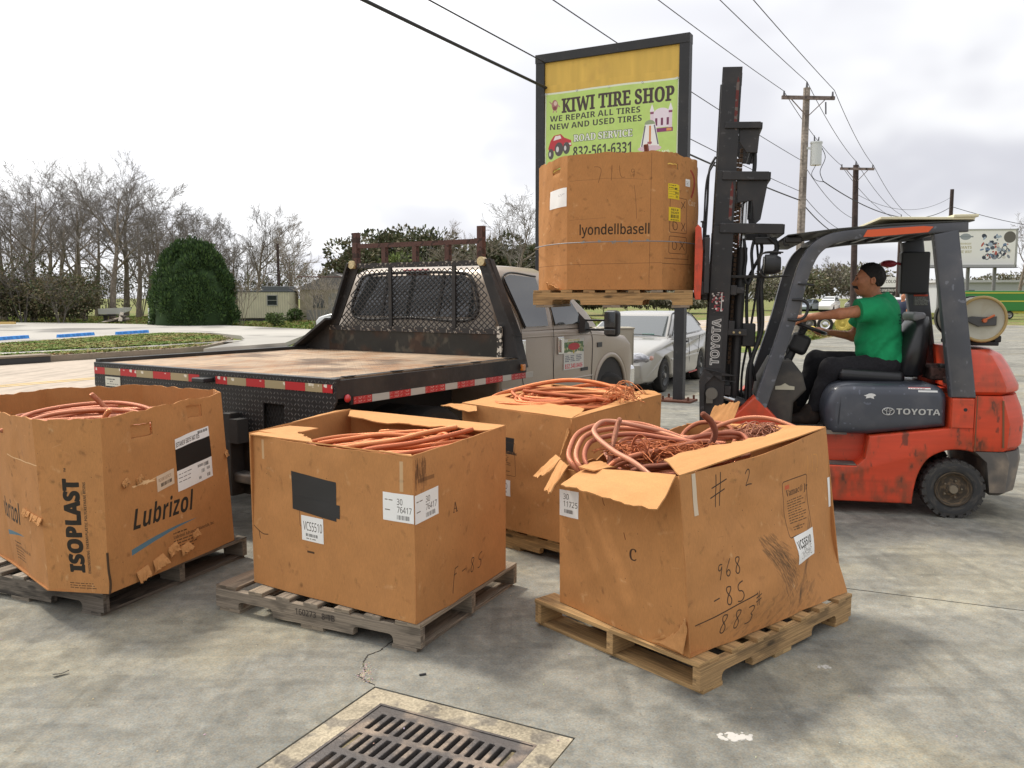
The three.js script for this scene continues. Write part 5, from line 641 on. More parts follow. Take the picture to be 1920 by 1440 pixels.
// ---------------------------------------------------------------- forklift: x forward, driver's left side at -z, origin on the ground under the rear axle
const FL = { x: 3.321, d: 6.456, a: 168 }, flw = (x, y, z) => { const a = R(FL.a); return V(FL.x + x * Math.cos(a) + z * Math.sin(a), y, -FL.d - x * Math.sin(a) + z * Math.cos(a)); };
const orangeTex = (amount, seed) => dataTex(512, 512, (u, v) => { const n = fbm(u * 5, v * 5 + seed, 5, 5), m = fbm(u * 26, v * 12 + seed, 26, 4), s = fbm(u * 4 + 9, v * 40 + seed, 40, 3), d = Math.min(1, sm(0.46, 0.74, n * 0.65 + m * 0.35) * amount), c = 0.5 * sm(0.70, 0.80, m), k = 0.94 + 0.12 * (s - 0.5); return [0, 1, 2].map((i) => lerp(lerp([222, 76, 40][i], [112, 74, 50][i], d * 0.8), [54, 44, 38][i], c * amount) * k); });
const orange = phys({ map: scaled(orangeTex(0.32, 3), 1), roughness: 0.42, clearcoat: 0.25, clearcoatRoughness: 0.3 }), orangeDirty = phys({ map: scaled(orangeTex(0.85, 7), 0.9), roughness: 0.55, clearcoat: 0.12, clearcoatRoughness: 0.4 });
const fkGrey = std({ ...painted(1, [78, 80, 86], [140, 130, 116], 0.25, 6, [120, 116, 108]), roughness: 0.42, metalness: 0.05 }), hoodGrey = phys({ ...painted(1.2, [66, 70, 80], [140, 128, 112], 0.30, 8, [130, 124, 114]), roughness: 0.38, clearcoat: 0.35, clearcoatRoughness: 0.25 }), skirtGrey = std({ ...painted(1, [92, 88, 84], [142, 122, 98], 0.6, 11), roughness: 0.7 });
const mastBlack = std({ ...painted(1.2, [52, 51, 52], [104, 92, 78], 0.35, 15, [112, 52, 44]), roughness: 0.5, metalness: 0.3 }), vinyl = phys({ color: lin(0.016, 0.016, 0.018), roughness: 0.35, clearcoat: 0.3, clearcoatRoughness: 0.4 }), steelRod = std({ color: lin(0.6, 0.6, 0.6), metalness: 1, roughness: 0.2 }), hoseMat = std({ color: lin(0.014, 0.014, 0.015), roughness: 0.55 }), chainMat = std({ color: lin(0.085, 0.05, 0.028), roughness: 0.7, metalness: 0.4 });
const white = std({ color: lin(0.72, 0.72, 0.70), roughness: 0.6 });
const forklift = thing('forklift', 'orange and grey forklift lifting an octagonal box on its forks', 'forklift', [FL.x, 0, -FL.d], FL.a);
{
  const t = forklift;
  // lower body with rear arch
  const s = new THREE.Shape(); s.moveTo(0.285, 0.09); s.lineTo(1.32, 0.09); s.lineTo(1.34, 0.36); s.lineTo(0.68, 0.36); s.lineTo(0.62, 0.42); s.lineTo(0.60, 0.585); s.lineTo(0.06, 0.66); s.lineTo(0.06, 0.885); s.lineTo(-0.10, 0.885); s.lineTo(-0.11, 0.49); s.quadraticCurveTo(0.06, 0.535, 0.18, 0.44); s.quadraticCurveTo(0.275, 0.35, 0.285, 0.09);
  part('body', boxUV(crease(extr(s, 1.0, 0.018, 0, [], 3), 0.5)), orangeDirty, t);
  part('step_panel', boxUV(rbox(0.42, 0.25, 0.70, 0.03, 0.79, 0.475, 0)), orange, t); part('step_plate', boxUV(box(0.40, 0.008, 0.14, 0.88, 0.366, -0.42)), skirtGrey, t);
  part('side_panel', boxUV(rbox(0.15, 0.215, 0.02, 0.008, -0.020, 0.772, -0.503)), orange, t); part('side_hole', cyl(V(-0.035, 0.80, -0.50), V(-0.035, 0.80, -0.5145), 0.013, 0.013, 14), underside, t);
  // front fender and cowl
  part('front_fender', boxUV(extr([[1.20, 0.60], [1.60, 0.60], [1.62, 0.66], [1.42, 0.86], [1.38, 0.83], [1.22, 0.66]], 0.16, 0.012, -0.42)), orange, t); part('front_fender', boxUV(extr([[1.20, 0.60], [1.60, 0.60], [1.62, 0.66], [1.42, 0.86], [1.38, 0.83], [1.22, 0.66]], 0.16, 0.012, 0.42)), orange, t);
  part('floor_plate', boxUV(box(0.62, 0.03, 0.92, 1.06, 0.60, 0)), skirtGrey, t);
  part('front_frame', boxUV(rbox(0.42, 0.46, 0.66, 0.03, 1.44, 0.38, 0)), mastBlack, t);
  // counterweight: three stacked rounded blocks
  const plan = (y, xs, xb, hw, xf = -0.10) => { const p = []; p.push(V(xf, y, -hw)); for (const [fx, fz] of [[0.55, 1], [0.9, 0.985], [1.0, 0.93]]) p.push(V(lerp(xf, xs, fx), y, -hw * fz)); for (const k of [0.75, 0.5, 0.25, 0, -0.25, -0.5, -0.75]) p.push(V(lerp(xb, xs, Math.abs(k) ** 2.2), y, -hw * k * 0.93 / 0.93)); for (const [fx, fz] of [[1.0, 0.93], [0.9, 0.985], [0.55, 1]]) p.push(V(lerp(xf, xs, fx), y, hw * fz)); p.push(V(xf, y, hw)); return p; };
  const rev = (r) => r.map((q) => q.slice().reverse());
  part('counterweight', loft(rev([plan(0.50, -0.33, -0.52, 0.49), plan(0.53, -0.355, -0.545, 0.50), plan(0.70, -0.36, -0.55, 0.505), plan(0.80, -0.33, -0.53, 0.505), plan(0.90, -0.295, -0.49, 0.50)]), true, true, 0.6), orangeDirty, t);
  part('counterweight_top', loft(rev([plan(0.905, -0.29, -0.46, 0.475, -0.07), plan(0.93, -0.325, -0.50, 0.50, -0.07), plan(0.965, -0.325, -0.50, 0.50, -0.07), plan(1.10, -0.27, -0.43, 0.48, -0.05), plan(1.185, -0.225, -0.375, 0.455, -0.04), plan(1.225, -0.17, -0.30, 0.42, -0.04)]), true, true, 0.7), orange, t);
  part('rear_skirt', loft(rev([plan(0.175, -0.31, -0.47, 0.46, -0.24), plan(0.20, -0.345, -0.51, 0.49, -0.23), plan(0.42, -0.365, -0.54, 0.50, -0.20), plan(0.495, -0.345, -0.53, 0.495, -0.12)]), true, true, 0.6), skirtGrey, t);
  part('seam', boxUV(merge(box(0.006, 0.40, 0.004, -0.112, 0.70, -0.507), box(0.012, 0.34, 0.006, -0.29, 0.70, -0.502, 0, 0, -0.05))), std({ color: lin(0.20, 0.10, 0.05), roughness: 1 }), t);
  // wheels
  const dirtyRim = std({ ...painted(3, [74, 66, 56], [150, 126, 92], 0.8, 19), roughness: 0.8, metalness: 0.2 }), hubM = std({ ...painted(6, [130, 120, 102], [96, 82, 66], 0.6, 20), roughness: 0.7 }), tyre = std({ ...painted(3, [58, 58, 58], [120, 108, 92], 0.5, 21), roughness: 0.9 });
  wheel(t, 0.01, 0.212, -0.425, 0.208, 0.15, 0.125, { flip: true, rim: dirtyRim, hub: hubM, tyre, lugs: 22, nuts: 5 }); wheel(t, 0.01, 0.212, 0.425, 0.208, 0.15, 0.125, { rim: dirtyRim, hub: hubM, tyre, lugs: 22 });
  wheel(t, 1.42, 0.27, -0.44, 0.268, 0.18, 0.16, { flip: true, rim: dirtyRim, hub: hubM, tyre, lugs: 24 }); wheel(t, 1.42, 0.27, 0.44, 0.268, 0.18, 0.16, { rim: dirtyRim, hub: hubM, tyre, lugs: 24 });
  // hood
  const hp = new THREE.Shape(); hp.moveTo(0.075, 0.665); hp.lineTo(0.60, 0.592); hp.lineTo(0.85, 0.588); hp.quadraticCurveTo(0.905, 0.62, 0.915, 0.76); hp.quadraticCurveTo(0.915, 0.86, 0.86, 0.93); hp.quadraticCurveTo(0.82, 0.965, 0.72, 0.967); hp.lineTo(0.20, 0.972); hp.quadraticCurveTo(0.085, 0.97, 0.075, 0.86); hp.closePath();
  const hood = part('hood', boxUV(crease(extr(hp, 0.99, 0.075, 0, [], 5), 0.7)), hoodGrey, t);
  { // lettering and emblem on the near side
    const zf = -0.4985, g = words('TOYOTA', 0.043, 0.003, 'sans_bold', 1.30); g.rotateY(Math.PI); const chr = std({ color: lin(0.55, 0.55, 0.54), metalness: 0.5, roughness: 0.35 }); part('lettering', g.translate(0.275, 0.775, zf), chr, hood);
    const ell = (rx, ry, r) => { const q = new THREE.TorusGeometry(1, r, 6, 28); q.scale(rx, ry, 0.004 / r); return q; }; part('emblem', merge(ell(0.040, 0.027, 0.10), ell(0.013, 0.025, 0.22), ell(0.026, 0.0115, 0.16).translate(0, 0.013, 0)).translate(0.478, 0.773, zf - 0.001), chr, hood);
    for (const [x, y, w, h, c] of [[0.27, 0.945, 0.15, 0.018, 0], [0.215, 0.925, 0.13, 0.014, 1]]) part('sticker', box(w, h, 0.002, x, y, y > 0.935 ? -0.4795 : -0.4912, y > 0.935 ? 0.70 : 0.38), c ? white : paper(0.15, 0.018, (q) => { q.fillStyle = '#b3262a'; q.fillRect(0, 0, 0.15, 0.006); lines(q, 0.01, 0.011, 0.12, 1, 0.01, 3, '#8a2a2a', 0.004); }), hood);
    part('sticker', extr([[0, 0.02], [0.012, 0.03], [0.03, 0.034], [0.05, 0.032], [0.07, 0.022], [0.085, 0.018], [0.066, 0.010], [0.07, -0.004], [0.04, 0.002], [0.012, -0.006], [0.018, 0.010]], 0.002).translate(0.565, 0.868, -0.4965), white, hood, 'white winged sticker');
  }
  // seat
  const seat = new THREE.Group(); seat.name = 'seat'; t.add(seat);
  part('seat_base', boxUV(rbox(0.40, 0.05, 0.42, 0.02, 0.53, 0.985, 0)), blackPlastic, seat); part('cushion', boxUV(rbox(0.48, 0.10, 0.50, 0.045, 0.55, 1.005, 0, 0, 0, 0.05, 4)), vinyl, seat);
  part('backrest', loft([[0, 0.17, 1.00, 0.20], [0.12, 0.22, 1.02, 0.245], [0.5, 0.21, 1.22, 0.25], [0.85, 0.17, 1.38, 0.23], [1, 0.11, 1.455, 0.17]].map(([k, th, y, hw]) => { const xc = lerp(0.27, 0.185, k), p = []; for (let i = 0; i < 16; i++) { const a = (i / 16) * 6.2832; p.push(V(xc + th * 0.5 * Math.sign(Math.cos(a)) * Math.abs(Math.cos(a)) ** 0.7, y + 0.02 * Math.sin(a) * 0, hw * Math.sign(Math.sin(a)) * Math.abs(Math.sin(a)) ** 0.7)); } return p.reverse(); }), true, true, 1.2), vinyl, seat);
  part('head_pad', rbox(0.10, 0.07, 0.36, 0.03, 0.215, 1.455, 0), std({ color: lin(0.22, 0.22, 0.23), roughness: 0.5 }), seat);
  part('battery_tray', boxUV(merge(rbox(0.22, 0.10, 0.44, 0.02, 0.02, 1.03, 0.0), rbox(0.12, 0.05, 0.10, 0.01, 0.02, 1.0, -0.38))), rustBar, t); part('armrest_bracket', rbox(0.13, 0.03, 0.08, 0.012, 0.045, 1.10, -0.34), blackSteel, t); part('seat_side_panel', rbox(0.05, 0.22, 0.10, 0.01, 0.00, 1.18, -0.30), orange, t); part('belt_post', rbox(0.016, 0.24, 0.016, 0.004, 0.045, 1.19, -0.36), white, t);
  // overhead guard
  const outline = (pts, w) => { const L = [], Q = []; pts.forEach((p, i) => { const a = pts[Math.max(0, i - 1)], b = pts[Math.min(pts.length - 1, i + 1)], dx = b[0] - a[0], dy = b[1] - a[1], l = Math.hypot(dx, dy); L.push([p[0] - (dy / l) * w[i], p[1] + (dx / l) * w[i]]); Q.unshift([p[0] + (dy / l) * w[i], p[1] - (dx / l) * w[i]]); }); return L.concat(Q); };
  const cv = new THREE.CatmullRomCurve3([[0.005, 2.098], [0.4, 2.083], [0.75, 2.056], [0.92, 2.022], [1.02, 1.955], [1.085, 1.84], [1.19, 1.43], [1.30, 1.06], [1.41, 0.69]].map(([x, y]) => V(x, y, 0)), false, 'centripetal'), cp = cv.getPoints(60).map((p) => [p.x, p.y]);
  for (const z of [-0.462, 0.462]) part('guard_rail', boxUV(crease(extr(outline(cp, cp.map((p, i) => lerp(0.036, 0.050, sm(10, 40, i)))), 0.075, 0.010, z, [], 2), 0.5)), fkGrey, t);
  for (const z of [-0.462, 0.462]) part('guard_post', boxUV(crease(extr([[-0.105, 0.885], [0.062, 0.885], [0.232, 2.045], [0.068, 2.08]], 0.09, 0.014, z, [], 2), 0.5)), fkGrey, t);
  part('guard_stripe', extr([[0.70, 2.035], [0.675, 2.085], [0.30, 2.106], [0.235, 2.10], [0.27, 2.062], [0.64, 2.035]], 0.003, 0, -0.5015), std({ color: lin(0.72, 0.11, 0.03), roughness: 0.5 }), t, 'orange stripe on the roof rail');
  for (let i = 0; i < 8; i++) part('roof_bar', boxUV(box(0.03, 0.03, 0.86, 0.12 + i * 0.125, 2.085 - i * 0.006 - sm(4, 8, i) * 0.02, 0)), fkGrey, t);
  part('roof_sheet', boxUV(loft([[[-0.03, 2.143], [0.5, 2.128], [0.9, 2.098], [1.22, 2.06], [1.22, 2.052], [0.9, 2.090], [0.5, 2.120], [-0.03, 2.135]].map(([x, y]) => V(x, y, -0.50)), [[-0.03, 2.143], [0.5, 2.128], [0.9, 2.098], [1.22, 2.06], [1.22, 2.052], [0.9, 2.090], [0.5, 2.120], [-0.03, 2.135]].map(([x, y]) => V(x, y, 0.50))], true, true, 0.3)), std({ ...painted(1, [60, 60, 56], [150, 144, 120], 0.4, 25), roughness: 0.6 }), t);
  part('roof_board', boxUV(merge(rbox(0.62, 0.018, 0.98, 0.004, 0.28, 2.160, -0.02, 0, 0, 0.022), rbox(0.16, 0.02, 1.0, 0.004, 0.03, 2.172, -0.02))), std({ color: lin(0.70, 0.65, 0.46), roughness: 0.8 }), t, 'pale cream board lying on the guard roof');
  part('roof_gutter', boxUV(merge(rbox(0.12, 0.05, 0.9, 0.015, 1.17, 2.025, 0), tube([V(1.23, 2.05, -0.43), V(1.235, 1.99, -0.43), V(1.20, 1.985, -0.43)], 0.008, 12, 5))), blackSteel, t);
  part('far_box', boxUV(rbox(0.22, 0.34, 0.10, 0.015, 0.13, 1.80, 0.42)), blackPlastic, t);
  part('warning_plate', box(0.11, 0.09, 0.003, 0.07, 1.58, 0.413), paper(0.11, 0.09, (x) => { x.fillStyle = '#c8482c'; x.fillRect(0, 0, 0.11, 0.014); lines(x, 0.01, 0.025, 0.09, 6, 0.011, 3, 'rgba(230,230,220,0.5)', 0.004); }, '#5a5a55'), t);
  part('red_lamp', merge(new THREE.SphereGeometry(0.05, 16, 10).scale(1.3, 0.62, 0.8).translate(0.33, 1.875, 0.40), tube([V(0.27, 1.88, 0.40), V(0.22, 1.86, 0.40), V(0.215, 1.75, 0.40), V(0.22, 1.66, 0.40)], 0.012, 16, 6)), std({ color: lin(0.30, 0.015, 0.03), roughness: 0.5 }), t, 'dark red lamp on the far post');
  part('grab_handle', merge(tube([V(1.175, 1.585, -0.50), V(1.10, 1.58, -0.515), V(1.065, 1.545, -0.515), V(1.085, 1.46, -0.515), V(1.14, 1.435, -0.515), V(1.20, 1.44, -0.50)], 0.011, 30, 6)), blackPlastic, t); part('hook', tube([V(1.14, 1.70, -0.50), V(1.07, 1.695, -0.51), V(1.03, 1.69, -0.51)], 0.008, 10, 5), blackPlastic, t);
  // work lamp with wire guard
  { const l = new THREE.Group(); l.name = 'work_lamp'; t.add(l); part('lamp_body', loft([[0.06, 0.055], [0.10, 0.075], [0.17, 0.075], [0.18, 0.05]].map(([k, r]) => { const p = []; for (let i = 0; i < 14; i++) { const a = (i / 14) * 6.283; p.push(V(1.20 + k, 1.845 + r * Math.cos(a), -0.44 + r * Math.sin(a))); } return p; }), true, true, 0.6), blackPlastic, l); const gs = []; for (const z of [-0.52, -0.36]) gs.push(tube([V(1.20, 1.76, z), V(1.39, 1.76, z), V(1.41, 1.80, z), V(1.40, 1.92, z), V(1.36, 1.935, z), V(1.25, 1.93, z)], 0.006, 24, 5)); gs.push(bar(V(1.40, 1.92, -0.52), V(1.40, 1.92, -0.36), 0.01, 0.01), bar(V(1.40, 1.77, -0.52), V(1.40, 1.77, -0.36), 0.01, 0.01)); part('lamp_guard', merge(gs), blackSteel, l); part('lamp_lens', cyl(V(1.379, 1.845, -0.44), V(1.384, 1.845, -0.44), 0.06, 0.06, 18), phys({ color: lin(0.30, 0.29, 0.25), roughness: 0.2, clearcoat: 1 }), l); }
  // dash, column and steering wheel
  part('dash', boxUV(crease(extr([[1.13, 0.62], [1.42, 0.62], [1.36, 0.95], [1.27, 1.12], [1.14, 1.12], [1.06, 1.02], [1.03, 0.90], [1.12, 0.80]], 0.66, 0.03, -0.02, [], 3), 0.5)), std({ ...painted(1, [58, 57, 56], [104, 96, 86], 0.4, 31), roughness: 0.65 }), t);
  part('dash_sticker', extr([[-0.07, -0.02], [0.07, -0.02], [0.07, 0.006], [0.03, 0.012], [0.0, 0.03], [-0.03, 0.012], [-0.07, 0.006]], 0.002).translate(1.19, 0.92, -0.353), std({ color: lin(0.55, 0.52, 0.40), roughness: 0.6 }), t);
  part('steering_column', merge(cyl(V(1.14, 1.10, 0), V(1.022, 1.36, 0), 0.035, 0.03, 14), rbox(0.15, 0.16, 0.14, 0.04, 1.055, 1.235, 0, 0, 0, 0.4)), blackPlastic, t);
  { const sw = new THREE.TorusGeometry(0.168, 0.014, 10, 40); sw.rotateX(Math.PI / 2); const sp = []; for (const a of [0.4, 2.5, 4.6]) sp.push(bar(V(0, -0.015, 0), V(Math.cos(a) * 0.16, 0, Math.sin(a) * 0.16), 0.03, 0.012, 0.004)); const g = merge(sw, cyl(V(0, -0.03, 0), V(0, 0.005, 0), 0.035, 0.03, 16), ...sp); g.rotateZ(Math.atan2(0.121, 0.319)); g.translate(1.017, 1.375, 0); part('steering_wheel', g, vinyl, t); }
  for (const [x, z] of [[1.10, -0.18], [1.14, -0.24]]) part('control_lever', merge(tube([V(x + 0.08, 1.10, z), V(x + 0.06, 1.24, z), V(x + 0.07, 1.32, z)], 0.007, 14, 6), new THREE.SphereGeometry(0.018, 10, 8).translate(x + 0.07, 1.325, z)), blackPlastic, t);
  part('pedal', boxUV(rbox(0.03, 0.10, 0.10, 0.01, 1.22, 0.70, 0.08, 0, 0, 0.6)), rubber, t);
  // gas bottle across the counterweight
  { const g = new THREE.Group(); g.name = 'gas_bottle'; t.add(g); const cream = std({ ...painted(1.6, [190, 186, 168], [132, 96, 54], 0.45, 33), roughness: 0.5 }); const pr = [[0.0, -0.335], [0.10, -0.335], [0.145, -0.36], [0.158, -0.38], [0.165, -0.36], [0.165, -0.30], [0.158, -0.27], [0.158, 0.27], [0.13, 0.34], [0.06, 0.385], [0.0, 0.39]].map((p) => V2(p[0], p[1])), lg = new THREE.LatheGeometry(pr, 36); lg.rotateX(Math.PI / 2); lg.translate(-0.155, 1.445, 0.0); part('bottle', lg, cream, g);
    part('collar_ring', new THREE.TorusGeometry(0.158, 0.011, 8, 36).translate(-0.155, 1.445, -0.372), std({ ...painted(4, [176, 150, 96], [120, 84, 44], 0.7, 35), roughness: 0.6 }), g);
    part('valve', merge(extr([[-0.10, -0.03], [0.02, -0.04], [0.10, 0.0], [0.11, 0.02], [0.06, 0.035], [-0.02, 0.03], [-0.10, 0.035]], 0.03, 0.006).translate(-0.155, 1.43, -0.345)), std({ color: lin(0.07, 0.07, 0.07), roughness: 0.5 }), g); part('valve_knob', merge(cyl(V(-0.17, 1.435, -0.36), V(-0.17, 1.435, -0.385), 0.016, 0.014, 12), bar(V(-0.17, 1.44, -0.372), V(-0.235, 1.475, -0.372), 0.014, 0.014, 0.004)), std({ color: lin(0.55, 0.13, 0.04), roughness: 0.5 }), g);
    part('bracket', boxUV(merge(rbox(0.26, 0.03, 0.5, 0.008, -0.165, 1.265, -0.06), rbox(0.05, 0.05, 0.5, 0.01, -0.285, 1.30, -0.06), box(0.05, 0.06, 0.3, -0.10, 1.24, 0))), blackSteel, g); for (const z of [-0.14, 0.18]) part('strap', new THREE.TorusGeometry(0.161, 0.008, 6, 32).scale(1, 1, 2).translate(-0.155, 1.445, z), blackSteel, g); }
  // mast
  const mast = new THREE.Group(); mast.name = 'mast'; mast.position.set(1.742, 0.04, 0); mast.rotation.z = R(1.85); t.add(mast);
  const channel = (y0, y1, z, s, w = 0.15, th = 0.045) => merge(rbox(w, y1 - y0, 0.014, 0.003, 0, (y0 + y1) / 2, z), rbox(0.018, y1 - y0, th, 0.004, w / 2 - 0.009, (y0 + y1) / 2, z - s * th / 2), rbox(0.018, y1 - y0, th, 0.004, -w / 2 + 0.009, (y0 + y1) / 2, z - s * th / 2));
  for (const s of [-1, 1]) { part('outer_rail', boxUV(channel(0.08, 2.10, s * 0.375, s)), mastBlack, mast); part('middle_rail', boxUV(channel(0.45, 2.52, s * 0.325, s, 0.145)), mastBlack, mast); part('inner_rail', boxUV(channel(0.95, 3.29, s * 0.285, s, 0.145)), mastBlack, mast); }
  const tie = (y, back, z, h = 0.065) => boxUV(merge(rbox(back, h, 0.05, 0.006, -back / 2 + 0.03, y, -z), rbox(back, h, 0.05, 0.006, -back / 2 + 0.03, y, z), rbox(0.07, h, z * 2, 0.006, -back + 0.05, y, 0)));
  part('tie_bar', tie(2.085, 0.46, 0.37, 0.075), mastBlack, mast); part('tie_bar', tie(2.48, 0.34, 0.32), mastBlack, mast); part('tie_bar', tie(2.86, 0.26, 0.28, 0.05), mastBlack, mast); part('tie_bar', boxUV(rbox(0.05, 0.10, 0.56, 0.005, -0.05, 3.20, 0)), mastBlack, mast); for (const y of [0.3, 0.85, 1.35, 1.62]) part('tie_bar', boxUV(rbox(0.05, 0.075, 0.74, 0.006, -0.10, y, 0)), mastBlack, mast);
  for (const s of [-1, 1]) { part('tie_plate', boxUV(extr([[-0.08, 2.46], [-0.31, 2.46], [-0.27, 2.16], [-0.23, 2.12], [-0.20, 2.30], [-0.09, 2.28]], 0.03, 0.004, s * 0.30)), mastBlack, mast); part('tie_plate', boxUV(extr([[-0.07, 2.86], [-0.23, 2.86], [-0.22, 2.66], [-0.14, 2.66], [-0.08, 2.74]], 0.03, 0.004, s * 0.26)), mastBlack, mast); part('guide_bracket', boxUV(rbox(0.10, 0.05, 0.05, 0.006, -0.13, 1.62, s * 0.34)), mastBlack, mast); part('guide_bracket', boxUV(rbox(0.16, 0.05, 0.06, 0.006, -0.14, 1.30, s * 0.34)), mastBlack, mast); for (const x of [-0.12, -0.165]) part('bolt', cyl(V(x, 1.30, s * 0.37), V(x, 1.30, s * 0.382), 0.009, 0.009, 6), std({ color: lin(0.5, 0.4, 0.22), metalness: 0.8, roughness: 0.4 }), mast); }
  for (const s of [-1, 1]) { part('lift_cylinder', cyl(V(-0.155, 0.12, s * 0.24), V(-0.155, 1.95, s * 0.24), 0.038, 0.038, 18), mastBlack, mast); part('lift_rod', cyl(V(-0.155, 1.95, s * 0.24), V(-0.155, 2.44, s * 0.24), 0.022, 0.022, 14), steelRod, mast); part('chain', boxUV(merge(...Array.from({ length: 46 }, (_, i) => rbox(0.024, 0.03, i % 2 ? 0.03 : 0.022, 0.004, -0.105, 1.06 + i * 0.036, s * 0.23)))), chainMat, mast); part('chain_wheel', new THREE.TorusGeometry(0.045, 0.018, 8, 22).translate(-0.145, 2.36, s * 0.23), std({ color: lin(0.05, 0.045, 0.04), roughness: 0.6 }), mast); }
  part('centre_cylinder', cyl(V(-0.10, 0.6, 0), V(-0.10, 1.9, 0), 0.05, 0.05, 18), mastBlack, mast);
  { // red wear marks along the rail edges
    const red = std({ map: scaled(dataTex(128, 128, (u, v) => { const k = fbm(u * 8, v * 8, 8, 3); return k > 0.64 ? [110, 96, 90] : [104, 44, 40]; }), 3), roughness: 0.7 }); for (const [y0, y1, x] of [[2.82, 3.22, -0.045], [2.14, 2.44, -0.045]]) part('rust_streak', boxUV(extr([[x - 0.010, y0], [x + 0.012, y0 + 0.02], [x + 0.010, y1 - 0.06], [x, y1], [x - 0.012, y1 - 0.04]], 0.002, 0, -0.2927 - (y0 < 2.5 ? 0.04 : 0))), red, mast); }
  { // upright lettering on the near rail
    const lt = paper(0.40, 0.10, (x) => { text(x, 'TOYOTA', 0.20, 0.082, 0.088, 'sans-serif', { align: 'center', sx: 1.05, fill: 'none', stroke: '#c9c7c2', lw: 0.006 }); }, '#343333'); const lg = new THREE.PlaneGeometry(0.40, 0.10); lg.rotateZ(Math.PI / 2); lg.rotateY(Math.PI); part('mast_lettering', lg.translate(0.012, 1.22, -0.3828), lt, mast, 'white outlined lettering up the mast');
    const dk = paper(0.11, 0.17, (x) => { x.fillStyle = '#2a2526'; x.fillRect(0, 0, 0.11, 0.17); const r = rng(6); for (let i = 0; i < 50; i++) { x.fillStyle = i % 3 ? '#a8434a' : '#d8d2cc'; x.fillRect(0.005 + r() * 0.09, 0.01 + r() * 0.14, 0.004 + r() * 0.02, 0.004 + r() * 0.012); } x.fillStyle = '#d0ccc6'; x.fillRect(0.085, 0.01, 0.008, 0.14); }, '#2a2526'); part('mast_decal', box(0.10, 0.16, 0.0015, 0.015, 1.53, -0.3830), dk, mast); }
  // tilt cylinder
  part('tilt_cylinder', merge(cyl(V(1.38, 0.74, -0.33), V(1.56, 0.80, -0.33), 0.045, 0.045, 18), cyl(V(1.40, 0.745, 0.33), V(1.58, 0.80, 0.33), 0.045, 0.045, 18)), mastBlack, t); part('tilt_rod', merge(cyl(V(1.54, 0.80, -0.33), V(1.73, 0.86, -0.34), 0.02, 0.02, 14), cyl(V(1.54, 0.80, 0.33), V(1.73, 0.86, 0.34), 0.02, 0.02, 14)), steelRod, t); part('tilt_pin', merge(cyl(V(1.735, 0.865, -0.43), V(1.735, 0.865, -0.36), 0.045, 0.045, 20), box(0.05, 0.10, 0.03, 1.75, 0.84, -0.41)), std({ ...painted(6, [120, 116, 108], [80, 70, 58], 0.6, 37), roughness: 0.6, metalness: 0.4 }), t);
  part('mast_bracket', boxUV(extr([[1.66, 1.03], [1.80, 1.06], [1.83, 0.96], [1.82, 0.62], [1.79, 0.62], [1.785, 0.93], [1.72, 1.0], [1.56, 1.0], [1.56, 0.96], [1.66, 0.97]], 0.03, 0.004, -0.395)), mastBlack, t);
  // hoses from the tie bar down to the cowl
  { const H = (p, r = 0.011) => tube(p.map((q) => V(...q)), r, 36, 6); for (const g of [
    H([[1.40, 2.08, -0.22], [1.38, 1.96, -0.22], [1.43, 1.84, -0.22], [1.47, 1.75, -0.22], [1.48, 1.5, -0.22], [1.45, 1.2, -0.22], [1.40, 0.95, -0.22]], 0.014), H([[1.30, 2.05, -0.3], [1.27, 1.98, -0.3], [1.31, 1.93, -0.3], [1.36, 1.86, -0.3], [1.40, 1.6, -0.3], [1.39, 1.3, -0.3], [1.46, 1.05, -0.3], [1.47, 0.8, -0.3]], 0.016), H([[1.34, 2.05, -0.33], [1.28, 1.99, -0.33], [1.285, 1.92, -0.33], [1.34, 1.84, -0.33], [1.38, 1.72, -0.33], [1.37, 1.35, -0.33], [1.44, 1.1, -0.33], [1.44, 0.8, -0.33]], 0.016), H([[1.52, 2.05, -0.30], [1.50, 1.9, -0.3], [1.51, 1.78, -0.3], [1.48, 1.7, -0.3], [1.45, 1.78, -0.3], [1.46, 1.95, -0.3], [1.44, 2.06, -0.3]], 0.013), H([[1.42, 2.06, -0.2], [1.40, 1.8, -0.2], [1.44, 1.4, -0.2], [1.50, 1.0, -0.2], [1.50, 0.8, -0.2]], 0.01), H([[1.745, 2.66, -0.34], [1.785, 2.58, -0.35], [1.80, 2.3, -0.37], [1.815, 1.9, -0.38], [1.815, 1.7, -0.37]], 0.010), H([[1.75, 2.62, -0.36], [1.80, 2.52, -0.37], [1.82, 2.2, -0.385], [1.825, 1.8, -0.38]], 0.008), H([[1.50, 2.62, -0.2], [1.46, 2.75, -0.2], [1.45, 2.6, -0.2], [1.47, 2.45, -0.2], [1.48, 2.2, -0.2]], 0.018)]) part('hose', g, hoseMat, t); part('hose_block', boxUV(rbox(0.16, 0.05, 0.12, 0.01, 1.36, 2.03, -0.27)), blackPlastic, t); part('hose_guide', boxUV(rbox(0.30, 0.022, 0.03, 0.004, 1.50, 1.76, -0.30)), blackSteel, t); part('valve_box', boxUV(rbox(0.10, 0.18, 0.12, 0.01, 1.46, 1.31, -0.20)), blackPlastic, t); }
  // carriage, backrest and forks
  const car = new THREE.Group(); car.name = 'carriage'; t.add(car); part('carriage_plate', boxUV(merge(rbox(0.05, 0.10, 0.96, 0.008, 1.815, 1.67, 0), rbox(0.05, 0.10, 0.96, 0.008, 1.805, 2.00, 0), rbox(0.05, 0.5, 0.06, 0.008, 1.80, 1.83, -0.30), rbox(0.05, 0.5, 0.06, 0.008, 1.80, 1.83, 0.30), rbox(0.04, 0.42, 0.05, 0.008, 1.795, 1.84, -0.47))), mastBlack, car);
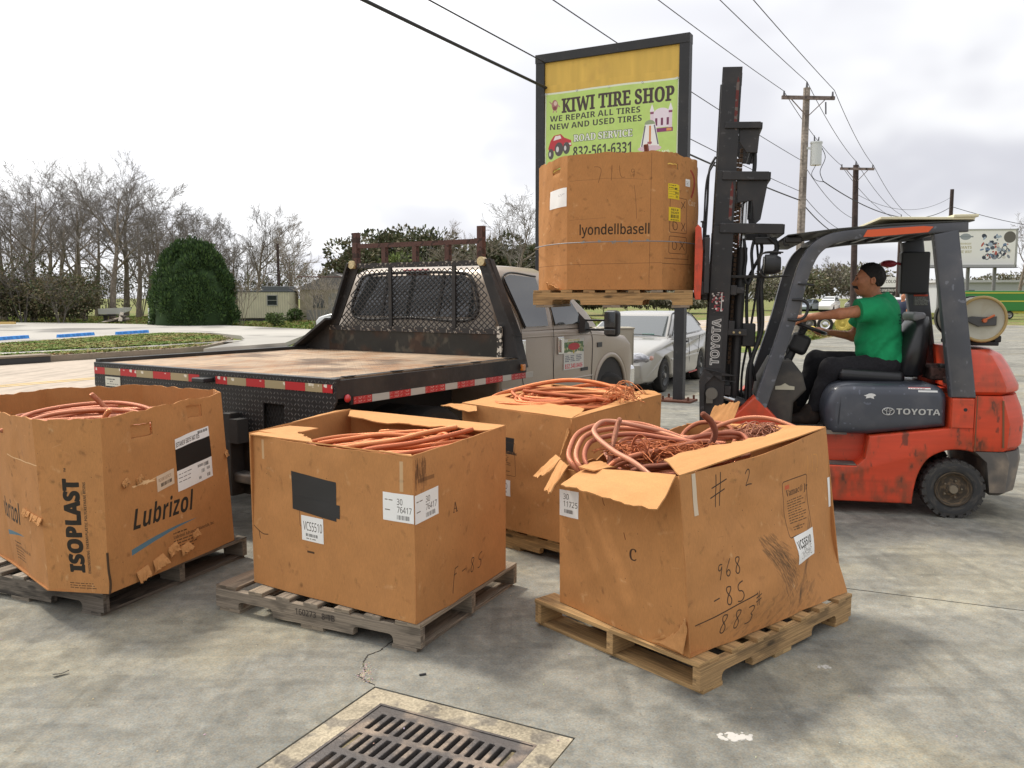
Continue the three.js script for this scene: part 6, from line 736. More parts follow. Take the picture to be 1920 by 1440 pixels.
  for (const z of [-0.485, -0.16, 0.16, 0.485]) part('backrest_bar', boxUV(extr([[1.835, 1.585], [1.875, 1.585], [1.885, 1.64], [1.885, 2.12], [1.865, 2.145], [1.84, 2.12], [1.825, 1.95], [1.83, 1.70]], 0.035, 0.005, z)), orange, car); part('backrest_bar', boxUV(rbox(0.03, 0.05, 1.0, 0.006, 1.862, 2.10, 0)), orange, car); part('clamp_bolt', merge(cyl(V(1.83, 2.12, -0.49), V(1.83, 2.165, -0.49), 0.008, 0.008, 8), cyl(V(1.83, 2.16, -0.49), V(1.83, 2.17, -0.49), 0.018, 0.018, 8)), blackSteel, car);
  for (const z of [-0.27, 0.27]) part('fork', boxUV(merge(rbox(0.045, 0.52, 0.10, 0.006, 1.862, 1.86, z), extr([[1.84, 1.597], [2.93, 1.622], [2.95, 1.632], [2.93, 1.636], [1.885, 1.636], [1.84, 1.64]], 0.10, 0.003, z))), mastBlack, car);
}
// ---------------------------------------------------------------- raised pallet and octagonal box
const EY = 1.524, eo = flw(1.893, EY, -0.512);
makePallet('wooden_pallet', 'pale wooden pallet raised high on the forklift forks', [eo.x, eo.y, eo.z], FL.a, [paleWood[0], paleWood[1], greyWood[1]], 1.225, 1.02, 25);
{
  const t = thing('cardboard_box', 'octagonal cardboard box printed lyondellbasell raised on the forklift', 'box');
  const main = kraft(0.72, 1.04, 71, (x) => { text(x, 'lyondellbasell', 0.36, 0.615, 0.105, 'sans-serif', { bold: false, align: 'center', sx: 0.83, fill: '#33271a', stroke: '#33271a', lw: 0.003 }); scrawl(x, '7', 0.20, 0.09, 0.12, 0.003, 1, 0, 'rgba(80,54,34,0.8)'); scrawl(x, '1', 0.30, 0.10, 0.11, 0.003, 1, 0, 'rgba(80,54,34,0.8)'); scrawl(x, 'L', 0.38, 0.10, 0.10, 0.003, 1, 0, 'rgba(80,54,34,0.8)'); scrawl(x, '9', 0.47, 0.12, 0.07, 0.003, 1, 0, 'rgba(80,54,34,0.7)'); hand(x, [[[0.0, 0.845], [0.72, 0.835]], [[0.63, 0.02], [0.625, 1.0]], [[0.505, 0.25], [0.52, 0.36], [0.525, 0.5]]], 0.003, 'rgba(74,50,32,0.55)'); hand(x, [[[0.02, 0.20], [0.4, 0.19], [0.6, 0.21]], [[0.02, 0.50], [0.3, 0.49]]], 0.0025, 'rgba(90,62,40,0.4)'); const r = rng(5); for (let i = 0; i < 14; i++) { x.fillStyle = 'rgba(112,140,160,0.55)'; x.fillRect(0.1 + (i % 5) * 0.12 + r() * 0.03, 0.655 + r() * 0.015, 0.012, 0.012 + r() * 0.012); } }, 1.4);
  const right = kraft(0.35, 1.04, 72, (x) => { x.strokeStyle = 'rgba(66,46,30,0.9)'; x.lineWidth = 0.004; for (const [y, h] of [[0.33, 0.27], [0.63, 0.13]]) { x.beginPath(); x.roundRect(0.06, y, 0.17, h, 0.012); x.stroke(); } hand(x, [[[0.17, 0.36], [0.21, 0.40]], [[0.21, 0.35], [0.17, 0.41]], [[0.17, 0.52], [0.21, 0.58]], [[0.21, 0.52], [0.17, 0.58]], [[0.09, 0.52], [0.13, 0.52], [0.13, 0.58], [0.09, 0.58], [0.09, 0.52]], [[0.16, 0.66], [0.21, 0.73]], [[0.21, 0.66], [0.16, 0.73]], [[0.09, 0.67], [0.13, 0.67], [0.13, 0.73], [0.09, 0.73], [0.09, 0.67]]], 0.005); x.strokeStyle = 'rgba(150,40,36,0.75)'; x.lineWidth = 0.02; x.beginPath(); x.moveTo(0.28, 0.1); x.bezierCurveTo(0.34, 0.14, 0.33, 0.22, 0.29, 0.30); x.stroke(); text(x, 'Car', 0.25, 0.37, 0.06, 'serif', { bold: false, fill: 'rgba(226,214,196,0.7)' }); hand(x, [[[0.0, 0.84], [0.30, 0.84]], [[0.02, 0.80], [0.26, 0.80]]], 0.005, 'rgba(60,42,28,0.6)'); }, 1.4);
  const left = kraft(0.35, 1.04, 73, (x) => { hand(x, [[[0, 0.845], [0.35, 0.845]], [[0.17, 0.5], [0.20, 0.54], [0.16, 0.57]]], 0.003, 'rgba(90,62,40,0.6)'); }, 1.3);
  const ring = [[2.853, -0.505], [2.125, -0.505], [1.885, -0.24], [1.895, 0.25], [2.12, 0.49], [2.85, 0.49], [3.12, 0.25], [3.125, -0.22]], ty = [2.685, 2.695, 2.655, 2.63, 2.66, 2.67, 2.66, 2.64];
  const yb = EY + PTOP + 0.004, f = octBox(t, ring, yb, (i) => ty[i], [main, right, null, null, null, null, null, left], { world: (x, y, z) => flw(x, y, z), rag: 0.016, seed: 8, bow: 0.026, sag: 0.0, holes: { 7: [[0.567, 0.885, 0.80, 0.923]], 1: [[0.10, 0.885, 0.40, 0.923]] } });
  part('bottom', (() => { const p = ring.map(([x, z]) => flw(x, yb + 0.002, z)), s = shapeOf(p.map((q) => [q.x, -q.z])), g = new THREE.ExtrudeGeometry(s, { depth: 0.006, bevelEnabled: false }); g.rotateX(-Math.PI / 2); g.translate(0, yb + 0.001, 0); return g; })(), kraftInside, t);
  sticker(t, f[7], 0.50, 0.625, 0.985, 0.765, paper(0.15, 0.16, (x) => { lines(x, 0.08, 0.05, 0.05, 2, 0.012, 3, 'rgba(120,120,120,0.6)', 0.004); }, '#f4f3ef'));
  const yl = (draw) => paper(0.12, 0.12, draw, '#e0c21c'); sticker(t, f[1], 0.12, 0.665, 0.42, 0.775, yl((x) => { lines(x, 0.01, 0.01, 0.09, 2, 0.02, 3, '#4a3c10', 0.006); x.fillStyle = '#4a3c10'; x.fillRect(0, 0.045, 0.12, 0.002); barcode(x, 0.07, 0.03, 0.03, 0.015, 3); barcode(x, 0.075, 0.06, 0.035, 0.02, 4); barcode(x, 0.08, 0.09, 0.03, 0.02, 5); lines(x, 0.01, 0.06, 0.05, 3, 0.02, 5, 'rgba(80,66,20,0.6)', 0.004); })); sticker(t, f[1], 0.14, 0.505, 0.45, 0.605, yl((x) => { text(x, 'REC#', 0.06, 0.03, 0.026, 'sans-serif', { align: 'center', sx: 1.2 }); text(x, '20207', 0.06, 0.056, 0.026, 'sans-serif', { align: 'center', sx: 1.2 }); barcode(x, 0.02, 0.064, 0.08, 0.03, 3); barcode(x, 0.02, 0.104, 0.08, 0.01, 6); })); sticker(t, f[1], 0.62, 0.78, 0.76, 0.835, paper(0.05, 0.06, (x) => { lines(x, 0.01, 0.02, 0.03, 3, 0.012, 3); }));
  part('strap', tube(ring.map(([x, z], i) => flw((x - 2.50) * 1.035 + 2.50, 2.015 + 0.006 * Math.sin(i * 2) + (i === 7 ? -0.02 : 0), z * 1.06)), 0.004, 160, 5, true), std({ color: lin(0.25, 0.26, 0.27), metalness: 0.5, roughness: 0.5 }), t);
  for (const [k, u0, v0, u1, v1] of [[7, 0.57, 0.886, 0.795, 0.921], [1, 0.105, 0.886, 0.395, 0.921]]) sticker(t, f[k], u0, v0, u1, v1 - 0.004, kraftPlain, 'hand_slot_tab', -0.014, 0.006);
  { const p = f[7](0.85, 0.0), q = f[7](0.45, 0.0); flap(t, p, q, q.clone().add(V(-0.03, 0.05, 0.04)), p.clone().add(V(-0.02, 0.012, 0.05)), kraftInside, 0.015, 31, 'torn_corner'); const m = flw(2.70, 1.98, -0.513); part('tear', new THREE.SphereGeometry(0.018, 8, 6).scale(0.8, 1.6, 0.25).translate(m.x, m.y, m.z), std({ color: lin(0.10, 0.05, 0.025), roughness: 1 }), t); }
  const a = flw(2.24, 2.56, -0.30), b = flw(2.27, 2.77, -0.36); tag(part('copper_bar', bar(a, b, 0.03, 0.03, 0.005), CUD), 'reddish copper bar end sticking out of the raised box', 'copper bar');
  { const q = rng(77), gs = []; for (let i = 0; i < 7; i++) { const c = flw(2.5, 2.40 + q() * 0.06, 0), pts = []; for (let k = 0; k < 12; k++) { const an = (k / 12) * 6.28, rr = 0.26 + q() * 0.06 + i * 0.012; pts.push(V(c.x + Math.cos(an) * rr * 1.2, c.y + (q() - 0.5) * 0.03, c.z + Math.sin(an) * rr)); } tag(part('copper_cable', new THREE.TubeGeometry(new THREE.CatmullRomCurve3(pts, true), 60, 0.014, 7, true), CU[i % 4]), 'copper cable coiled inside the raised octagonal box', 'cable', 'copper cables in the raised box'); } }
}
// ---------------------------------------------------------------- people, meshed from smooth distance fields
function fieldMesh(sdf, c, half, cell) {
  const res = Math.ceil((2 * half) / cell) + 2, mc = new MarchingCubes(res, new THREE.MeshBasicMaterial(), false, false, 300000); mc.isolation = 0; const h = res / 2, k = half / h; let q = 0;
  for (let z = 0; z < res; z++) for (let y = 0; y < res; y++) for (let x = 0; x < res; x++) mc.field[q++] = -sdf(c[0] + (x - h) * k, c[1] + (y - h) * k, c[2] + (z - h) * k);
  mc.update(); const n = mc.count ?? mc.geometry.drawRange.count, p = new Float32Array(n * 3); for (let i = 0; i < n; i++) for (let j = 0; j < 3; j++) p[i * 3 + j] = mc.positionArray[i * 3 + j] * half + c[j];
  let g = new THREE.BufferGeometry(); g.setAttribute('position', new THREE.BufferAttribute(p, 3)); g = mergeVertices(g, cell * 0.02); g.computeVertexNormals(); return boxUV(smoothOut(g));
}
function smoothOut(g) { const n = g.toNonIndexed(); return n; }
const cap = (a, b, r0, r1) => { const dx = b[0] - a[0], dy = b[1] - a[1], dz = b[2] - a[2], L = dx * dx + dy * dy + dz * dz || 1e-9; return (x, y, z) => { const t = Math.min(1, Math.max(0, ((x - a[0]) * dx + (y - a[1]) * dy + (z - a[2]) * dz) / L)); return Math.hypot(x - a[0] - dx * t, y - a[1] - dy * t, z - a[2] - dz * t) - (r0 + (r1 - r0) * t); }; };
const ell = (c, r) => (x, y, z) => { const a = (x - c[0]) / r[0], b = (y - c[1]) / r[1], d = (z - c[2]) / r[2], k = Math.hypot(a, b, d); return (k - 1) * Math.min(r[0], r[1], r[2]); };
const blend = (k, ...fs) => (x, y, z) => { let d = fs[0](x, y, z); for (let i = 1; i < fs.length; i++) { const e = fs[i](x, y, z), h = Math.max(k - Math.abs(d - e), 0) / k; d = Math.min(d, e) - h * h * k * 0.25; } return d; };
const skin = phys({ map: scaled(dataTex(128, 128, (u, v) => { const k = 0.92 + 0.16 * fbm(u * 10, v * 10, 10, 3); return [184 * k, 122 * k, 88 * k]; }), 6), roughness: 0.55 });
const hairM = std({ map: scaled(dataTex(128, 128, (u, v) => { const k = 0.6 + 0.8 * fbm(u * 30, v * 8, 30, 3); return [26 * k, 21 * k, 19 * k]; }), 10), roughness: 0.75 }), green = std({ map: scaled(dataTex(256, 256, (u, v) => { const k = 0.92 + 0.12 * fbm(u * 8, v * 8, 8, 4) + 0.05 * (NTAB[(u * 256 | 0) + (v * 256 | 0) * 256] - 0.5); return [24 * k, 156 * k, 98 * k]; }), 3), roughness: 0.9 }), jeans = std({ map: scaled(dataTex(128, 128, (u, v) => { const k = 0.8 + 0.4 * fbm(u * 20, v * 20, 20, 3); return [34 * k, 33 * k, 37 * k]; }), 5), roughness: 0.95 }), shoeM = std({ ...painted(5, [44, 34, 28], [86, 62, 44], 0.5, 41), roughness: 0.8 });
{
  const t = thing('person', 'man in a green shirt and black trousers driving the forklift', 'person', [FL.x, 0, -FL.d], FL.a);
  const J = { pel: [0.41, 1.10, 0], chest: [0.475, 1.42, 0], shN: [0.535, 1.515, -0.195], elN: [0.80, 1.478, -0.265], wrN: [1.035, 1.447, -0.185], shF: [0.52, 1.49, 0.195], elF: [0.60, 1.285, 0.27], wrF: [0.82, 1.320, 0.205], hpN: [0.44, 1.065, -0.095], hpF: [0.44, 1.065, 0.095], knN: [0.835, 1.055, -0.155], knF: [0.905, 1.095, 0.13], anN: [0.965, 0.70, -0.15], anF: [1.04, 0.715, 0.125] };
  const torso = blend(0.09, ell([0.42, 1.12, 0], [0.15, 0.12, 0.185]), ell([0.468, 1.25, 0], [0.162, 0.15, 0.175]), ell([0.465, 1.40, 0], [0.135, 0.15, 0.185]), cap([0.50, 1.505, -0.14], [0.50, 1.505, 0.14], 0.070, 0.070), ell([0.445, 1.52, 0], [0.095, 0.10, 0.12]));
  const armN = blend(0.03, cap(J.shN, J.elN, 0.058, 0.043), cap(J.elN, J.wrN, 0.042, 0.027)), armF = blend(0.03, cap(J.shF, J.elF, 0.058, 0.043), cap(J.elF, J.wrF, 0.042, 0.027));
  const legN = blend(0.05, cap(J.hpN, J.knN, 0.095, 0.062), cap(J.knN, J.anN, 0.060, 0.042)), legF = blend(0.05, cap(J.hpF, J.knF, 0.095, 0.062), cap(J.knF, J.anF, 0.060, 0.042));
  const neck = cap([0.485, 1.53, 0], [0.53, 1.66, 0], 0.060, 0.056);
  const bodyF = blend(0.03, torso, armN, armF, legN, legF, neck);
  const bodyG = fieldMesh((x, y, z) => Math.max(bodyF(x, y, z) + 0.004, y - 1.64), [0.72, 1.20, 0], 0.56, 0.013);
  // head: skull, face, jaw, nose, brow, lips, ears
  const hx = 0.555, hy = 1.74, head = blend(0.025, ell([hx - 0.012, hy + 0.015, 0], [0.100, 0.103, 0.076]), ell([hx + 0.025, hy - 0.045, 0], [0.066, 0.085, 0.062]), ell([hx + 0.052, hy - 0.098, 0], [0.032, 0.024, 0.032]), cap([hx + 0.086, hy + 0.002, 0], [hx + 0.112, hy - 0.030, 0], 0.008, 0.013), cap([hx + 0.098, hy - 0.034, -0.013], [hx + 0.098, hy - 0.034, 0.013], 0.009, 0.009), cap([hx + 0.080, hy + 0.024, -0.036], [hx + 0.080, hy + 0.024, 0.036], 0.011, 0.011), cap([hx + 0.086, hy - 0.066, -0.018], [hx + 0.086, hy - 0.066, 0.018], 0.008, 0.008), cap([hx + 0.083, hy - 0.082, -0.014], [hx + 0.083, hy - 0.082, 0.014], 0.008, 0.008), ell([hx + 0.055, hy - 0.02, -0.040], [0.03, 0.025, 0.02]), ell([hx + 0.055, hy - 0.02, 0.040], [0.03, 0.025, 0.02]), neck);
  const sock = (s) => ell([hx + 0.090, hy + 0.004, s * 0.030], [0.014, 0.010, 0.016]);
  const ears = [-1, 1].map((s) => { const e = ell([hx - 0.018, hy - 0.010, s * 0.080], [0.020, 0.033, 0.012]), i = ell([hx - 0.014, hy - 0.008, s * 0.092], [0.011, 0.020, 0.008]); return (x, y, z) => Math.max(e(x, y, z), -i(x, y, z)); });
  const headF = blend(0.006, (x, y, z) => Math.max(head(x, y, z), -sock(-1)(x, y, z), -sock(1)(x, y, z)), ...ears);
  const headG = fieldMesh((x, y, z) => Math.max(headF(x, y, z), 1.56 - y), [hx, hy - 0.02, 0], 0.20, 0.004);
  // hands: palm, four fingers closed round the rim, thumb on the side
  function handField(w, rim, tang, inn, s) {   // w wrist, rim: point on the rim, tang: along the rim, inn: from rim towards the wheel's underside
    const add = (p, ...q) => { const o = [...p]; q.forEach(([v, k]) => { for (let i = 0; i < 3; i++) o[i] += v[i] * k; }); return o; }, dir = [0, 1, 2].map((i) => rim[i] - w[i]), l = Math.hypot(...dir), f = dir.map((v) => v / l), up = [-inn[0], -inn[1], -inn[2]];
    const kn = add(rim, [up, 0.018], [f, -0.022]), fs = [cap(w, add(w, [f, 0.03]), 0.026, 0.026), cap(add(w, [f, 0.025], [tang, -0.018]), add(kn, [tang, -0.022]), 0.017, 0.014), cap(add(w, [f, 0.025]), kn, 0.018, 0.014), cap(add(w, [f, 0.025], [tang, 0.018]), add(kn, [tang, 0.024]), 0.017, 0.013)], fing = [];
    [[-0.030, 1.0], [-0.010, 1.08], [0.011, 1.02], [0.031, 0.86]].forEach(([o, q]) => { const a = add(kn, [tang, o]), b = add(a, [f, 0.034 * q], [up, -0.002]), c = add(b, [f, 0.010 * q], [inn, 0.028 * q]), d = add(c, [f, -0.018 * q], [inn, 0.012 * q]); fing.push(cap(a, b, 0.0095, 0.0090), cap(b, c, 0.0088, 0.0082), cap(c, d, 0.0080, 0.0072)); });
    const tb = add(w, [f, 0.035], [tang, -0.028 * s]), tm = add(rim, [tang, -0.045 * s], [f, -0.018]), te = add(rim, [tang, -0.05 * s], [f, 0.012], [inn, 0.012]); fing.push(cap(tb, tm, 0.012, 0.010), cap(tm, te, 0.0095, 0.008));
    return blend(0.008, blend(0.018, ...fs), ...fing);
  }
  const inn = [0.35, -0.937, 0], rimN = [1.125, 1.418, -0.128], rimF = [0.893, 1.330, 0.118];
  const hN = fieldMesh(handField(J.wrN, rimN, [0.62, 0.24, 0.74], inn, 1), [1.085, 1.43, -0.155], 0.105, 0.0032), hF = fieldMesh(handField(J.wrF, rimF, [0.62, 0.24, 0.74], inn, -1), [0.87, 1.325, 0.155], 0.105, 0.0032);
  part('body', merge(bodyG, headG, hN, hF), skin, t);
  // eyes and moustache
  for (const s of [-1, 1]) part('eye', new THREE.SphereGeometry(0.011, 12, 10).translate(hx + 0.079, hy + 0.004, s * 0.030), std({ color: lin(0.10, 0.07, 0.05), roughness: 0.3 }), t);
  part('moustache', fieldMesh(blend(0.012, cap([hx + 0.098, hy - 0.053, 0], [hx + 0.090, hy - 0.060, -0.026], 0.013, 0.011), cap([hx + 0.098, hy - 0.053, 0], [hx + 0.090, hy - 0.060, 0.026], 0.013, 0.011), cap([hx + 0.090, hy - 0.060, -0.026], [hx + 0.078, hy - 0.076, -0.034], 0.008, 0.005)), [hx + 0.09, hy - 0.06, 0], 0.05, 0.003), hairM, t);
  for (const s of [-1, 1]) part('eyebrow', tube([V(hx + 0.094, hy + 0.026, s * 0.012), V(hx + 0.093, hy + 0.031, s * 0.028), V(hx + 0.080, hy + 0.027, s * 0.044)], 0.0045, 10, 5), hairM, t);
  const hairF = ell([hx - 0.016, hy + 0.022, 0], [0.106, 0.105, 0.082]); part('hair', fieldMesh((x, y, z) => { const front = x - (hx + 0.078 - 0.25 * Math.max(0, hy + 0.075 - y)), low = (hy - 0.055 + Math.max(0, x - hx + 0.055) * 1.15) - y, side = x > hx + 0.035 ? (hy + 0.052) - y : -1; return Math.max(hairF(x, y, z) - 0.007 * fbm(x * 70, y * 70 + z * 60, 256, 2), front, low, side); }, [hx - 0.01, hy + 0.02, 0], 0.14, 0.004), hairM, t);
  // shirt: follows torso and upper arms, with folds
  const lerp3 = (a, b, k) => a.map((v, i) => lerp(v, b[i], k)), slN = cap(J.shN, lerp3(J.shN, J.elN, 0.52), 0.080, 0.085), slF = cap(J.shF, lerp3(J.shF, J.elF, 0.62), 0.080, 0.082), shirtF = blend(0.055, torso, slN, slF, cap([0.475, 1.55, 0], [0.492, 1.61, 0], 0.082, 0.066)), neckHole = cap([0.487, 1.53, 0], [0.545, 1.70, 0], 0.050, 0.066);
  const dirN = lerp3(J.shN, J.elN, 1).map((v, i) => v - J.shN[i]), nN = Math.hypot(...dirN), eN = lerp3(J.shN, J.elN, 0.50), dirF = J.elF.map((v, i) => v - J.shF[i]), nF = Math.hypot(...dirF), eF = lerp3(J.shF, J.elF, 0.58);
  const shirt = part('shirt', fieldMesh((x, y, z) => { const fold = 0.009 * Math.sin((y * 0.8 + x * 0.9) * 62 + 5 * fbm(x * 8, y * 8, 256, 2)) * sm(1.45, 1.2, y) * 0.55 + 0.010 * (fbm(x * 13 + 4, y * 13 + z * 7, 256, 3) - 0.5) * 2; const cN = ((x - eN[0]) * dirN[0] + (y - eN[1]) * dirN[1] + (z - eN[2]) * dirN[2]) / nN, cF = ((x - eF[0]) * dirF[0] + (y - eF[1]) * dirF[1] + (z - eF[2]) * dirF[2]) / nF; let d = shirtF(x, y, z) - 0.010 - fold * 0.8; if (z < -0.14) d = Math.max(d, cN); if (z > 0.14) d = Math.max(d, cF); d = Math.max(d, (1.075 + 0.10 * (x - 0.42)) - y, 0.006 - neckHole(x, y, z) - 0.004, y - 1.635 + (x - 0.44) * 0.5 * (Math.abs(z) < 0.09 ? 1 : 0)); return d; }, [0.54, 1.33, 0], 0.36, 0.0075), green, t);
  { // faint print on the back
    const dk = std({ color: lin(0.006, 0.10, 0.055), roughness: 0.9 }), gs = []; const q = rng(8); for (let r = 0; r < 4; r++) for (let k = 0; k < 6; k++) { if (q() < 0.8) gs.push([1.47 - r * 0.022, -0.13 + k * 0.025]); } part('back_print', merge(...gs.map(([y, z]) => { let x = 0.20; while (x < 0.6 && shirtF(x, y, z) - 0.012 > 0) x += 0.002; return box(0.006, 0.012, 0.014, x - 0.001, y, z); })), dk, shirt); }
  const trF = blend(0.05, ell([0.42, 1.085, 0], [0.155, 0.105, 0.19]), legN, legF); part('trousers', fieldMesh((x, y, z) => { const d = trF(x, y, z) - 0.012 - 0.008 * (fbm(x * 14, y * 14 + z * 9, 256, 3) - 0.5) * 2; return Math.max(d, x < 0.62 ? y - 1.175 : -1, 0.715 - y); }, [0.72, 0.93, 0], 0.48, 0.010), jeans, t);
  for (const [a, s] of [[J.anN, -1], [J.anF, 1]]) part('shoe', fieldMesh((x, y, z) => Math.max(blend(0.03, cap([a[0] - 0.02, a[1] - 0.03, a[2]], [a[0], a[1] + 0.035, a[2]], 0.050, 0.050), cap([a[0] - 0.01, a[1] - 0.045, a[2]], [a[0] + 0.15, a[1] - 0.055, a[2]], 0.046, 0.042), cap([a[0] + 0.09, a[1] - 0.04, a[2]], [a[0] + 0.03, a[1] + 0.01, a[2]], 0.035, 0.045))(x, y, z), a[1] - 0.085 - y), [a[0] + 0.06, a[1] - 0.02, a[2]], 0.17, 0.007), shoeM, t);
}
// ---------------------------------------------------------------- shop sign on two posts
{
  const t = thing('pylon_sign', 'tall black framed sign with yellow board above the lime green banner', 'sign', [0.40, 0, -14.1], -28);
  const frame = std({ ...painted(0.8, [40, 40, 42], [96, 90, 84], 0.3, 51, [120, 116, 108]), roughness: 0.55 });
  const rustBase = std({ ...painted(3, [96, 58, 40], [60, 50, 44], 0.6, 53), roughness: 0.9 });
  for (const x of [0.10, 2.485]) { part('post', boxUV(rbox(0.155, 5.5, 0.155, 0.006, x, 2.75, 0)), frame, t); part('base_plate', boxUV(merge(rbox(0.5, 0.03, 0.42, 0.006, x, 0.015, 0.03), ...[[-0.2, 0.18], [0.2, 0.18], [-0.2, -0.13], [0.2, -0.13]].map(([a, b]) => cyl(V(x + a, 0.02, b), V(x + a, 0.09, b), 0.018, 0.018, 6)))), rustBase, t); }
  part('top_rail', boxUV(rbox(2.55, 0.14, 0.17, 0.006, 1.29, 5.43, 0.0)), frame, t); part('bottom_rail', boxUV(rbox(2.23, 0.10, 0.15, 0.006, 1.29, 2.45, 0)), frame, t);
  part('board', boxUV(box(2.23, 2.87, 0.03, 1.2925, 3.93, 0.03)), std({ map: scaled(dataTex(512, 512, (u, v) => { const n = fbm(u * 5, v * 5, 5, 5), s = fbm(u * 30, v * 4, 30, 3), d = sm(0.54, 0.72, n), k = 0.93 + 0.10 * (s - 0.5); return [240 * k * (1 - 0.06 * d), 198 * k * (1 - 0.08 * d), 96 * k * (1 - 0.05 * d)]; }), 0.4), roughness: 0.7 }), t);
  const K = 640, W = 2.22, Hh = 1.22, [c, x] = canvas(Math.round(W * K), Math.round(Hh * K)); x.scale(K, K); x.fillStyle = '#c4e07c'; x.fillRect(0, 0, W, Hh); const r = rng(4); for (let i = 0; i < 200; i++) { x.fillStyle = `rgba(${r() < 0.5 ? '230,244,170' : '140,180,80'},0.05)`; x.beginPath(); x.ellipse(r() * W, r() * Hh, 0.1, 0.05, r() * 3, 0, 7); x.fill(); }
  x.fillStyle = '#e9edd6'; x.fillRect(0, 0, W, 0.028); x.fillRect(0, 0, 0.018, Hh); x.fillRect(W - 0.018, 0, 0.018, Hh);
  text(x, 'KIWI TIRE SHOP', 0.29, 0.325, 0.295, 'serif', { sx: 0.755, fill: '#4a3b38', stroke: '#4a3b38', lw: 0.014 });
  text(x, 'WE REPAIR ALL TIRES', 0.085, 0.455, 0.125, 'sans-serif', { sx: 1.22, fill: '#46423c' }); text(x, 'NEW AND USED TIRES', 0.075, 0.585, 0.125, 'sans-serif', { sx: 1.22, fill: '#46423c' });
  text(x, 'ROAD SERVICE', 0.50, 0.80, 0.145, 'serif', { sx: 0.90, fill: '#f4f4ea', stroke: '#6b7a52', lw: 0.018 }); text(x, '832-561-6331', 0.49, 1.05, 0.235, 'sans-serif', { sx: 0.70, fill: '#4a443e' }); text(x, 'MOON WALKS AND', 1.54, 1.10, 0.062, 'sans-serif', { sx: 0.98, fill: '#f2f4e2' });
  // small shop emblem, red off-road truck, bouncy castle and slide
  x.fillStyle = '#b07a70'; x.beginPath(); x.ellipse(0.17, 0.20, 0.055, 0.085, 0, 0, 7); x.fill(); x.fillStyle = '#e3c6b6'; x.beginPath(); x.ellipse(0.18, 0.17, 0.03, 0.035, 0, 0, 7); x.fill(); x.fillStyle = '#8a4a4a'; x.fillRect(0.14, 0.22, 0.06, 0.05); hand(x, [[[0.12, 0.18], [0.08, 0.14]], [[0.22, 0.2], [0.255, 0.23]], [[0.15, 0.28], [0.14, 0.31]], [[0.19, 0.28], [0.20, 0.31]]], 0.016, '#b98a80');
  x.fillStyle = '#c43c44'; x.beginPath(); x.moveTo(0.06, 0.88); x.lineTo(0.10, 0.76); x.lineTo(0.16, 0.68); x.lineTo(0.28, 0.66); x.lineTo(0.34, 0.72); x.lineTo(0.46, 0.77); x.lineTo(0.47, 0.86); x.lineTo(0.30, 0.90); x.lineTo(0.08, 0.94); x.closePath(); x.fill(); x.fillStyle = '#f2e9e4'; x.beginPath(); x.moveTo(0.15, 0.76); x.lineTo(0.18, 0.69); x.lineTo(0.27, 0.68); x.lineTo(0.29, 0.73); x.closePath(); x.fill(); x.fillStyle = '#e8e6e0'; x.fillRect(0.34, 0.81, 0.12, 0.035);
  for (const [a, b, q, w] of [[0.25, 0.90, 0.11, 0.075], [0.38, 0.89, 0.095, 0.06], [0.11, 0.97, 0.085, 0.05]]) { x.fillStyle = '#5a5452'; x.beginPath(); x.ellipse(a, b, w, q, 0, 0, 7); x.fill(); x.fillStyle = '#d8d6d2'; x.beginPath(); x.ellipse(a - w * 0.35, b, w * 0.34, q * 0.42, 0, 0, 7); x.fill(); }
  x.translate(0, 0.13); x.fillStyle = '#f0e2ea'; x.fillRect(1.80, 0.36, 0.32, 0.22); x.beginPath(); x.ellipse(1.96, 0.38, 0.13, 0.09, 0, Math.PI, 0); x.fill(); for (const a of [1.78, 2.07]) { x.fillStyle = '#ead6e0'; x.fillRect(a, 0.33, 0.055, 0.26); x.fillStyle = '#f6eef2'; x.beginPath(); x.moveTo(a - 0.01, 0.33); x.lineTo(a + 0.028, 0.22); x.lineTo(a + 0.065, 0.33); x.fill(); x.fillStyle = '#8a3a62'; x.fillRect(a, 0.34, 0.055, 0.03); } x.fillStyle = '#7a3a5a'; for (const a of [1.86, 1.95, 2.04]) x.fillRect(a, 0.44, 0.035, 0.11); x.fillStyle = '#8e3f70'; x.fillRect(1.78, 0.59, 0.36, 0.06); x.fillStyle = '#e79a5a'; x.fillRect(2.04, 0.6, 0.08, 0.04);
  x.fillStyle = '#f6f3ee'; x.beginPath(); x.moveTo(1.62, 0.86); x.lineTo(1.70, 0.50); x.lineTo(1.86, 0.48); x.lineTo(1.93, 0.86); x.closePath(); x.fill(); x.fillStyle = '#9aa884'; x.beginPath(); x.ellipse(1.775, 0.52, 0.085, 0.065, 0, Math.PI, 0); x.fill(); x.fillStyle = '#d98648'; x.fillRect(1.765, 0.54, 0.03, 0.28); x.fillStyle = '#5d5568'; hand(x, [[[1.70, 0.54], [1.65, 0.84]], [[1.85, 0.54], [1.91, 0.82]]], 0.02, '#6a6276'); x.fillStyle = '#e2c8d0'; x.beginPath(); x.ellipse(1.775, 0.88, 0.19, 0.045, 0, 0, 7); x.fill(); x.fillStyle = '#a85a66'; x.fillRect(1.74, 0.78, 0.07, 0.03);
  const bm = std({ map: tex(c, false), roughness: 0.5 }), ban = part('banner', sheet((u, v) => V(0.185 + u * W, 4.885 - Hh + v * Hh - 0.006 * Math.sin(u * 9) * v, 0.052 + 0.006 * Math.sin(u * 14 + v * 4) + 0.010 * sm(0.8, 1, v) * Math.abs(Math.sin(u * 12.6))), 60, 20, 0.002), [bm, bm], t, 'lime green tyre shop banner');
  for (let i = 0; i < 5; i++) part('eyelet', new THREE.TorusGeometry(0.014, 0.004, 6, 14).translate(0.2 + i * 0.545, 4.868, 0.064), chrome, ban);
}
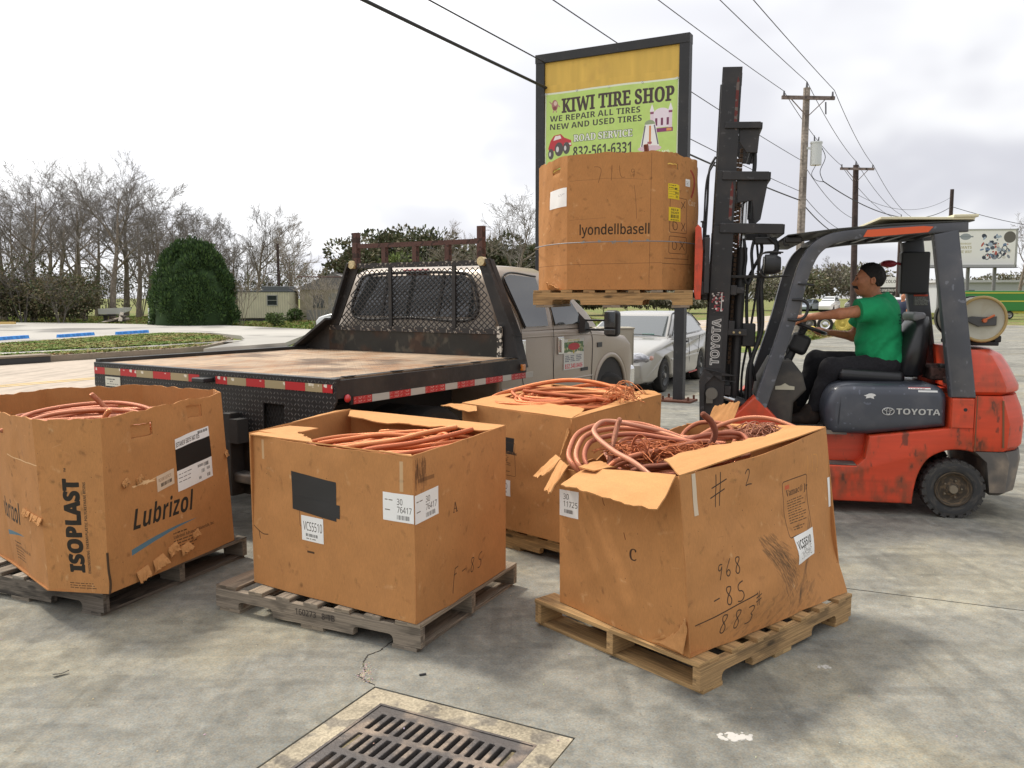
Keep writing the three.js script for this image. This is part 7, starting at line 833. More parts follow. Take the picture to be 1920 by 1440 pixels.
// ---------------------------------------------------------------- cars
const silver = phys({ color: lin(0.36, 0.345, 0.315), metalness: 0.45, roughness: 0.32, clearcoat: 0.8, clearcoatRoughness: 0.12 }), carGlass = phys({ color: lin(0.06, 0.07, 0.07), roughness: 0.04, clearcoat: 1, clearcoatRoughness: 0.03 });
function sedan(label, pos, turn, paint, opt = {}) {   // x forward, origin on the ground under the front left wheel, left side at z 0
  const t = thing(opt.name || 'parked_car', label, 'car', pos, turn, opt.group), zc = 0.83, up = opt.tall || 1;
  const taper = (g) => { const p = g.attributes.position; for (let i = 0; i < p.count; i++) { const x = p.getX(i), k = 1 - 0.20 * sm(0.1, 0.95, x) - 0.16 * sm(-2.7, -3.5, x); p.setZ(i, zc + (p.getZ(i) - zc) * k); } return g; };
  const prof = new THREE.Shape(); [[0.80, 0.20], [0.86, 0.30], [0.87, 0.50], [0.80, 0.58], [0.74, 0.66]].forEach(([x, y], i) => (i ? prof.lineTo(x, y) : prof.moveTo(x, y))); prof.bezierCurveTo(0.45, 0.78, 0.1, 0.84, -0.32, 0.90); for (let x = -0.6; x > -2.55; x -= 0.25) prof.lineTo(x, 0.90 + 0.04 * (-x - 0.3) / 2.2); prof.bezierCurveTo(-3.0, 0.97, -3.3, 0.94, -3.38, 0.88); [[-3.45, 0.60], [-3.42, 0.30], [-3.30, 0.22], [-2.83, 0.21]].forEach(([x, y]) => prof.lineTo(x, y)); for (let k = 0; k <= 12; k++) { const a = Math.PI * (1 - k / 12); prof.lineTo(-2.5 + 0.33 * Math.cos(a), 0.27 + 0.33 * Math.sin(a)); } for (let x = -2.0; x < -0.4; x += 0.25) prof.lineTo(x, 0.20); for (let k = 0; k <= 12; k++) { const a = Math.PI * (1 - k / 12); prof.lineTo(0.33 * Math.cos(a), 0.27 + 0.33 * Math.sin(a)); } prof.lineTo(0.5, 0.19);
  let g = new THREE.ExtrudeGeometry(prof, { depth: 1.50, bevelEnabled: true, bevelThickness: 0.08, bevelSize: 0.05, bevelOffset: -0.05, bevelSegments: 4, curveSegments: 10 }); g.translate(0, 0, 0.08);
  const body = part('body', boxUV(crease(taper(fit(g)), 0.5)), paint, t); if (up !== 1) body.scale.y = up;
  const ring = (y, x0, x1, hw, r) => { const p = []; for (const [sx, sz, a0] of [[1, 1, 0], [0, 1, 1], [0, 0, 2], [1, 0, 3]]) for (let k = 0; k < 4; k++) { const a = (a0 + k / 3) * Math.PI / 2; p.push(V((sx ? x1 - r : x0 + r) + r * Math.cos(a), y * up, (sz ? zc + hw - r : zc - hw + r) + r * Math.sin(a))); } return p.reverse(); };
  part('cabin', loft([ring(0.90, -3.0, -0.32, 0.76, 0.06), ring(1.10, -2.80, -0.70, 0.69, 0.08), ring(1.28, -2.52, -1.06, 0.61, 0.10), ring(1.325, -2.40, -1.20, 0.55, 0.12), ring(1.345, -2.2, -1.4, 0.42, 0.14)], false, true, 0.9), paint, t);
  const pane = (pts, name) => { const q = pts.map((p) => V(p[0], p[1] * up, p[2])), n = q[1].clone().sub(q[0]).cross(q[2].clone().sub(q[0])).normalize().multiplyScalar(0.006); return part(name, loft([q.map((p) => p.clone().sub(n)), q.map((p) => p.clone().add(n))], true, true, 0.2), carGlass, t); };
  const fx = (y) => lerp(-0.34, -1.07, (y - 0.9) / 0.38) + 0.012; pane([[fx(0.92), 0.92, zc + 0.70], [fx(0.92), 0.92, zc - 0.70], [fx(1.26), 1.26, zc - 0.57], [fx(1.26), 1.26, zc + 0.57]], 'windshield');
  const rx = (y) => lerp(-2.98, -2.54, (y - 0.9) / 0.38) - 0.012; pane([[rx(0.94), 0.94, zc - 0.66], [rx(0.94), 0.94, zc + 0.66], [rx(1.26), 1.26, zc + 0.56], [rx(1.26), 1.26, zc - 0.56]], 'rear_window');
  for (const s of [-1, 1]) { const zz = (y) => zc + s * (lerp(0.765, 0.61, (y - 0.9) / 0.38) + 0.014); pane([[-0.62, 0.93, zz(0.93)], [-1.50, 0.94, zz(0.94)], [-1.55, 1.25, zz(1.25)], [-1.16, 1.24, zz(1.24)]], 'side_window'); pane([[-1.56, 0.94, zz(0.94)], [-2.66, 0.97, zz(0.97)], [-2.42, 1.20, zz(1.20)], [-2.28, 1.25, zz(1.25)], [-1.61, 1.25, zz(1.25)]], 'side_window'); }
  part('underbody', box(3.9, 0.18, 1.4, -1.3, 0.27, zc), underside, t); for (const x of [0, -2.5]) part('wheel_well', (() => { const q = new THREE.CylinderGeometry(0.318, 0.318, 1.3, 24); q.rotateX(Math.PI / 2); return q.translate(x, 0.30, zc); })(), underside, t);
  const rim = opt.rim || std({ color: lin(0.05, 0.05, 0.05), metalness: 0.3, roughness: 0.5 }); for (const x of [0, -2.5]) { wheel(t, x, 0.285, 0.10, 0.285, 0.18, 0.18, { flip: true, rim }); wheel(t, x, 0.285, 1.56, 0.285, 0.18, 0.18, { rim }); }
  if (opt.detail) {
    const clear = phys({ map: scaled(dataTex(64, 64, (u, v) => { const k = 0.6 + 0.6 * vnoise(u * 12, v * 5, 12); return [150 * k, 150 * k, 156 * k]; }), 3), roughness: 0.1, clearcoat: 1, metalness: 0.3 });
    for (const s of [-1, 1]) { part('headlight', new THREE.SphereGeometry(1, 24, 16).scale(0.20, 0.100, 0.20).translate(0.655, 0.60, zc + s * 0.54), clear, t); part('indicator', new THREE.SphereGeometry(1, 16, 12).scale(0.13, 0.066, 0.06).translate(0.50, 0.61, zc + s * 0.70), phys({ color: lin(0.55, 0.25, 0.18), roughness: 0.2, clearcoat: 1 }), t); part('fog_recess', rbox(0.04, 0.10, 0.13, 0.02, 0.845, 0.33, zc + s * 0.44), blackPlastic, t); part('mirror', loft([0, 0.06, 0.10, 0.14].map((k, i) => { const p = []; for (let j = 0; j < 12; j++) { const a = (j / 12) * 6.283; p.push(V(-0.66 - k * 0.3 + [0.05, 0.07, 0.07, 0.03][i] * Math.cos(a), 0.98 + [0.03, 0.06, 0.06, 0.03][i] * Math.sin(a), zc + s * (0.78 + k))); } return s > 0 ? p : p.reverse(); }), true, true, 0.8), blackPlastic, t); part('door_handle', rbox(0.14, 0.035, 0.03, 0.01, -1.35, 0.80, zc + s * 0.835), blackPlastic, t); part('side_moulding', boxUV(rbox(1.9, 0.04, 0.02, 0.008, -1.25, 0.53, zc + s * 0.832)), silver, t); part('shut_line', merge(tube([V(-0.45, 0.86, zc + s * 0.81), V(-0.48, 0.6, zc + s * 0.831), V(-0.45, 0.28, zc + s * 0.82)], 0.005, 12, 4), tube([V(-1.52, 0.90, zc + s * 0.80), V(-1.54, 0.6, zc + s * 0.831), V(-1.54, 0.28, zc + s * 0.82)], 0.005, 12, 4), tube([V(-2.45, 0.93, zc + s * 0.79), V(-2.2, 0.6, zc + s * 0.831), V(-2.1, 0.45, zc + s * 0.82)], 0.005, 12, 4)), underside, t); part('sill_plate', box(0.6, 0.03, 0.01, -1.95, 0.21, zc + s * 0.80), tapeRed, t); }
    part('front_plate_recess', rbox(0.02, 0.09, 0.5, 0.008, 0.865, 0.50, zc), blackPlastic, t); part('wiper', tube([V(-0.30, 0.935, zc - 0.65), V(-0.36, 0.955, zc - 0.3), V(-0.36, 0.955, zc + 0.25)], 0.008, 14, 5), blackPlastic, t); part('inspection_sticker', box(0.002, 0.06, 0.08, fx(0.97) + 0.01, 0.965, zc - 0.5, 0, 0, 1.09), white, t); part('dash_paper', box(0.03, 0.002, 0.22, fx(0.95) + 0.006, 0.955, zc - 0.38, 0, 0, 1.09), std({ color: lin(0.2, 0.5, 0.42), roughness: 0.7 }), t); part('roof_rail', tube([V(-0.42, 0.95, zc - 0.735), V(-0.9, 1.19, zc - 0.65), V(-1.2, 1.305, zc - 0.585), V(-1.8, 1.325, zc - 0.58), V(-2.4, 1.29, zc - 0.6), V(-2.85, 1.06, zc - 0.70)], 0.012, 40, 5), blackPlastic, t);
  }
  return t;
}
sedan('silver four door sedan parked behind the sign post', [2.617, 0, -14.178], 243.6, silver, { detail: true });
const farPaint = (r, g, b) => phys({ color: lin(r, g, b), roughness: 0.3, clearcoat: 0.7, metalness: 0.1 });
sedan('silver blue car driving far down the road', [35.6, 0.0, -100], 230, farPaint(0.30, 0.34, 0.40), { tall: 1.05, name: 'distant_car' });
sedan('white vehicle facing the yard far down the road', [36.4, 0.0, -95], 236, farPaint(0.72, 0.72, 0.72), { tall: 1.3, name: 'distant_car' });
sedan('pale car half hidden beyond the driver far away', [44.5, 0.0, -108], 232, farPaint(0.62, 0.60, 0.58), { tall: 1.1, name: 'distant_car' });
sedan('white car on the side street behind the flatbed wing', [-8.15, 0.0, -38.5], 182, farPaint(0.70, 0.71, 0.72), { tall: 1.05 });
sedan('dark grey car parked by the green trailer', [39.6, 0.0, -57.5], 20, farPaint(0.035, 0.035, 0.04), { tall: 1.25 });
sedan('white car with a tall roof beyond the bald man', [17.2, 0.0, -40], 205, farPaint(0.72, 0.72, 0.73), { tall: 1.2 });
// ---------------------------------------------------------------- utility cabinet at the truck's nose
{ const t = thing('utility_cabinet', 'plain beige metal cabinet standing between the pickup and the silver sedan', 'cabinet', [1.275, 0, -10.35], 4), m = std({ ...painted(1.2, [176, 170, 154], [142, 126, 104], 0.5, 61), roughness: 0.5, metalness: 0.2 }); part('housing', boxUV(rbox(0.40, 1.20, 0.32, 0.008, 0, 0.62, 0)), m, t); part('plinth', boxUV(box(0.5, 0.06, 0.42, 0, 0.03, 0)), kerbMat, t); part('lid', boxUV(rbox(0.42, 0.02, 0.34, 0.005, 0, 1.228, 0)), m, t); part('door_seam', box(0.004, 1.1, 0.004, 0.19, 0.62, 0.161), underside, t); }
// ---------------------------------------------------------------- poles and lines
const poleWood = (c, s) => std({ map: scaled(woodTex(c, s, 0.5), 1, 0.4), roughness: 0.95 }), paleP = poleWood([182, 170, 158], 3), darkP = poleWood([84, 70, 66], 5), armM = poleWood([150, 134, 126], 6), glassIns = std({ color: lin(0.10, 0.10, 0.11), roughness: 0.3 });
function pole(label, x, d, h, r0, r1, mat, arm, lean = 0) {
  const t = thing('utility_pole', label, 'utility pole', [x, 0, -d], 0); part('shaft', boxUV(cyl(V(0, -0.3, 0), V(lean, h, 0), r0, r1, 14)), mat, t);
  if (arm) { const A = R(arm.a), c = Math.cos(A), s = Math.sin(A), P = (k, y) => V(lean + c * k, y, -s * k); part('crossarm', boxUV(bar(P(-arm.l, arm.y).add(V(0, 0, 0.2)), P(arm.l, arm.y).add(V(0, 0, 0.2)), 0.10, 0.13)), armM, t); for (const q of [-1, 1]) part('brace', bar(P(q * arm.l * 0.65, arm.y - 0.05).add(V(0, 0, 0.2)), P(0.05 * q, arm.y - 0.65).add(V(0, 0, 0.17)), 0.03, 0.03), armM, t); for (const k of [-arm.l + 0.08, arm.l - 0.08]) part('insulator', merge(cyl(P(k, arm.y + 0.05).add(V(0, 0, 0.2)), P(k, arm.y + 0.24).add(V(0, 0, 0.2)), 0.045, 0.03, 10)), glassIns, t); part('insulator', cyl(V(lean, h, 0), V(lean, h + 0.22, 0), 0.05, 0.03, 10), glassIns, t); }
  return t;
}
const p1 = pole('pale wooden utility pole with crossarm and grey transformer', 11.2, 33, 9.57, 0.17, 0.125, paleP, { a: 4, l: 1.03, y: 9.16 }, 0.07);
{ const tr = new THREE.Group(); tr.name = 'transformer'; p1.add(tr); const gm = std({ color: lin(0.62, 0.64, 0.62), roughness: 0.4, metalness: 0.1 }); part('tank', merge(cyl(V(0.47, 6.66, 0.12), V(0.47, 7.50, 0.12), 0.21, 0.21, 22), cyl(V(0.47, 7.48, 0.12), V(0.47, 7.54, 0.12), 0.235, 0.225, 22)), gm, tr); part('bushing', merge(cyl(V(0.40, 7.54, 0.12), V(0.38, 7.78, 0.12), 0.035, 0.02, 8), cyl(V(0.54, 7.54, 0.12), V(0.56, 7.72, 0.12), 0.035, 0.02, 8)), glassIns, tr); part('hanger', bar(V(0.1, 7.3, 0.1), V(0.3, 7.3, 0.12), 0.06, 0.08), gm, tr); part('service_lead', merge(tube([V(0.66, 7.30, 0.2), V(0.80, 6.95, 0.2), V(0.62, 6.40, 0.2), V(0.75, 6.05, 0.2)], 0.014, 20, 5), tube([V(0.45, 6.66, 0.2), V(0.30, 6.3, 0.2), V(0.45, 6.1, 0.2), V(0.75, 6.02, 0.2)], 0.012, 20, 5)), hoseMat, tr); part('fuse_cutout', cyl(V(0.76, 8.55, 0.2), V(0.74, 9.0, 0.2), 0.03, 0.03, 8), glassIns, tr); }
pole('dark utility pole with crossarm across from the driver', 19.5, 48, 9.0, 0.19, 0.15, darkP, { a: 5, l: 0.98, y: 8.76 }, -0.2);
pole('far dark utility pole partly hidden by the forklift post', 29.3, 64, 7.6, 0.17, 0.13, darkP, { a: 6, l: 0.8, y: 7.4 });
pole('bare topped dark pole rising beyond the forklift roof', 32.0, 62, 9.43, 0.17, 0.13, darkP, null);
pole('thin pole among the trees left of the mobile home', -16.6, 60, 5.4, 0.10, 0.09, darkP, null);
const lineMat = std({ color: lin(0.03, 0.03, 0.033), roughness: 0.7 }), LG = 'overhead power lines';
function wireLine(a, b, sag, r, label, group) { const A = V(...a), B = V(...b), pts = []; for (let i = 0; i <= 16; i++) { const k = i / 16, p = A.clone().lerp(B, k); p.y -= sag * 4 * k * (1 - k); pts.push(p); } tag(part('power_line', new THREE.TubeGeometry(new THREE.CatmullRomCurve3(pts), 40, r, 5), lineMat), label, 'power line', group); }
const beyond = (a, m, k) => [a[0] + (m[0] - a[0]) * k, a[1] + (m[1] - a[1]) * k, a[2] + (m[2] - a[2]) * k];
for (const [a, m, r, k] of [[[10.32, 9.42, -32.8], [3.66, 8.72, -20.98], 0.012, 1.9], [[11.27, 9.8, -33], [5.49, 9.25, -22.55], 0.012, 2.0], [[12.25, 9.44, -32.8], [6.11, 8.98, -21.74], 0.012, 2.0]]) wireLine(a, beyond(a, m, k), 0.1, r, 'thin wire running up to the crossarm of the pale pole', LG);
wireLine([11.06, 6.88, -32.9], beyond([11.06, 6.88, -32.9], [0.84, 6.53, -14.53], 1.4), 0.12, 0.011, 'thin middle wire passing behind the top of the sign');
wireLine([11.06, 5.70, -32.9], beyond([11.06, 5.70, -32.9], [-0.87, 5.48, -11.43], 1.3), 0.16, 0.011, 'thin telephone wire meeting the upper corner of the sign');
wireLine([11.06, 5.36, -32.9], beyond([11.06, 5.36, -32.9], [-1.48, 5.10, -10.31], 1.3), 0.18, 0.024, 'thick black cable meeting the side of the sign');
for (const [a, b] of [[[10.32, 9.42, -32.8], [18.4, 8.95, -47.8]], [[11.27, 9.8, -33], [19.3, 9.2, -48]], [[12.25, 9.44, -32.8], [20.2, 8.95, -47.8]]]) wireLine(a, b, 0.25, 0.013, 'thin wire strung between the pale and the dark pole', 'wires between the two poles');
for (const [a, b] of [[[18.4, 8.95, -47.8], [28.6, 7.6, -63.8]], [[19.3, 9.2, -48], [29.3, 7.8, -64]], [[20.2, 8.95, -47.8], [30.0, 7.6, -63.8]]]) wireLine(a, b, 0.4, 0.014, 'thin wire running on from the dark pole', 'wires beyond the dark pole');
for (const [y0, y1, r] of [[6.88, 6.0, 0.012], [5.70, 5.2, 0.012], [5.36, 4.9, 0.022]]) wireLine([11.1, y0, -32.9], [19.4, y1, -48], 0.4, r, 'low wire between the two poles under the crossarms', 'low wires between the poles');
wireLine([11.95, 6.05, -32.8], [32.0, 8.2, -62], 1.1, 0.022, 'service cable sagging from the transformer to the bare pole'); wireLine([32.0, 8.2, -62], [46, 6.6, -66], 0.4, 0.022, 'cable running on from the bare topped pole');
wireLine([19.4, 7.4, -48], [32.0, 8.9, -62], 0.9, 0.012, 'slack thin wire between the dark pole and the bare pole');
// ---------------------------------------------------------------- far right: billboard, trailer, shed, sign, tyres, bystander
{ const t = thing('billboard', 'white billboard with motorcycle racers on a steel frame', 'billboard', [40.2, 0, -75], -6); const w = 8.2, h = 3.0, K = 110, [c, x] = canvas(w * K, h * K); x.scale(K, K); x.fillStyle = '#f1efeb'; x.fillRect(0, 0, w, h); const r = rng(6); x.fillStyle = '#9aa0a4'; x.beginPath(); x.ellipse(4.0, 0.55, 0.45, 0.28, 0, 0, 7); x.fill(); x.fillStyle = '#8d9498'; x.fillRect(3.35, 0.48, 1.3, 0.12); text(x, 'EVERYBODY', 3.4, 1.25, 0.22, 'sans-serif', { sx: 0.9, fill: '#b9b08c' }); text(x, 'WANTS', 3.4, 1.6, 0.34, 'sans-serif', { fill: '#b3a985' }); text(x, 'THE WAY', 3.4, 1.98, 0.34, 'sans-serif', { sx: 0.82, fill: '#b9b08c' });
  for (let i = 0; i < 60; i++) { x.fillStyle = ['#6f87a8', '#3c4250', '#b65c52', '#aab7c6', '#8a8f98', '#d8d4cc', '#545a66'][i % 7]; x.beginPath(); x.ellipse(5.4 + r() * 2.3, 0.5 + r() * 1.9, 0.06 + r() * 0.18, 0.05 + r() * 0.14, r() * 3, 0, 7); x.fill(); } for (const [a, b] of [[5.9, 2.3], [6.9, 2.2], [7.3, 1.6]]) { x.strokeStyle = '#454b58'; x.lineWidth = 0.07; x.beginPath(); x.ellipse(a, b, 0.2, 0.25, 0.4, 0, 7); x.stroke(); } x.fillStyle = '#6a665f'; x.beginPath(); x.ellipse(7.7, 0.6, 0.5, 0.5, 0, 0, 7); x.fill();
  part('panel', box(w, h, 0.12, 0, 6.0, 0), [white, white, white, white, std({ map: tex(c, false), roughness: 0.6 }), white], t); part('frame', boxUV(merge(box(w + 0.4, 0.28, 0.2, 0, 4.36, 0), box(w + 0.4, 0.12, 0.2, 0, 7.56, 0), box(0.12, 3.4, 0.2, w / 2 + 0.12, 5.95, 0), box(0.12, 3.4, 0.2, -w / 2 - 0.12, 5.95, 0))), std({ color: lin(0.42, 0.42, 0.40), roughness: 0.6 }), t); for (const q of [-2.0, 0.35, 2.6]) part('post', cyl(V(q, 0, -0.2), V(q, 4.3, -0.2), 0.16, 0.16, 10), std({ color: lin(0.20, 0.20, 0.20), roughness: 0.7 }), t); part('catwalk', box(w, 0.05, 0.6, 0, 4.22, 0.5), blackSteel, t); }
{ const t = thing('farm_trailer', 'bright green trailer with yellow stripes near the billboard', 'trailer', [35.6, 0, -64], -4), gr = std({ color: lin(0.045, 0.24, 0.05), roughness: 0.5 }), ye = std({ color: lin(0.62, 0.55, 0.08), roughness: 0.5 }); part('tub', boxUV(rbox(5.2, 1.5, 1.8, 0.04, 0.3, 1.35, 0)), gr, t); for (const y of [1.95, 1.33]) part('stripe', box(5.0, 0.09, 0.02, 0.3, y, 0.905), ye, t); part('chassis', box(5.2, 0.2, 1.5, 0.3, 0.52, 0), ye, t); for (const q of [-1.4, 0.2, 1.8]) wheel(t, q, 0.3, 0.75, 0.3, 0.2, 0.18, {}); part('ladder', merge(box(0.05, 1.4, 0.05, 2.95, 1.6, 0.9), box(0.05, 1.4, 0.05, 3.25, 1.6, 0.9), ...[1.1, 1.5, 1.9].map((y) => box(0.3, 0.04, 0.04, 3.1, y, 0.9))), white, t); }
{ const t = thing('shed', 'low pale grey building behind the green trailer', 'building', [52, 0, -92], -5), m = std({ color: lin(0.42, 0.44, 0.44), roughness: 0.8 }); part('wall', boxUV(box(14, 3.2, 8, 0, 1.6, 0)), m, t); part('roof', boxUV(box(14.6, 0.25, 8.6, 0, 3.3, 0)), std({ color: lin(0.50, 0.51, 0.51), roughness: 0.7 }), t); for (const q of [-4, 3.2]) part('window', box(1.6, 1.0, 0.05, q, 1.9, 4.02), darkGlass, t); part('door', box(1.1, 2.1, 0.05, 0.2, 1.05, 4.02), darkP, t); part('post', box(0.3, 4.2, 0.3, -5.2, 2.1, 4.6), white, t); }
{ const t = thing('shop_sign', 'white roadside sign with a black lower panel behind the driver', 'sign', [31.2, 0, -70], -14); const [c, x] = canvas(400, 380); x.scale(200, 200); x.fillStyle = '#ecebe6'; x.fillRect(0, 0, 2, 1.9); text(x, 'MIX COLOR', 0.12, 0.5, 0.36, 'sans-serif', { sx: 0.85, fill: '#5b554e' }); x.fillStyle = '#26231f'; x.fillRect(0.1, 0.85, 1.75, 0.72); text(x, 'ALUMINUM', 0.18, 1.2, 0.3, 'sans-serif', { sx: 0.95, fill: '#dedbd2' }); lines(x, 0.25, 1.32, 1.3, 1, 0.1, 4, '#c9c5bb', 0.1); part('panel', box(2, 1.9, 0.2, 0, 2.35, 0), [white, white, white, white, std({ map: tex(c, false), roughness: 0.6 }), white], t); part('post', merge(box(0.12, 1.6, 0.12, -0.6, 0.7, 0), box(0.12, 1.6, 0.12, 0.6, 0.7, 0)), blackSteel, t); }
{ const t = thing('chrome_ornament', 'tyre on a bright chrome wheel standing by the roadside', 'wheel', [14.55, 0, -39], -18); const w = wheel(t, 0, 0.36, 0, 0.36, 0.24, 0.22, { rim: chrome, hub: chrome }); const t2 = thing('painted_tyre', 'yellow painted tractor tyre standing by the roadside', 'tyre', [15.5, 0, -39.2], -50); const ym = std({ ...painted(3, [206, 186, 92], [150, 130, 70], 0.5, 71), roughness: 0.8 }); wheel(t2, 0, 0.40, 0, 0.38, 0.26, 0.24, { tyre: ym, rim: ym, hub: ym, lugs: 16 }); const t3 = thing('painted_tyre', 'yellow painted tyre lying flat left of the chrome wheel', 'tyre', [13.4, 0, -38.6], 0); part('tyre', new THREE.TorusGeometry(0.42, 0.15, 10, 28).rotateX(Math.PI / 2).translate(0, 0.15, 0), std({ color: lin(0.62, 0.45, 0.06), roughness: 0.7 }), t3); const t4 = thing('painted_tyre', 'black tyre leaning behind the chrome wheel', 'tyre', [14.0, 0, -39.6], 10); wheel(t4, 0, 0.36, 0, 0.36, 0.26, 0.2, {}); }
{ // bystander far behind
  const t = thing('person', 'bald person in a dark blue shirt standing near a white car', 'person', [15.35, 0, -33], 200); const f = blend(0.06, ell([0, 1.18, 0], [0.13, 0.30, 0.20]), ell([0, 0.98, 0], [0.13, 0.13, 0.17]), cap([0, 0.92, -0.09], [0.02, 0.50, -0.10], 0.085, 0.06), cap([0.02, 0.50, -0.10], [0, 0.08, -0.10], 0.058, 0.042), cap([0, 0.92, 0.09], [0.02, 0.50, 0.10], 0.085, 0.06), cap([0.02, 0.50, 0.10], [0, 0.08, 0.10], 0.058, 0.042), cap([0, 0.05, -0.10], [0.15, 0.04, -0.10], 0.045, 0.038), cap([0, 0.05, 0.10], [0.15, 0.04, 0.10], 0.045, 0.038), cap([0, 1.40, -0.20], [0.01, 1.12, -0.26], 0.055, 0.043), cap([0.01, 1.12, -0.26], [0.08, 0.86, -0.25], 0.042, 0.03), cap([0, 1.40, 0.20], [0.01, 1.12, 0.26], 0.055, 0.043), cap([0.01, 1.12, 0.26], [0.08, 0.86, 0.25], 0.042, 0.03), cap([0.08, 0.86, -0.25], [0.1, 0.77, -0.24], 0.03, 0.022), cap([0.08, 0.86, 0.25], [0.1, 0.77, 0.24], 0.03, 0.022), cap([0, 1.42, 0], [0.015, 1.53, 0], 0.055, 0.05)); const hd = blend(0.02, ell([0.01, 1.62, 0], [0.098, 0.115, 0.078]), cap([0.10, 1.61, 0], [0.115, 1.59, 0], 0.012, 0.012), ell([0.03, 1.55, 0], [0.06, 0.06, 0.055])); const all = blend(0.02, f, hd); part('body', fieldMesh(all, [0.02, 0.87, 0], 0.92, 0.018), skin, t); part('shirt', fieldMesh((x, y, z) => Math.max(blend(0.06, ell([0, 1.18, 0], [0.145, 0.31, 0.215]), ell([0, 0.98, 0], [0.145, 0.14, 0.185]), cap([0, 1.40, -0.20], [0.01, 1.2, -0.245], 0.072, 0.065), cap([0, 1.40, 0.20], [0.01, 1.2, 0.245], 0.072, 0.065))(x, y, z), 0.92 - y, y - 1.47), [0, 1.2, 0], 0.36, 0.015), std({ color: lin(0.02, 0.028, 0.055), roughness: 0.9 }), t); part('trousers', fieldMesh((x, y, z) => Math.max(f(x, y, z) - 0.015, y - 0.95, 0.10 - y, Math.abs(z) - 0.2), [0.02, 0.52, 0], 0.48, 0.016), jeans, t); }
// ---------------------------------------------------------------- trees
const bark = std({ map: scaled(dataTex(128, 256, (u, v) => { const k = 0.7 + 0.6 * fbm(u * 16, v * 8, 16, 4); return [124 * k, 114 * k, 102 * k]; }), 1), roughness: 1 }), twigM = std({ color: lin(0.190, 0.170, 0.152), roughness: 1 }), twigPale = std({ color: lin(0.30, 0.26, 0.215), roughness: 1 });
function frusta(list, sides) { const pos = [], idx = []; let n = 0; const up = V(0, 1, 0), a = V(), b = V(); for (const [p, q, r0, r1] of list) { const d = q.clone().sub(p).normalize(); a.copy(Math.abs(d.y) > 0.9 ? V(1, 0, 0) : up).cross(d).normalize(); b.copy(d).cross(a); for (const [c, r] of [[p, r0], [q, r1]]) for (let k = 0; k < sides; k++) { const t = (k / sides) * 6.2832, ca = Math.cos(t) * r, sa = Math.sin(t) * r; pos.push(c.x + a.x * ca + b.x * sa, c.y + a.y * ca + b.y * sa, c.z + a.z * ca + b.z * sa); } for (let k = 0; k < sides; k++) { const k2 = (k + 1) % sides; idx.push(n + k, n + k2, n + sides + k2, n + k, n + sides + k2, n + sides + k); } n += sides * 2; } const g = new THREE.BufferGeometry(); g.setAttribute('position', new THREE.Float32BufferAttribute(pos, 3)); g.setAttribute('uv', new THREE.Float32BufferAttribute(new Float32Array(n * 2), 2)); g.setIndex(idx); g.computeVertexNormals(); return g; }
function skeleton(h, seed, opt = {}) {   // trunk, long rising limbs, branches, twigs
  const r = rng(seed), big = [], mid = [], fine = [], levels = opt.levels || 4, N = opt.count || [9, 10, 8, 6];
  const go = (p, d, len, rad, lv) => {
    const n = lv === 0 ? 6 : lv === 1 ? 6 : lv === 2 ? 4 : lv === 3 ? 3 : 2; let q = p, dd = d.clone(); const nodes = [];
    for (let i = 0; i < n; i++) {
      const w = lv === 0 ? 0.16 : 0.40; dd.add(V((r() - 0.5) * w, (r() - 0.5) * w * 0.7 + (opt.lift ?? 0.07), (r() - 0.5) * w)).normalize(); const e = q.clone().addScaledVector(dd, len / n), f = (k) => rad * (1 - (lv === 0 ? 0.93 : 0.75) * (k / n) ** (lv === 0 ? 1.15 : 1));
      (lv === 0 ? big : lv === 1 ? (i < 3 ? big : mid) : lv === 2 ? mid : fine).push([q, e, Math.max(0.006, f(i)), Math.max(0.005, f(i + 1))]); nodes.push([q, e, dd.clone(), f(i + 1)]); q = e;
    }
    if (lv >= levels) return; const c = N[lv] + Math.floor((r() - 0.5) * 2.4);
    for (let k = 0; k < c; k++) { const t = lv === 0 ? lerp(opt.low ?? 0.32, 1, (k + r() * 0.6) / c) : lerp(0.22, 1, (k + r()) / c), i = Math.min(n - 1, Math.floor(t * n)), [a, e, dir, rr] = nodes[i], at = a.clone().lerp(e, Math.min(1, t * n - i)), az = r() * 6.283 + k * 2.4, tilt = (opt.spread || 0.75) * (0.55 + r() * 0.75), side = V(Math.cos(az), 0, Math.sin(az)); side.addScaledVector(dir, -side.dot(dir)).normalize(); const nd = dir.clone().multiplyScalar(Math.cos(tilt)).addScaledVector(side, Math.sin(tilt)).normalize(), L = lv === 0 ? len * (0.62 - 0.28 * t) * (0.8 + r() * 0.5) : len * (0.30 + 0.32 * r()) * (1.15 - 0.5 * t); go(at, nd, L, Math.min(Math.max(rr * 0.8, 0.012), L * 0.016 + 0.004), lv + 1); }
  };
  const forks = opt.forks || 1; for (let k = 0; k < forks; k++) { const a = (k / forks) * 6.28 + r(), o = forks > 1 ? 0.18 + r() * 0.22 : 0.08; go(V(forks > 1 ? Math.cos(a) * 0.12 : 0, -0.1, forks > 1 ? Math.sin(a) * 0.12 : 0), V(Math.cos(a) * o, 1, Math.sin(a) * o).normalize(), h * (opt.trunk || 0.82) * (0.85 + 0.3 * r()), h * (opt.thick || 0.022), 0); }
  const top = Math.max(...[...big, ...mid, ...fine].map((s) => s[1].y)), k = h / top, sc = new THREE.Matrix4().makeScale(k, k, k); return { big, mid, fine, sc };
}
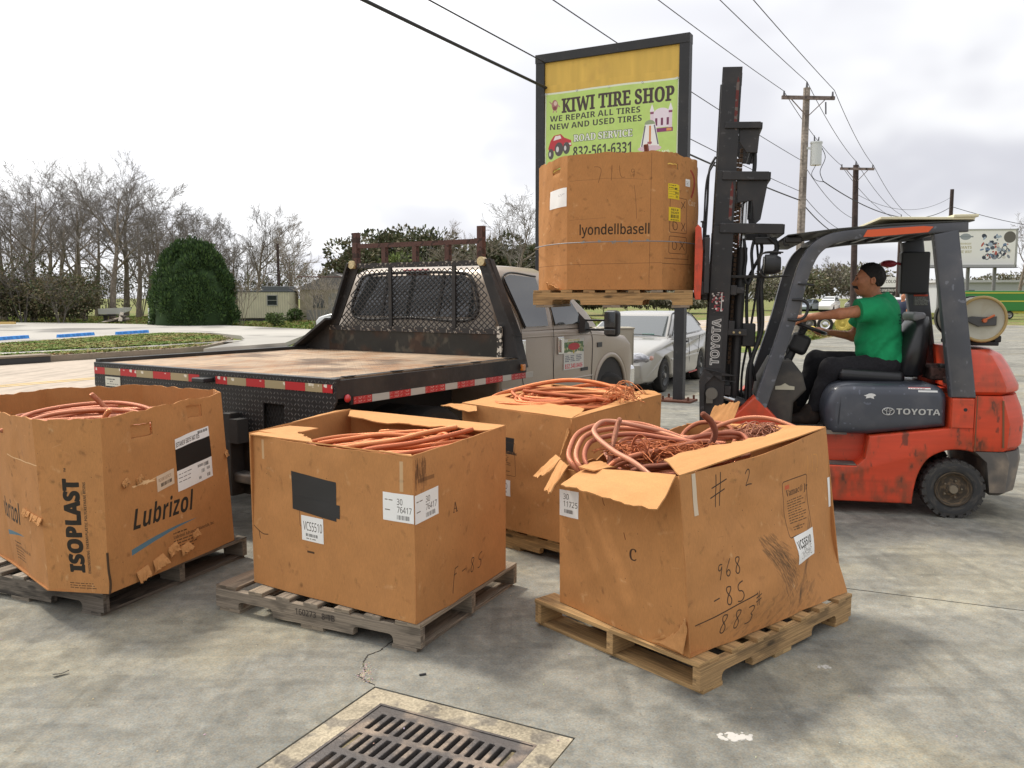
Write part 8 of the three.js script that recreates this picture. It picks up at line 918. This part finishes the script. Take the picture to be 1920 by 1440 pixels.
function bareTree(label, x, d, h, seed, group, opt = {}) {
  const t = thing(opt.name || 'bare_tree', label, 'tree', [x, -0.02, -d], 0, group), s = skeleton(h, seed, opt); const T = frusta(s.big, 6).applyMatrix4(s.sc); part('trunk', boxUV(T), bark, t);
  const C = mergeGeometries([frusta(s.mid, 4), frusta(s.fine, 3)]).applyMatrix4(s.sc); part('crown', C, opt.pale ? twigPale : twigM, t); return t;
}
// foliage: small leaf faces through lumps of crown
function leaves(blobs, n, size, seed, cols, opt = {}) {
  const r = rng(seed), pos = [], col = [], tot = blobs.reduce((s, b) => s + b[3] * b[4] * b[5], 0);
  for (const [bx, by, bz, rx, ry, rz] of blobs) { const m = Math.round((n * rx * ry * rz) / tot); for (let i = 0; i < m; i++) { const u = r() * 2 - 1, a = r() * 6.283, q = Math.sqrt(1 - u * u), k = Math.cbrt(lerp(opt.shell ?? 0.25, 1, r())) * (1 + 0.16 * (fbm(a * 2 + bx + 50, u * 3 + by + 50, 256, 3) - 0.5) * 2), nx = q * Math.cos(a), ny = u, nz = q * Math.sin(a), px = bx + rx * k * nx, py = Math.max(opt.floor ?? 0.05, by + ry * k * ny), pz = bz + rz * k * nz; const e1 = V(r() - 0.5, r() - 0.5, r() - 0.5).normalize(), e2 = V(nx + (r() - 0.5), ny + (opt.up || 0) + (r() - 0.5), nz + (r() - 0.5)).normalize(), w = size * (0.5 + r() * 0.8), l = w * (opt.long || 1.4); const c = cols[Math.floor(r() * cols.length)], v = 0.7 + r() * 0.6; const A = V(px, py, pz), B = A.clone().addScaledVector(e1, w * 0.5).addScaledVector(e2, l * 0.5), C = A.clone().addScaledVector(e2, l), D = A.clone().addScaledVector(e1, -w * 0.5).addScaledVector(e2, l * 0.5); for (const p of [A, B, C, A, C, D]) { pos.push(p.x, p.y, p.z); col.push(c[0] * v, c[1] * v, c[2] * v); } } }
  const g = new THREE.BufferGeometry(); g.setAttribute('position', new THREE.Float32BufferAttribute(pos, 3)); g.setAttribute('color', new THREE.Float32BufferAttribute(col, 3)); g.computeVertexNormals(); return g;
}
const leafM = std({ vertexColors: true, roughness: 0.85 });
const OAK = [[0.055, 0.075, 0.028], [0.075, 0.088, 0.035], [0.045, 0.065, 0.028], [0.085, 0.085, 0.045]], BRUSH = [[0.075, 0.085, 0.03], [0.13, 0.115, 0.055], [0.05, 0.07, 0.022], [0.17, 0.135, 0.075], [0.10, 0.075, 0.04]], JUN = [[0.036, 0.078, 0.020], [0.050, 0.100, 0.022], [0.066, 0.118, 0.026], [0.030, 0.064, 0.020]], FAR_HAZE = [[0.17, 0.165, 0.11], [0.20, 0.18, 0.13], [0.14, 0.15, 0.09], [0.22, 0.19, 0.145]], OLIVE = [[0.12, 0.13, 0.06], [0.16, 0.145, 0.085], [0.09, 0.105, 0.05], [0.19, 0.16, 0.10]];  // far hedgerow tones are paled, with distance haze put into the colour
function lumps(w, h, d, n, seed, y0 = 0) { const r = rng(seed), b = []; for (let i = 0; i < n; i++) { const a = r() * 6.283, k = Math.sqrt(r()) * 0.62, v = 0.28 + r() * 0.5; b.push([Math.cos(a) * k * w / 2, y0 + v * (h - y0), Math.sin(a) * k * d / 2, w * (0.20 + r() * 0.14), (h - y0) * (0.17 + r() * 0.10), d * (0.20 + r() * 0.14)]); } return b; }
function leafyTree(label, x, d, w, h, seed, cols, n, size, group, name = 'oak_tree') { const t = thing(name, label, 'tree', [x, 0, -d], 0, group), s = skeleton(h * 0.9, seed, { levels: 2, spread: 0.8, low: 0.2 }); part('trunk', boxUV(mergeGeometries([frusta(s.big, 6), frusta(s.mid, 4)]).applyMatrix4(s.sc)), bark, t); part('crown', leaves(lumps(w, h, w * 0.8, 13, seed + 1, h * 0.22), n, size, seed + 2, cols), leafM, t); return t; }
function shrub(label, x, d, w, h, seed, cols, n, size, group, name = 'shrub', count = [5, 5, 4]) { const t = thing(name, label, 'shrub', [x, 0, -d], 0, group), s = skeleton(h * 1.05, seed, { levels: 3, forks: 5, trunk: 0.8, thick: 0.010, count }); part('stems', mergeGeometries([frusta(s.big, 5), frusta(s.mid, 4), frusta(s.fine, 3)]).applyMatrix4(s.sc), twigM, t); part('foliage', leaves(lumps(w, h, w * 0.8, 9, seed + 1, 0.02), n, size, seed + 2, cols, { floor: 0.02 }), leafM, t); return t; }
const px = (p, d) => ((p - 960) / 1570) * d, hy = (y, d) => 1.6 + ((558 - y) / 1570) * d;   // size aids when laying the plan out
const WG = 'bare winter trees beyond the parking lot';
[[10, 320, 58, 3], [66, 292, 56, 11], [118, 340, 64, 12], [158, 300, 60, 13], [212, 282, 55, 14], [262, 345, 66, 15], [305, 345, 60, 16], [350, 385, 66, 17], [398, 398, 62, 18], [440, 410, 70, 19], [-40, 330, 55, 20], [96, 312, 70, 21], [186, 330, 72, 22], [238, 318, 70, 23], [330, 362, 74, 24], [420, 400, 76, 25], [30, 360, 74, 26], [60, 350, 82, 27], [140, 355, 84, 28], [285, 372, 84, 29], [375, 405, 80, 30], [470, 430, 84, 38], [520, 425, 80, 39]].forEach(([p, y, d, s]) => bareTree('tall bare grey tree in the wood beyond the parking lot', px(p, d), d, hy(y, d), s, WG, { spread: 0.8 }));
bareTree('bare tree with an open vase crown behind the mobile home', px(484, 66), 66, hy(380, 66), 31, null, { spread: 0.7 }); bareTree('pale bare tree with fine twigs beside the pole', px(545, 62), 62, hy(398, 62), 32, null, { pale: true, spread: 0.62 });
bareTree('bare tree rising beside the raised octagonal box', px(962, 62), 62, hy(352, 62), 33, null, { spread: 0.85 }); bareTree('slender bare tree above the headache rack', px(842, 74), 74, hy(412, 74), 34, null, { spread: 0.6, pale: true }); bareTree('bare tree at the edge of the billboard', px(1902, 84), 84, hy(395, 84), 35, null, { spread: 0.85 }); bareTree('small bare tree above the far hedge through the forklift cab', px(1545, 105), 105, hy(480, 105), 36, null, {}); bareTree('low bare tree by the far end of the raised box', px(900, 70), 70, hy(425, 70), 37, null, { pale: true });
// multi-stemmed crape myrtles by the mobile home
for (const [p, d, h, s, l] of [[452, 48, 3.3, 41, 'bare multi-stemmed shrub beside the dark conifer'], [598, 44, 3.1, 42, 'bare multi-stemmed shrub in front of the wooden house'], [630, 46, 3.4, 43, 'bare spreading shrub next to the flatbed wing']]) { const t = thing('bare_shrub', l, 'shrub', [px(p, d), 0, -d], 0), k = skeleton(h, s, { levels: 3, forks: 8, trunk: 0.8, thick: 0.009, spread: 0.5, lift: 0.05, count: [5, 5, 4], low: 0.4 }); part('stems', frusta(k.big, 5).applyMatrix4(k.sc), twigPale, t); part('twigs', mergeGeometries([frusta(k.mid, 4), frusta(k.fine, 3)]).applyMatrix4(k.sc), twigPale, t); }
// conifer: a dense dark dome
{ const t = thing('conifer', 'large dark green rounded conifer at the edge of the lawn', 'tree', [-17.6, 0, -46.5]), R0 = (y) => 2.28 * Math.sqrt(Math.max(0, 1 - Math.max(0, (y - 0.9) / 3.6) ** 1.7)) * (y < 0.9 ? 0.93 + 0.07 * y / 0.9 : 1), lump = (a, y) => 1 + 0.13 * (fbm(a * 1.6 + 20, y * 1.3 + 9, 256, 3) - 0.5) * 2;
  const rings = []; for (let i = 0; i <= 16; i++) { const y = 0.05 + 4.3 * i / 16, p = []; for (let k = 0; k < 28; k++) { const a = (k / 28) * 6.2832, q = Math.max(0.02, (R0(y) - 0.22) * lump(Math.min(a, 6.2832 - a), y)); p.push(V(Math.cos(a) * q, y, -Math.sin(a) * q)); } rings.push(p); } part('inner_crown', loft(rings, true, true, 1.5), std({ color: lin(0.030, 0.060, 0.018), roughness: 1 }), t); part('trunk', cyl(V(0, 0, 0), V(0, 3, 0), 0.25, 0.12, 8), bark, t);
  const b = [], r = rng(61); for (let i = 0; i < 230; i++) { const y = 0.1 + 4.3 * Math.pow(r(), 0.85), a = r() * 6.2832, q = Math.max(0, R0(y) - 0.16) * lump(Math.min(a, 6.2832 - a), y), s = 0.20 + r() * 0.16; b.push([Math.cos(a) * q, y, -Math.sin(a) * q, s, s * 1.5, s]); } part('foliage', leaves(b, 42000, 0.085, 62, JUN, { up: 0.9, long: 2.2, shell: 0.05, floor: 0.02 }), leafM, t); }
// brush under the trees
const BG = 'tangled brush along the edge of the wood'; for (let i = 0; i < 9; i++) { const r = rng(700 + i), p = -30 + i * 24 + r() * 10, d = 50 + r() * 5, w = 3.2 + r() * 1.6; shrub('olive brown tangled brush at the edge of the wood', px(p, d), d, w, 2.6 + r() * 2.0 - (i > 6 ? 1.4 : 0), 710 + i, BRUSH, 2300, 0.12, BG, 'brush', [7, 6, 5]); }
for (let i = 0; i < 10; i++) { const r = rng(730 + i), p = 20 + i * 62, d = 68 + r() * 8; shrub('greyish understorey growth behind the wood', px(p, d), d, 5 + r() * 2, 3.5 + r() * 2.5, 740 + i, OLIVE, 1700, 0.14, 'understorey behind the wood', 'brush', [7, 6, 5]); }
// evergreen oaks behind the truck
for (const [p, y, d, w, s, l] of [[668, 445, 74, 5.5, 81, 'grey green oak left of the headache rack'], [715, 433, 80, 6.5, 82, 'dark live oak above the left of the headache rack'], [765, 430, 82, 6, 83, 'dark live oak above the middle of the headache rack'], [822, 428, 78, 6.5, 84, 'olive oak behind the right of the headache rack'], [880, 450, 76, 6, 85, 'olive oak behind the truck cab roof'], [935, 440, 72, 5, 86, 'rounded grey green oak beside the truck cab'], [985, 460, 74, 5, 87, 'low oak behind the raised box']]) leafyTree(l, px(p, d), d, w, hy(y, d), s, s % 2 ? OLIVE : OAK.concat(OLIVE), 5200, 0.26);
shrub('bright green bushy shrub seen through the headache rack', px(765, 60), 60, 4.2, 5.0, 91, [[0.11, 0.15, 0.03], [0.14, 0.17, 0.04], [0.09, 0.12, 0.03]], 4200, 0.17); shrub('small green yucca like bush on the lawn', px(517, 45), 45, 1.1, 0.8, 92, [[0.12, 0.16, 0.05], [0.09, 0.14, 0.04]], 900, 0.10); shrub('low green bush by the mobile home steps', px(556, 52), 52, 1.2, 0.9, 93, [[0.05, 0.09, 0.02], [0.08, 0.12, 0.03]], 900, 0.11);
// far hedgerow across the road, most crowns in the haze-paled tones
for (const [p, y, d, w, s] of [[1090, 530, 76, 7, 101], [1130, 540, 78, 6, 102], [1175, 536, 80, 7, 103], [1230, 545, 84, 8, 104], [1290, 548, 88, 8, 105], [1420, 520, 105, 9, 106], [1460, 500, 108, 9, 107], [1500, 510, 104, 8, 108], [1545, 498, 106, 10, 109], [1590, 492, 108, 10, 110], [1640, 500, 110, 9, 111], [1700, 520, 118, 10, 112], [1760, 525, 122, 10, 113], [1850, 515, 125, 12, 114], [1905, 510, 120, 12, 115]]) leafyTree('olive brown tree in the far hedgerow across the road', px(p, d), d, w, hy(y, d), s, s % 3 ? FAR_HAZE : OLIVE, 3600, 0.26, 'trees of the far hedgerow', 'hedgerow_tree');
// ---------------------------------------------------------------- mobile home, house and yard clutter
{ const corr = std({ map: scaled(dataTex(256, 64, (u, v) => { const s = Math.sin(u * 6.283 * 16) * 0.04, k = 0.94 + s + 0.08 * (fbm(u * 8, v * 8, 8, 4) - 0.5); return [206 * k, 200 * k, 174 * k]; }), 0.4), bumpMap: scaled(dataTex(128, 8, (u) => { const k = 128 + 110 * Math.sin(u * 6.283 * 8); return [k, k, k]; }, false), 0.8), bumpScale: 0.02, roughness: 0.7 }), t = thing('mobile_home', 'cream corrugated mobile home with one small window', 'mobile home', [-16.6, 0, -57.5], 4); part('wall', boxUV(rbox(3.4, 1.75, 3.2, 0.05, 0, 1.10, 0)), corr, t); part('roof', boxUV(merge(rbox(3.45, 0.10, 3.3, 0.03, 0, 2.02, 0), rbox(1.7, 0.30, 3.0, 0.03, 0.75, 2.2, 0.1))), std({ color: lin(0.10, 0.11, 0.12), roughness: 0.6 }), t); const w = part('window', box(0.62, 0.62, 0.04, 0.55, 1.42, 1.61), darkGlass, t); part('window_frame', merge(box(0.70, 0.05, 0.06, 0.55, 1.75, 1.62), box(0.70, 0.05, 0.06, 0.55, 1.09, 1.62), box(0.05, 0.7, 0.06, 0.22, 1.42, 1.62), box(0.05, 0.7, 0.06, 0.88, 1.42, 1.62), box(0.62, 0.03, 0.05, 0.55, 1.42, 1.625)), std({ color: lin(0.35, 0.35, 0.33), roughness: 0.5 }), w); part('skirting', boxUV(box(3.3, 0.25, 3.1, 0, 0.12, 0)), underside, t); }
{ const wallM = std({ map: scaled(dataTex(256, 256, (u, v) => { const k = 0.88 + 0.25 * (fbm(u * 12, v * 12, 12, 4) - 0.5) - (Math.abs(((u * 12) % 1) - 0.5) > 0.46 ? 0.12 : 0); return [182 * k, 172 * k, 148 * k]; }), 0.5), roughness: 0.9 }), roofM = std({ color: lin(0.16, 0.15, 0.145), roughness: 0.9 }), t = thing('wooden_house', 'weathered beige wooden house with grey lean-to behind the bare shrubs', 'house', [-12.4, 0, -60], 3); part('wall', boxUV(box(4.6, 2.2, 4, 0, 1.1, 0)), wallM, t); { const g = extr([[-2.6, 2.15], [2.6, 2.15], [0, 3.3]], 4.4, 0); part('roof', boxUV(g), roofM, t); } for (const q of [-1.0, 1.1]) part('window', box(0.8, 0.9, 0.05, q, 1.35, 2.01), darkGlass, t); part('door', box(0.85, 1.9, 0.05, 0.05, 0.95, 2.012), std({ color: lin(0.25, 0.25, 0.23), roughness: 0.8 }), t); part('lean_to_wall', boxUV(box(2.6, 1.7, 2.6, 3.0, 0.85, 0.8)), std({ color: lin(0.22, 0.22, 0.21), roughness: 0.9 }), t); part('lean_to_roof', boxUV(box(3.2, 0.08, 3.2, 3.0, 1.85, 0.9, 0.06)), rustBar, t); for (const q of [1.9, 4.2]) part('porch_post', box(0.10, 1.8, 0.10, q, 0.9, 2.45), rustBar, t); part('ridge_cap', box(0.2, 0.06, 4.5, 0, 3.31, 0), roofM, t); part('porch_board', boxUV(box(2.2, 0.75, 0.08, -0.7, 0.38, 2.3)), std({ color: lin(0.24, 0.23, 0.21), roughness: 0.9 }), t); }
for (const [a, b, l] of [[[-17.95, 28.6], [-17.75, 30.65], 'blue concrete wheel stop nearest the storm inlet'], [[-16.85, 31.15], [-16.62, 33.2], 'blue concrete wheel stop, middle one of the row'], [[-15.85, 33.65], [-15.5, 35.6], 'blue concrete wheel stop nearest the island tip']]) { const d = [b[0] - a[0], b[1] - a[1]], L = Math.hypot(...d), t = thing('wheel_stop', l, 'wheel stop', [a[0], 0, -a[1]], THREE.MathUtils.radToDeg(Math.atan2(d[1], d[0])), 'blue wheel stops'); t.position.y = 0.118; const g = extr([[-0.11, 0], [0.11, 0], [0.085, 0.13], [-0.085, 0.13]], L, 0.012); g.rotateY(Math.PI / 2); part('bar', boxUV(g.translate(L / 2, -0.012, 0)), std({ ...painted(1.5, [52, 122, 196], [120, 150, 176], 0.4, 81), roughness: 0.7 }), t); }
{ const t = thing('wheel_stop', 'yellow wheel stop at the far side of the parking lot', 'wheel stop', [-28.9, 0.118, -47], 10); const g = extr([[-0.11, 0], [0.11, 0], [0.085, 0.13], [-0.085, 0.13]], 2, 0.012); g.rotateY(Math.PI / 2); part('bar', g, yellow, t); }
{ const t = thing('junk_boat', 'white hulled junk under the trees beside the conifer', 'junk', [-25.6, 0, -54], 10); part('hull', loft([[V(-0.8, 0.55, -0.4), V(-0.8, 0.9, -0.5), V(-0.8, 0.9, 0.5), V(-0.8, 0.55, 0.4)], [V(0.5, 0.55, -0.45), V(0.5, 0.95, -0.55), V(0.5, 0.95, 0.55), V(0.5, 0.55, 0.45)], [V(1.0, 0.75, -0.1), V(1.1, 0.95, -0.15), V(1.1, 0.95, 0.15), V(1.0, 0.75, 0.1)]], true, true, 0.3), white, t); part('trailer_frame', merge(box(1.6, 0.08, 0.8, 0, 0.48, 0), box(0.1, 0.5, 0.6, -0.5, 0.24, 0), box(0.1, 0.5, 0.6, 0.6, 0.24, 0)), blackSteel, t); const t2 = thing('plank_pile', 'heap of dark boards lying in front of the white junk', 'planks', [-24.9, 0, -52.3], 25); for (let i = 0; i < 7; i++) part('plank', box(1.8, 0.05, 0.22, 0.1 * i, 0.06 + 0.07 * i, 0.05 * i, 0.1 * (i % 3), 0.3 * i, 0.08 * (i % 2)), darkWood[i % 3], t2); const t3 = thing('water_tank', 'white upright drum half hidden by the conifer', 'tank', [-20.9, 0, -49], 0); part('drum', cyl(V(0, 0, 0), V(0, 1.0, 0), 0.3, 0.3, 18), white, t3); part('lid', cyl(V(0, 1.0, 0), V(0, 1.06, 0), 0.18, 0.15, 16), white, t3); }
// ---------------------------------------------------------------- small litter on the concrete
{ const lit = std({ color: lin(0.03, 0.03, 0.032), roughness: 0.9 }), chalk = std({ color: lin(0.50, 0.48, 0.44), roughness: 1 });
  const leaf = thing('litter', 'dark curled scrap lying on the concrete near the octagonal box', 'litter', [-1.92, 0, -3.42], 40); part('scrap', sheet((u, v) => V((u - 0.5) * 0.06, 0.004 + 0.012 * Math.abs(u - 0.5) + 0.006 * v * v, (v - 0.5) * 0.022 * (1 - 0.5 * u)), 8, 4, 0.0015), [lit, lit], leaf);
  const nub = thing('litter', 'small dark nub lying between the drain and the pallets', 'litter', [-0.38, 0, -3.42], 20); part('scrap', rbox(0.03, 0.008, 0.010, 0.003, 0, 0.004, 0), lit, nub);
  const r = rng(15); for (const [x, d, w, l] of [[0.82, 2.92, 0.085, 'white crusty splash of dried plaster in front of the pale pallet'], [1.36, 3.50, 0.04, 'small white chalky spot beside the pale pallet']]) { const gs = []; for (let i = 0; i < 26; i++) { const a = r() * 6.28, k = Math.sqrt(r()) * w / 2, s = w * (0.05 + r() * 0.14); gs.push(new THREE.CylinderGeometry(s, s * 1.15, 0.0015 + r() * 0.001, 7).scale(1, 1, 0.6 + r() * 0.4).rotateY(r() * 3).translate(x + Math.cos(a) * k * 1.5, 0.0012, -d + Math.sin(a) * k * 0.7)); } tag(part('plaster_splash', merge(gs), chalk), l, 'splash'); }
}
renderer.render(scene, camera);
